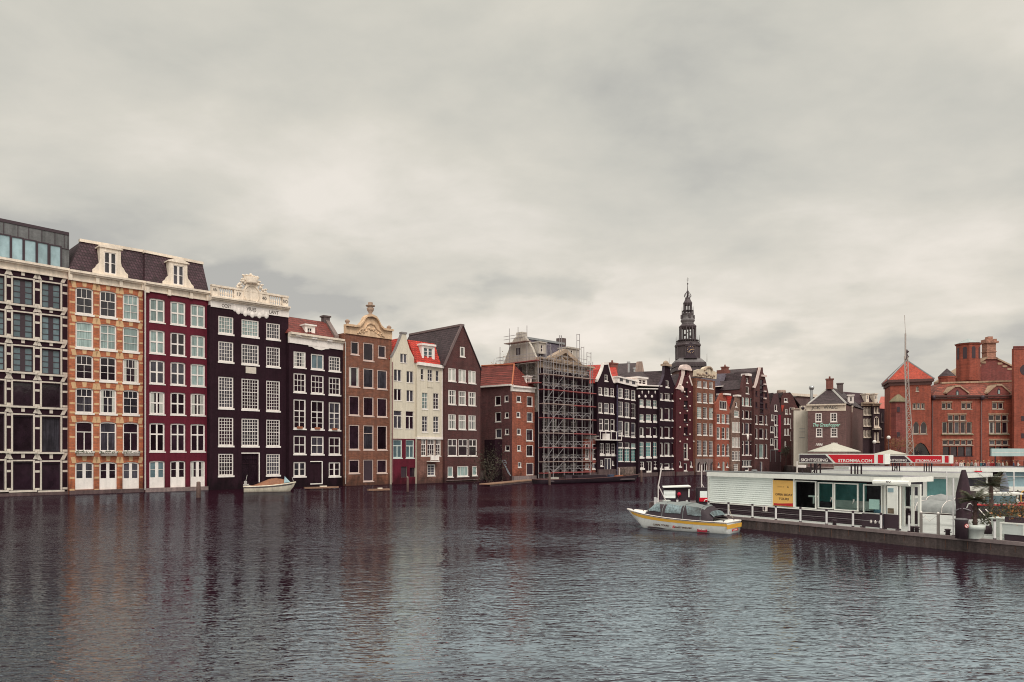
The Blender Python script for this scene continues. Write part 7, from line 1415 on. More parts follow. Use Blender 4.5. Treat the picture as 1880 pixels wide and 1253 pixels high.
# covered sloops moored between the two pontoons
TARP = M('silver_tarpaulin', (.27, .28, .28), .45, .12, .15, bump=.6); HRED = M('dark_red_hull', (.16, .04, .035), .5, .1, .2)
def boat_hull(L, B, fb, z_bow, z_st, mat, parent, n=16, name='hull', tran=.75, flare=.8, base=-.35, rake=.12, inner=None, rim=.07):
    """lofted open hull, x forward, stern at 0, built as one shell with a gunwale"""
    st = []
    for i in range(n+1):
        f_ = i/n; b = B/2*(tran+(1-tran)*math.sin(min(1, f_/.45)*math.pi/2)) if f_ < .45 else B/2*max(.02, (1-((f_-.45)/.55)**2.3)); zg = lerp(z_st, z_bow, f_**2.2); x = L*f_
        kx = x if f_ < .8 else x-(f_-.8)/.2*L*rake; kz = base+(max(0, f_-.7)/.3)**2*(-base*.9)
        st.append([(x, b, zg), (lerp(x, kx, .45), b*.96*flare+b*(1-flare)*.5, lerp(zg, kz, .5)), (kx, b*.62*flare, lerp(zg, kz, .86)), (kx, 0, kz), (kx, -b*.62*flare, lerp(zg, kz, .86)), (lerp(x, kx, .45), -(b*.96*flare+b*(1-flare)*.5), lerp(zg, kz, .5)), (x, -b, zg)])
    m = MB(); vs = [p for s_ in st for p in s_]; fs = [(i*7+j, (i+1)*7+j, (i+1)*7+j+1, i*7+j+1) for i in range(n) for j in range(6)]+[tuple(range(7))]
    m.add(vs, fs, True); h = m.build(name, mat, parent); g = MB()
    for sgn in (0, 6):
        for i in range(n): g.tube(st[i][sgn], st[i+1][sgn], rim/2, 5)
    g.tube(st[0][0], st[0][6], rim/2, 5); return h, st, g
def covered(px, py, L, rz, lab, cover_h=.75, hull=HRED):
    p = on_level(px, py, 0); t_ = empty('covered_boat', (p.x, p.y, 0), rz, label=lab, category='boat', group='covered boats between the pontoons'); h, st, g = boat_hull(L, 2.0, .6, .75, .6, hull, t_); g.build('gunwale', M('pale_gunwale', (.55, .53, .5)), t_); m = MB(); n = 10; vs = []
    for i in range(13):
        f_ = i/12; x = L*(.04+.86*f_); b = st[int((.04+.86*f_)*16)][0][1]*1.02; hh = cover_h*(.35+.65*math.sin(math.pi*min(1, max(0, f_))**.8))*(1+.08*math.sin(i*2.1))
        for j in range(9): a = math.pi*j/8; vs.append((x, b*math.cos(a), .62+hh*math.sin(a)**.8+.02*math.sin(i*3+j*2)))
    m.add(vs, [(i*9+j, i*9+j+1, (i+1)*9+j+1, (i+1)*9+j) for i in range(12) for j in range(8)]+[tuple(range(8, -1, -1)), tuple(range(12*9, 13*9))], True); m.build('tarpaulin', TARP, t_); hp_ = MB()
    for i in (3, 6, 9): hp_.path([tuple(v*1.01 if k_ == 1 else v+(.02 if k_ == 2 else 0) for k_, v in enumerate(vs[i*9+j])) for j in range(9)], .02, 4)
    hp_.build('cover_hoops', WH, t_); return t_
ang = math.atan2(jd.y, jd.x)
def jp(u, y): q = JO+jd*u+Vector((-jd.y, jd.x))*y; return q
for (px, y_, L, hh, lab) in ((1640, 13.2, 7.5, .75, 'boat under a silver tarpaulin moored nearest behind the pontoon'), (1655, 16.0, 8, .95, 'boat under a higher silver tarpaulin with white hoops, farther from the pontoon')):
    u = J.U(px, y_); q = jp(u, y_); t_ = covered(1700, 950, L, ang, lab, hh); t_.location = (q.x, q.y, 0)
# ============================================================ yellow-striped sloop
p0 = on_level(1331, 981.5, 0); b1 = at(1152, 936, 43.6); dxy = Vector((b1.x-p0.x, b1.y-p0.y)); Ls = dxy.length; dn_ = dxy.normalized(); off = Vector((-dn_.y, dn_.x))*-1.0
if off.y < 0: off = -off
org = Vector((p0.x, p0.y))+off*.9
dirb = (Vector((b1.x, b1.y))-org); Ls = dirb.length; angs = math.atan2(dirb.y, dirb.x)
sl_ = empty('tour_sloop', (org.x, org.y, 0), angs, label='white tour boat with a yellow stripe and dark canvas hood at the pontoon end', category='boat')
HW = M('hull_white', (.88, .89, .86), .35, .05, .1); YS = M('stripe_yellow', (.78, .42, .06), .4, .05, .05)
zb_, zs_ = .98, .62; h, st, g = boat_hull(Ls, 2.3, .6, zb_, zs_, HW, sl_, n=24, tran=.82, flare=.86, rake=.16); g.build('gunwale', WH, sl_)
def side_pt(i, f_):  # outer surface between gunwale and mid strake
    a, b = Vector(st[i][0]), Vector(st[i][1]); return a.lerp(b, f_)
def side_pt_n(i, f_): a = side_pt(i, f_); return Vector((a.x, -a.y, a.z))
m = MB()
for sg in (1, -1):
    pts = []
    for i in range(0, 24):
        for f_ in (.12, .42): q = side_pt(i, f_); pts.append((q.x, sg*(abs(q.y)+.018), q.z))
    m.add(pts, [(2*i, 2*i+1, 2*i+3, 2*i+2) for i in range(23)])
m.add([(-.02, -1.0, .50), (-.02, 1.0, .50), (-.02, .97, .28), (-.02, -.97, .28)], [(0, 1, 2, 3)]); m.build('yellow_stripe', YS, sl_)
m = MB()
for sg in (1, -1):
    for i in range(0, 23): a, b = side_pt(i, .03), side_pt(i+1, .03); m.tube((a.x, sg*(abs(a.y)+.02), a.z), (b.x, sg*(abs(b.y)+.02), b.z), .022, 4)
m.build('rubbing_strake', DRK, sl_)
# foredeck, floor, seats
m = MB(); fd = [st[i][0] for i in range(17, 25)]; vs = []
for x, y, z in fd: vs += [(x, y-.05, z-.02), (x, 0, z+.03), (x, -y+.05, z-.02)]
m.add(vs, [q for i in range(7) for q in ((3*i, 3*i+3, 3*i+4, 3*i+1), (3*i+1, 3*i+4, 3*i+5, 3*i+2))], True); m.build('foredeck', HW, sl_)
m = MB(); x, y, z = st[0][0]; m.box(0, 1.0, -.95, .95, z-.06, z-.01); m.build('aft_deck', HW, sl_); MB().box(1.0, Ls*.72, -.9, .9, .05, .12).build('floor', DSL, sl_)
MB().box(1.4, Ls*.66, .55, .85, .12, .5).box(1.4, Ls*.66, -.85, -.55, .12, .5).build('bench', M('grey_vinyl', (.3, .3, .32)), sl_)
# hood: dark canvas over hoops with clear windows
HOOD = M('hood_canvas', (.040, .028, .036), .75, .15, .1); HTOP = M('hood_top_canvas', (.20, .22, .22), .7, .1, .15); HWIN = M('hood_clear_window', (.11, .15, .165), .12, .8, .0, 1.3, spec=.7)
X0, X1 = .75, Ls*.765; n = 16; prof_h = lambda f_: .92*min(1, (1-f_)/.16+.0)**.6*(min(1, .15+f_/.13)**.75)*(1-.06*math.sin(f_*9)); ring = []
def hoodpt(f_, a):
    x = lerp(X0, X1, f_); i = min(23, int(x/Ls*24)); b = lerp(st[i][0][1], st[i+1][0][1], x/Ls*24-i)*.97; zg = lerp(st[i][0][2], st[i+1][0][2], x/Ls*24-i)+.02; hh = .80*(1+.035*math.sin(17*f_+3*a)+.025*math.sin(31*f_-5*a))*min(1, .12+f_/.16)**.7*min(1, .0+(1-f_)/.15)**.7*(1-.05*math.sin(f_*10)); c_ = math.cos(a); s2 = math.sin(a)
    return Vector((x+.12*(1-2*f_)*s2, b*math.copysign(abs(c_)**.55, c_)*(1-.16*max(0, s2)), zg+hh*max(0, s2)**.62))
vs = []; NA = 14
for i in range(n+1):
    for j in range(NA+1): vs.append(hoodpt(i/n, math.pi*j/NA))
fsd, fst = [], []
for i in range(n):
    for j in range(NA): (fst if 4 <= j < NA-4 and 1 < i < n-1 else fsd).append((i*(NA+1)+j, i*(NA+1)+j+1, (i+1)*(NA+1)+j+1, (i+1)*(NA+1)+j))
MB().add(vs, fsd, True).build('hood', HOOD, sl_); MB().add(vs, fst, True).build('hood_top', HTOP, sl_)
def wpatch(f0, f1, a0, a1, skew=0, mat=HWIN, nm='hood_window'):
    for sd in (0, 1):
        m = MB(); vs = []; N = 5
        for i in range(N+1):
            for j in range(4):
                f_ = lerp(f0, f1, i/N)+skew*(j/3-.5)*(1 if f0 < .5 else -1); a = lerp(a0, a1, j/3); a = a if sd else math.pi-a; q = hoodpt(min(.98, max(.02, f_)), a); q2 = q+Vector((0, (.022 if q.y > 0 else -.022), .012)); vs.append(q2)
        m.add(vs, [(i*4+j, i*4+j+1, (i+1)*4+j+1, (i+1)*4+j) for i in range(N) for j in range(3)], True).build(nm, mat, sl_)
for f0, f1, sk in ((.17, .36, .05), (.43, .66, 0), (.75, .94, -.06)): wpatch(f0, f1, R(9), R(52), sk)
m = MB(); vs = [hoodpt(.06, math.pi*(.22+.56*j/5))+Vector((-.06, 0, .05)) for j in range(6)]+[hoodpt(.005, math.pi*(.22+.56*j/5))+Vector((-.05, 0, .06)) for j in range(6)]
m.add(vs, [(j, j+1, j+7, j+6) for j in range(5)]).build('rear_window', HWIN, sl_)
m = MB()
for f_ in (.165, .40, .70, .97): m.path([hoodpt(f_, math.pi*j/10)+Vector((0, 0, .02)) for j in range(11)], .018, 4)
m.build('hood_hoops', HTOP, sl_)
for sgn in (1,):   # lettering on the visible side
    side = 1 if (Vector((math.cos(angs+math.pi/2), math.sin(angs+math.pi/2))).dot(-org) > 0) else -1
def on_side(i, f_): q = side_pt(i, f_); return Vector((q.x, side*(abs(q.y)+.03), q.z))
def side_text(s_, x, fz, size, mat, wd, nm='lettering'):
    i = int(x/Ls*24); a, b = on_side(i, fz), on_side(i+1, fz); an = math.atan2(b.y-a.y, b.x-a.x)
    rz = an if side < 0 else an+math.pi; text(s_, size, mat, nm, sl_, (a.x, a.y, a.z), (R(90), 0, rz), width=wd, ext=.004)
side_text('CANAL TOURS', Ls*.62, .93, .13, INK, 1.05); side_text('&', Ls*.49, 1.0, .26, M('badge_red', (.45,)), .18, 'logo'); side_text('AMSTERDAM', Ls*.38, .96, .13, INK, 1.0)
i = 4; a, b = on_side(i, 1.0), on_side(i+2, 1.0); m = MB().hexa([a+Vector((0, 0, -.10)), b+Vector((0, 0, -.10)), b+Vector((0, -side*.02, -.10)), a+Vector((0, -side*.02, -.10)), a+Vector((0, 0, .05)), b+Vector((0, 0, .05)), b+Vector((0, -side*.02, .05)), a+Vector((0, -side*.02, .05))]); m.build('red_badge', M('badge_dark_red', (.30, .012, .03), .5, .1, 0), sl_)
side_text('STROMMA', (a.x+b.x)/2, .98, .09, WH, .38)
MB().box(-.04, -.025, -.45, .3, .12, .22).build('stern_badge', REDS, sl_); text('STROMMA', .07, WH, 'lettering', sl_, (-.045, -.07, .145), (R(90), 0, R(-90)), width=.5, ext=.003)
m = MB()
for x, y in ((.3, .7), (.3, -.7), (Ls*.93, .1), (Ls*.86, -.25)): m.tube((x, y, zs_ if x < 2 else .9), (x, y, (zs_ if x < 2 else .9)+.1), .025, 6).tube((x-.1, y, (zs_ if x < 2 else .9)+.1), (x+.1, y, (zs_ if x < 2 else .9)+.1), .02, 5)
m.build('cleats', DRK, sl_)
inv_ = Matrix.LocRotScale(sl_.location, sl_.rotation_euler, None).inverted(); m = MB()
for (x, y), px in (((.25, .8), 1337.5), ((Ls*.7, .95), 1301)):
    q = JO+jd*J.U(px, .12)+Vector((-jd.y, jd.x))*.12; tgt = inv_ @ Vector((q.x, q.y, 1.2)); s0 = Vector((x, math.copysign(y, tgt.y), .68)); m.path([s0.lerp(tgt, i/6)-Vector((0, 0, .22*math.sin(math.pi*i/6))) for i in range(7)], .014, 4)
m.build('mooring_ropes', M('rope', (.40, .34, .27), .9), sl_); m = MB()
for x in (Ls*.22, Ls*.5): i = int(x/Ls*24); yy = -side*(st[i][0][1]+.1); m.lathe([(.02, -.25), (.09, -.2), (.1, 0), (.09, .2), (.02, .25)], (x, yy, .42), 8).tube((x, yy, .66), (x, yy*.9, st[i][0][2]), .012, 4)
m.build('fenders', M('fender_navy', (.04, .05, .09), .5), sl_)
# ============================================================ small dock behind the sloop
pd_ = on_level(1243, 921, .5); dk = empty('floating_dock', (pd_.x-2.0, pd_.y, 0), ang+.5, label='small dark floating dock behind the tour sloop', category='dock'); MB().box(0, 6.5, -.6, 2.4, -.3, .44).build('hull', PLN, dk); MB().box(.02, 6.48, -.58, 2.38, .44, .5).build('deck', M('dark_deck', (.1, .075, .08)), dk)
def dset(name, px, py, z=.5, rz=0, **k): p = on_level(px, py, z); return empty(name, (p.x, p.y, z), rz, **k), p.y/FP
t_, k = dset('ticket_kiosk', 1243, 927, .5, -.15, label='small black kiosk with a white shutter and a flat pale roof on the dock', category='kiosk')
MB().box(-23*k, 23*k, .0, 1.5, 0, 30*k).build('body', M('kiosk_black', (.035, .02, .028)), t_); MB().strip(-25*k, 31.0*k, 32.6*k, 24*k, 32.8*k, 34.8*k, -.25, 1.7).build('roof', FAS, t_); m = MB()
for i in range(6): z0 = (12+i*2.35)*k; m.hexa([(-24*k, -.06, z0), (-3*k, -.06, z0), (-3*k, -.003, z0), (-24*k, -.003, z0), (-24*k, -.03, z0+2.2*k), (-3*k, -.03, z0+2.2*k), (-3*k, -.003, z0+2.2*k), (-24*k, -.003, z0+2.2*k)])
m.build('shutter', SHT, t_); m = MB().ball((3.5*k, -.12, 19.5*k), 3.6*k, 10).tube((2*k, -.15, 14*k), (2*k, -.15, 20*k), .02, 5); m.build('life_ring', M('ring_red', (.50, .01, .04)), t_); MB().box(20*k, 22.5*k, -.05, -.003, 14*k, 29*k).build('corner_strip', FAS, t_)
t_, k = dset('fuel_pump', 1291, 929, .5, -.1, label='white and red fuel dispenser in a black housing beside the shutter', category='fuel pump'); MB().box(-10*k, 9*k, .0, .8, 0, 33*k).build('housing', M('kiosk_black', (.035,)), t_); MB().box(-6*k, 7*k, -.05, -.003, 15*k, 27*k).build('dial_panel', SHT, t_); MB().box(-7*k, 8*k, -.07, -.003, 8*k, 15*k).build('red_panel', REDS, t_); MB().path([(1*k, -.1, 8*k), (3*k, -.12, 11*k), (7*k, -.1, 12*k)], .03, 5).build('nozzle', WH, t_)
MW = M('mast_white', (.70, .64, .62), .5, .05, .05)
t_, k = dset('davit_mast', 1208.5, 930, .5, label='bent white davit mast with a diagonal stay, left of the kiosk', category='mast'); MB().path([(0, 0, 0), (0, 0, 38*k), (1.2*k, 0, 43*k), (6.5*k, 0, 74*k)], .045, 6).build('mast', MW, t_); MB().tube((.5*k, 0, 38*k), (14*k, 0, 10*k), .035, 5).build('stay', MW, t_)
t_, k = dset('davit_mast', 1288, 922, .5, label='straight white mast with a short diagonal stay left of the pavilion corner', category='mast'); MB().tube((0, 0, 0), (0, 0, 68*k), .045, 6).build('mast', MW, t_); MB().tube((0, 0, 34*k), (7*k, 0, 22*k), .035, 5).build('stay', MW, t_)
for px, py, h_, lab in ((1202.5, 929, 16, 'short white post left of the bent davit mast'), (1206.5, 929, 15, 'short white post at the foot of the bent davit mast'), (1243.5, 931, 13, 'short white post in front of the kiosk shutter'), (1261, 932, 13, 'short white post in front of the kiosk life ring')):
    t_, k = dset('dock_post', px, py, .5, label=lab, category='post', group='short white dock posts'); MB().tube((0, 0, 0), (0, 0, h_*k), 2*k, 8).build('post', RPW, t_); MB().ball((0, 0, h_*k+1.2*k), 1.5*k, 6).build('cap', DRK, t_)
t_, k = dset('storage_box', 1225, 930, .5, label='small pale storage box at the foot of the mast stay', category='box'); MB().box(-6*k, 6*k, 0, .5, 0, 10*k).build('case', POT, t_); MB().box(-6.3*k, 6.3*k, -.02, .52, 10*k, 11*k).build('lid', POT, t_)
# ============================================================ white sloop at the houses, barge, planks and piles
p0 = on_level(443, 904.5, 0); p1 = on_level(539, 903, 0); L = (p1-p0).length; t_ = empty('moored_sloop', (p0.x, p0.y+.8, 0), math.atan2(p1.y-p0.y, p1.x-p0.x), label='cream sloop under a brown tarpaulin moored by the tall black house', category='boat'); CRH = M('cream_hull', (.70, .62, .50), .5, .1, .25); TRP = M('brown_tarpaulin', (.26, .115, .065), .75, .25, .2, 1.4, bump=1)
h, st, g = boat_hull(L, 2.1, .6, 1.02, .62, CRH, t_, n=16, tran=.8, flare=.9, rake=.1, rim=.16); g.build('gunwale', CRH, t_); m = MB(); vs = []
for sg in (1, -1):
    for i in range(0, 15): a, b = Vector(st[i][0]).lerp(Vector(st[i][1]), .22), Vector(st[i+1][0]).lerp(Vector(st[i+1][1]), .22); m.tube((a.x, sg*(a.y+.02), a.z), (b.x, sg*(b.y+.02), b.z), .045, 5)
m.build('rubbing_strake', DRK, t_); m = MB(); vs = []; rn = random.Random(5)
for i in range(15):
    f_ = i/14; x = L*(.12+.70*f_); ii = min(15, int(x/L*16)); b = st[ii][0][1]*.93; hh = .78*(math.sin(math.pi*min(1, f_*.72+.02))**1.1 if f_ < .75 else .78*.98-(f_-.75)*1.1); hh = max(.08, .74*(min(1, f_/.55)**1.1)*(1 if f_ < .72 else 1-(f_-.72)*1.6))
    for j in range(11): a = math.pi*j/10; vs.append((x+rn.uniform(-.04, .04), b*math.cos(a), st[ii][0][2]+.02+hh*max(0, math.sin(a))**1.15*(1+rn.uniform(-.06, .06))))
m.add(vs, [(i*11+j, i*11+j+1, (i+1)*11+j+1, (i+1)*11+j) for i in range(14) for j in range(10)]+[tuple(range(14*11, 15*11))], True); m.build('tarpaulin', TRP, t_)
x_ = L*.83; MB().add([(x_-.25, -.55, 1.7), (x_-.25, .55, 1.7), (x_+.35, .45, 1.05), (x_+.35, -.45, 1.05), (x_-.35, -.8, 1.0), (x_-.35, .8, 1.0)], [(0, 1, 2, 3), (0, 3, 4), (1, 5, 2)]).build('windscreen', G['b'], t_)
m = MB(); m.path([(.1, -.4, .75), (.35, -.4, 1.9)], .03, 5).path([(L*.955, 0, 1.1), (L*.93, 0, 1.6)], .03, 5).box(-.05, .5, -.7, .7, .74, .86).box(.0, .3, .2, .5, .85, 1.2); m.build('fittings', M('pale_lead', (.42,)), t_)
# barge
p0 = on_level(985, 889, 0); p1 = on_level(1172, 883.5, 0); L = 0; dv = Vector((p1.x-p0.x, p1.y-p0.y)); L = dv.length; t_ = empty('work_barge', (p0.x, p0.y, 0), math.atan2(dv.y, dv.x), label='low black work barge with red rubbing line lying in front of the scaffolding', category='barge'); BK = M('tarred_hull', (.03, .016, .024), .55, .2, .2)
h, st, g = boat_hull(L, 3.6, .6, 1.0, .62, BK, t_, n=18, tran=.6, flare=.95, rake=.04, rim=.12); g.build('gunwale', M('dull_red_line', (.11, .05, .05)), t_); MB().box(L*.06, L*.9, -1.3, 1.3, .3, .5).build('deck', M('dark_deck', (.1,)), t_); rn = random.Random(8)
bm_ = Matrix.LocRotScale(t_.location, t_.rotation_euler, None)
for x, y, w_, h_, c, lab in ((L*.10, -.6, 1.5, .35, M('pale_bag', (.45, .42, .38)), 'pale sacks lying at the left end of the work barge'), (L*.24, -.7, 1.1, .6, M('dark_crate', (.06, .04, .05)), 'dark crate on the work barge deck below the scaffolding'), (L*.66, -.8, .9, .55, M('blue_barrel', (.06, .08, .14)), 'dark blue crate on the work barge right of its hold cover'),
                             (L*.74, -.6, 1.3, .4, M('orange_crate', (.45, .14, .06)), 'orange crate near the right end of the work barge'), (L*.84, -.5, .8, .5, M('dark_timber', (.12, .07, .05)), 'brown timber box at the right tip of the work barge')):
    q = bm_ @ Vector((x, y, .5)); k_ = empty('crate', q, t_.rotation_euler.z, label=lab, category='crate', group='loads on the work barge'); MB().box(0, w_, 0, .5, 0, h_).build('box', c, k_); MB().box(-.03, w_+.03, -.03, .53, h_, h_+.05).box(w_*.3, w_*.36, -.03, 0, 0, h_).build('lid', c, k_)
MB().box(L*.34, L*.62, -1.0, 1.0, .5, 1.1).build('hold_cover', BK, t_); MB().tube((L*.8, 0, .8), (L*.8, 0, 2.0), .04, 5).build('staff', WH, t_)
p0 = on_level(903, 890, .25); p1 = on_level(985, 882, .25); t_ = empty('landing_stage', (p0.x, p0.y, 0), math.atan2(p1.y-p0.y, p1.x-p0.x), label='long worn timber landing stage at the foot of the red corner house', category='landing stage'); L = (p1-p0).length; m = MB()
for i in range(int(L/.5)): m.box(i*.5, i*.5+.46, 0, 1.8, .22, .34)
m.build('planks', M('worn_timber', (.26, .15, .10), .85, .25, .1), t_); MB().box(0, L, .05, .25, -.3, .21).build('beam', PLN, t_)
for a, b, lab, Y_ in (((560, 895), (622, 893.5), 'thin weathered ledge boards at the door of the lower black house', 0), ((677, 898.5), (716, 897.5), 'narrow floating board below the door of the brown crowned house', 0)):
    p0, p1 = on_level(*a, .3), on_level(*b, .3); t_ = empty('floating_board', (p0.x, p0.y, .0), math.atan2(p1.y-p0.y, p1.x-p0.x), label=lab, category='board', group='floating boards at house doors'); L = (p1-p0).length; MB().box(0, L, 0, .5, .12, .3).build('board', M('worn_timber', (.26,)), t_); MB().box(L*.45, L*.65, .05, .3, .3, .42).build('step', WC, t_)
PIL = M('pile_timber', (.13, .08, .07), .9, .3, .4, bump=1)
for px, t, b, r, lab in ((364.5, 885.5, 914, 4.2, 'thick mooring pile with a pale top in front of the dark red house'), (748.5, 877, 903, 2.2, 'slim mooring pile in front of the cream gabled house'), (1009, 868, 891, 2.4, 'mooring pile at the left end of the work barge'), (1177.5, 864, 885, 2.2, 'mooring pile at the right end of the work barge')):
    p = on_level(px, b, 0); k = p.y/FP; t_ = empty('mooring_pile', (p.x, p.y, 0), label=lab, category='mooring pile', group='timber mooring piles'); H = at(px, t, p.y).z; MB().lathe([(r*k, -1), (r*k*.97, H*.5), (r*k*.85, H)], (0, 0, 0), 10).build('post', PIL, t_); MB().lathe([(r*k*.7, H), (r*k*.3, H+.1)], (0, 0, 0), 8).build('top', M('pale_pile_top', (.45, .38, .34)), t_)
# ============================================================ people on the terrace in front of the exchange
def figure(pose):
    """one continuous skinned body; returns meshes for body, top and trousers"""
    J_ = dict(pel=(0, 0, .95), sp=(0, .01, 1.2), ch=(0, 0, 1.42), nk=(0, -.01, 1.53), hd=(0, -.02, 1.68))
    st = dict(stand=((.10, 0, .50, .02), (-.10, 0, .50, .02), (.24, 0, 1.15, .26, -.12, .90), (-.24, 0, 1.15, -.25, -.05, .90)),
              walk=((.10, -.16, .50, -.22), (-.10, .08, .50, .30), (.24, .10, 1.15, .25, .12, .92), (-.24, -.06, 1.15, -.24, -.26, .96)),
              talk=((.11, 0, .50, .02), (-.12, -.03, .50, .05), (.25, -.02, 1.16, .18, -.26, 1.25), (-.24, 0, 1.15, -.26, -.06, .90)))[pose]
    def skin(vs, es, rs, name):
        me = bpy.data.meshes.new(name); me.from_pydata(vs, es, []); o = bpy.data.objects.new(name, me); C.objects.link(o); md = o.modifiers.new('s', 'SKIN'); md.use_smooth_shade = True
        for v, r in zip(me.skin_vertices[0].data, rs): v.radius = (r if isinstance(r, tuple) else (r, r))
        me.skin_vertices[0].data[0].use_root = True; o.modifiers.new('d', 'SUBSURF').levels = 1
        bpy.context.view_layer.update(); e = o.evaluated_get(bpy.context.evaluated_depsgraph_get()); m = bpy.data.meshes.new_from_object(e); bpy.data.objects.remove(o); return m
    (rk, rky, rkz, rf), (lk, lky, lkz, lf), ra, la = st
    V = [J_['pel'], J_['sp'], J_['ch'], J_['nk'], J_['hd'], (rk*.8, 0, .90), (rk, rky, rkz), (rk, rf, .09), (rk, rf-.14, .04), (lk*.8, 0, .90), (lk, lky, lkz), (lk, lf, .09), (lk, lf-.14, .04),
         (.18, 0, 1.42), (ra[0], ra[1], ra[2]), (ra[3], ra[4], ra[5]), (ra[3], ra[4]-.04, ra[5]-.09), (-.18, 0, 1.42), (la[0], la[1], la[2]), (la[3], la[4], la[5]), (la[3], la[4]-.04, la[5]-.09)]
    E = [(0, 1), (1, 2), (2, 3), (3, 4), (0, 5), (5, 6), (6, 7), (7, 8), (0, 9), (9, 10), (10, 11), (11, 12), (2, 13), (13, 14), (14, 15), (15, 16), (2, 17), (17, 18), (18, 19), (19, 20)]
    Rr = [(.15, .11), (.13, .10), (.16, .11), .055, .095, .085, .06, .045, .04, .085, .06, .045, .04, .06, .045, .035, .035, .06, .045, .035, .035]
    body = skin(V, E, Rr, 'body'); k = 1.14
    top = skin([V[i] for i in (0, 1, 2, 13, 14, 15, 17, 18, 19)]+[(0, 0, .82)], [(0, 1), (1, 2), (2, 3), (3, 4), (4, 5), (2, 6), (6, 7), (7, 8), (0, 9)], [(.175, .13), (.16, .125), (.18, .13), .075, .06, .05, .075, .06, .05, (.17, .13)], 'jacket')
    tr = skin([V[i] for i in (0, 5, 6, 7, 9, 10, 11)], [(0, 1), (1, 2), (2, 3), (0, 4), (4, 5), (5, 6)], [(.155, .12), .10, .075, .06, .10, .075, .06], 'trousers')
    return body, top, tr
FIG = {p: figure(p) for p in ('stand', 'walk', 'talk')}
hair = MB().ball((0, .005, 1.72), .108, 10, 1.0); SK = M('skin', (.45, .25, .18), .6, .05, 0)
def cl(nm, c): return M(nm, c, .8, .1, 0)
CO = {'white': cl('white_cloth', (.68, .64, .60)), 'pink': cl('pink_cloth', (.55, .25, .25)), 'navy': cl('navy_cloth', (.03, .035, .07)), 'black': cl('black_cloth', (.025, .02, .022)), 'teal': cl('teal_cloth', (.05, .16, .18)), 'red': cl('red_cloth', (.40, .03, .035)),
      'grey': cl('grey_cloth', (.25, .24, .24)), 'tan': cl('tan_cloth', (.38, .27, .17)), 'blue': cl('blue_cloth', (.08, .13, .25)), 'brown': cl('brown_hair', (.06, .03, .02)), 'blond': cl('blond_hair', (.40, .28, .14))}
PP = [(1747, 104, 'walk', 'red', 'navy', 'brown'), (1756, 108, 'talk', 'pink', 'black', 'blond'), (1765, 106, 'stand', 'white', 'navy', 'brown'), (1769, 107, 'talk', 'black', 'grey', 'blond'), (1777, 103, 'stand', 'tan', 'navy', 'brown'), (1784, 110, 'walk', 'grey', 'black', 'brown'),
      (1791, 105, 'talk', 'white', 'blue', 'blond'), (1795.5, 105.5, 'stand', 'pink', 'navy', 'brown'), (1801, 104, 'talk', 'teal', 'black', 'brown'), (1806, 104.5, 'stand', 'navy', 'tan', 'blond'), (1815, 107, 'walk', 'pink', 'blue', 'blond'), (1822, 106, 'stand', 'red', 'black', 'brown'),
      (1828, 108, 'talk', 'black', 'blue', 'brown'), (1833.5, 104, 'stand', 'grey', 'navy', 'blond'), (1841, 105, 'walk', 'white', 'black', 'brown'), (1848, 108, 'talk', 'tan', 'black', 'brown'), (1861, 106, 'stand', 'blue', 'grey', 'blond'), (1869, 104, 'talk', 'white', 'grey', 'brown')]
def tint(me, mat): m2 = me.copy(); m2.materials.clear(); m2.materials.append(mat); return m2
rp = random.Random(4); vb = {'stand': 'standing', 'walk': 'walking', 'talk': 'gesturing'}
for px, Y, pose, cj, ct, ch in PP:
    b = FIG[pose]; t_ = empty('person', ((px-CX)/FP*Y, Y, 1.45), rp.uniform(-1.6, 1.6)+ (0 if pose != 'walk' else 1.6), label='%sperson in %s jacket, %s trousers, %s hair, %s on terrace' % ('', cj, ct, {'brown': 'dark', 'blond': 'fair'}[ch], vb[pose]), category='person', group='people on the terrace before the exchange'); t_.scale = (1,)*3
    for nm, me, mt in (('body', b[0], SK), ('jacket', b[1], CO[cj]), ('trousers', b[2], CO[ct])):
        o = bpy.data.objects.new(nm, tint(me, mt)); C.objects.link(o); o.parent = t_
    hair.build('hair', CO[ch], t_)
# bistro tables and a dark service cart among them
def table(px, Y, lab, mat):
    t_ = empty('bistro_table', ((px-CX)/FP*Y, Y, 1.45), label=lab, category='table', group='bistro tables on the terrace'); MB().lathe([(.42, .72), (.42, .75)], (0, 0, 0), 16).build('top', mat, t_); MB().tube((0, 0, 0), (0, 0, .72), .035, 8).build('stem', DRK, t_); MB().lathe([(.28, 0), (.24, .04)], (0, 0, 0), 12).build('base', DRK, t_)
for i, (px, Y) in enumerate(((1760, 101), (1782, 100), (1810, 101), (1836, 100))): table(px, Y, ['leftmost round white bistro table near the sign end', 'white bistro table before the person in a grey jacket', 'white bistro table below the left edge of the blue billboard', 'rightmost white bistro table under the blue billboard'][i], WH)
for i, px in enumerate((1857, 1870)):
    Y = 99; t_ = empty('service_cart', ((px-CX)/FP*Y, Y, 1.45), label=['left dark service cart with a canopy rail on the terrace', 'right dark service cart with pale trays on the terrace'][i], category='cart', group='dark service carts'); MB().box(-.75, .75, 0, .7, .15, 1.05).build('body', DSL, t_); MB().box(-.8, .8, -.05, .75, 1.05, 1.1).build('counter', LEAD, t_)
    for x in (-.72, .72): MB().tube((x, .05, 1.1), (x, .05, 1.75), .025, 6).build('post', DRK, t_)
    MB().box(-.8, .8, -.2, .8, 1.75, 1.8).build('canopy', DSL if i == 0 else GREYST, t_)
    for x in (-.5, .5): MB().lathe([(.2, -.03), (.2, .03)], (0, 0, 0), 12).build('wheel', DRK, t_).matrix_local = Matrix.Translation((x, -.02, .2)) @ Matrix.Rotation(R(90), 4, 'X')
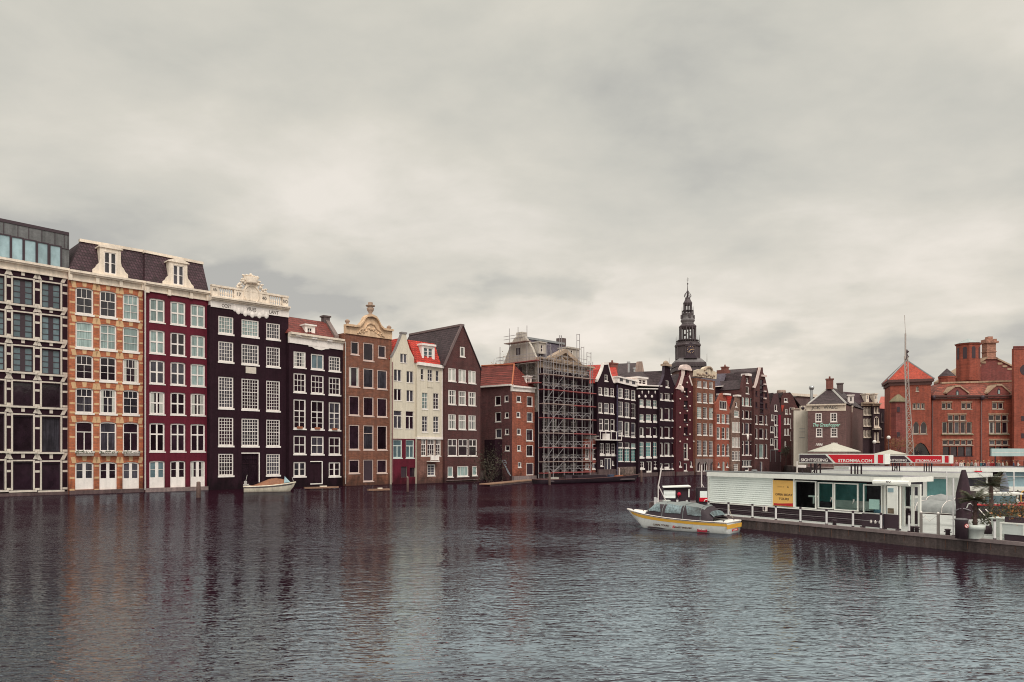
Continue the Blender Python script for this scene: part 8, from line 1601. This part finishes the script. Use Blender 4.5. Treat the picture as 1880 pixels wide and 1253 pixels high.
# red-railed tour boat between the pontoons, seen behind the palms
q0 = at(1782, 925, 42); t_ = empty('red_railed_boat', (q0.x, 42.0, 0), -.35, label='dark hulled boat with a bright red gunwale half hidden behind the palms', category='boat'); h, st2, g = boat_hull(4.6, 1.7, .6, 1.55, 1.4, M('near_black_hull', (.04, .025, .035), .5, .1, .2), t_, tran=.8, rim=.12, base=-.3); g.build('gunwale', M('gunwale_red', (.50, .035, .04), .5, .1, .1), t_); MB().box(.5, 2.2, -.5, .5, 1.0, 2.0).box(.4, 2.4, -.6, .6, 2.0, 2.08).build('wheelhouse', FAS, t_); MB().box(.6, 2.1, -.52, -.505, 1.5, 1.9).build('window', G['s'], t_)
# small dark leafless-looking tree and moored clutter at the end quay
def tree(px, Y, h_, r_, lab, leaf, n=900, seed=1, z0=1.45):
    r = random.Random(seed); t_ = empty('tree', ((px-CX)/FP*Y, Y, z0), label=lab, category='tree', group='small quay trees'); m = MB(); m.tube((0, 0, 0), (.05, 0, h_*.5), .12, 7, .08); tips = []
    for i in range(9): a = r.uniform(0, 6.28); q = (math.cos(a)*r_*.6*r.uniform(.5, 1), math.sin(a)*r_*.6, h_*r.uniform(.6, .95)); m.tube((.05, 0, h_*r.uniform(.35, .5)), q, .05, 5, .015); tips.append(q)
    m.build('trunk', TRK, t_); c = MB()
    for i in range(n):
        q = tips[i % 9]; x, y, z = q[0]+r.gauss(0, r_*.28), q[1]+r.gauss(0, r_*.28), q[2]+r.gauss(0, r_*.24); s_ = r.uniform(.06, .17); c.add([(x, y, z), (x+r.uniform(-s_, s_), y+s_, z+r.uniform(-s_, s_)), (x+s_, y+r.uniform(-s_, s_), z+s_)], [(0, 1, 2)])
    c.build('crown', leaf, t_)
DL = M('dark_olive_leaves', (.050, .045, .028), .7, .5, 0, 2); AL = M('rust_leaves', (.17, .075, .03), .7, .5, 0, 2)
tree(1443, 161, 4.2, 1.5, 'small dark tree at the end quay before the red-banner houses', DL); tree(1656, 128, 5.5, 2.2, 'thin rust-leaved tree at the foot of the exchange tower', AL, 1100, 2); tree(1405, 163, 3.2, 1.2, 'low dark bush-like tree at the corner of the end quay', DL, 700, 3)
# autumn tree top rising behind the red corner house, and creeper bush at the slip beside it
tree(925, 134, 20.5, 3.4, 'autumn coloured tree top rising behind the red corner house roof', M('autumn_tree_leaves', (.30, .15, .05), .7, .4, 0, 2), 1500, 5)
p = on_level(899, 885, .3); t_ = empty('slip_bush', (p.x, p.y+1.5, .2), label='dark straggly bush growing at the slip left of the red corner house', category='bush'); m = MB()
for i in range(8): m.tube((random.uniform(-.5, .5), 0, 0), (random.uniform(-1.4, 1.4), random.uniform(-.6, .6), random.uniform(1.5, 4)), .04, 4)
m.build('branches', TRK, t_); leaves(1500, 2.6, 1.2, 3.2, .12, 2.2, DL, t_, 6)
# keep the tree at thing > part > sub-part
for o in list(bpy.data.objects):
    d = 0; p = o
    while p.parent: p = p.parent; d += 1
    while d > 2: q = o.parent; o.matrix_basis = q.matrix_basis @ o.matrix_basis; o.parent = q.parent; d -= 1
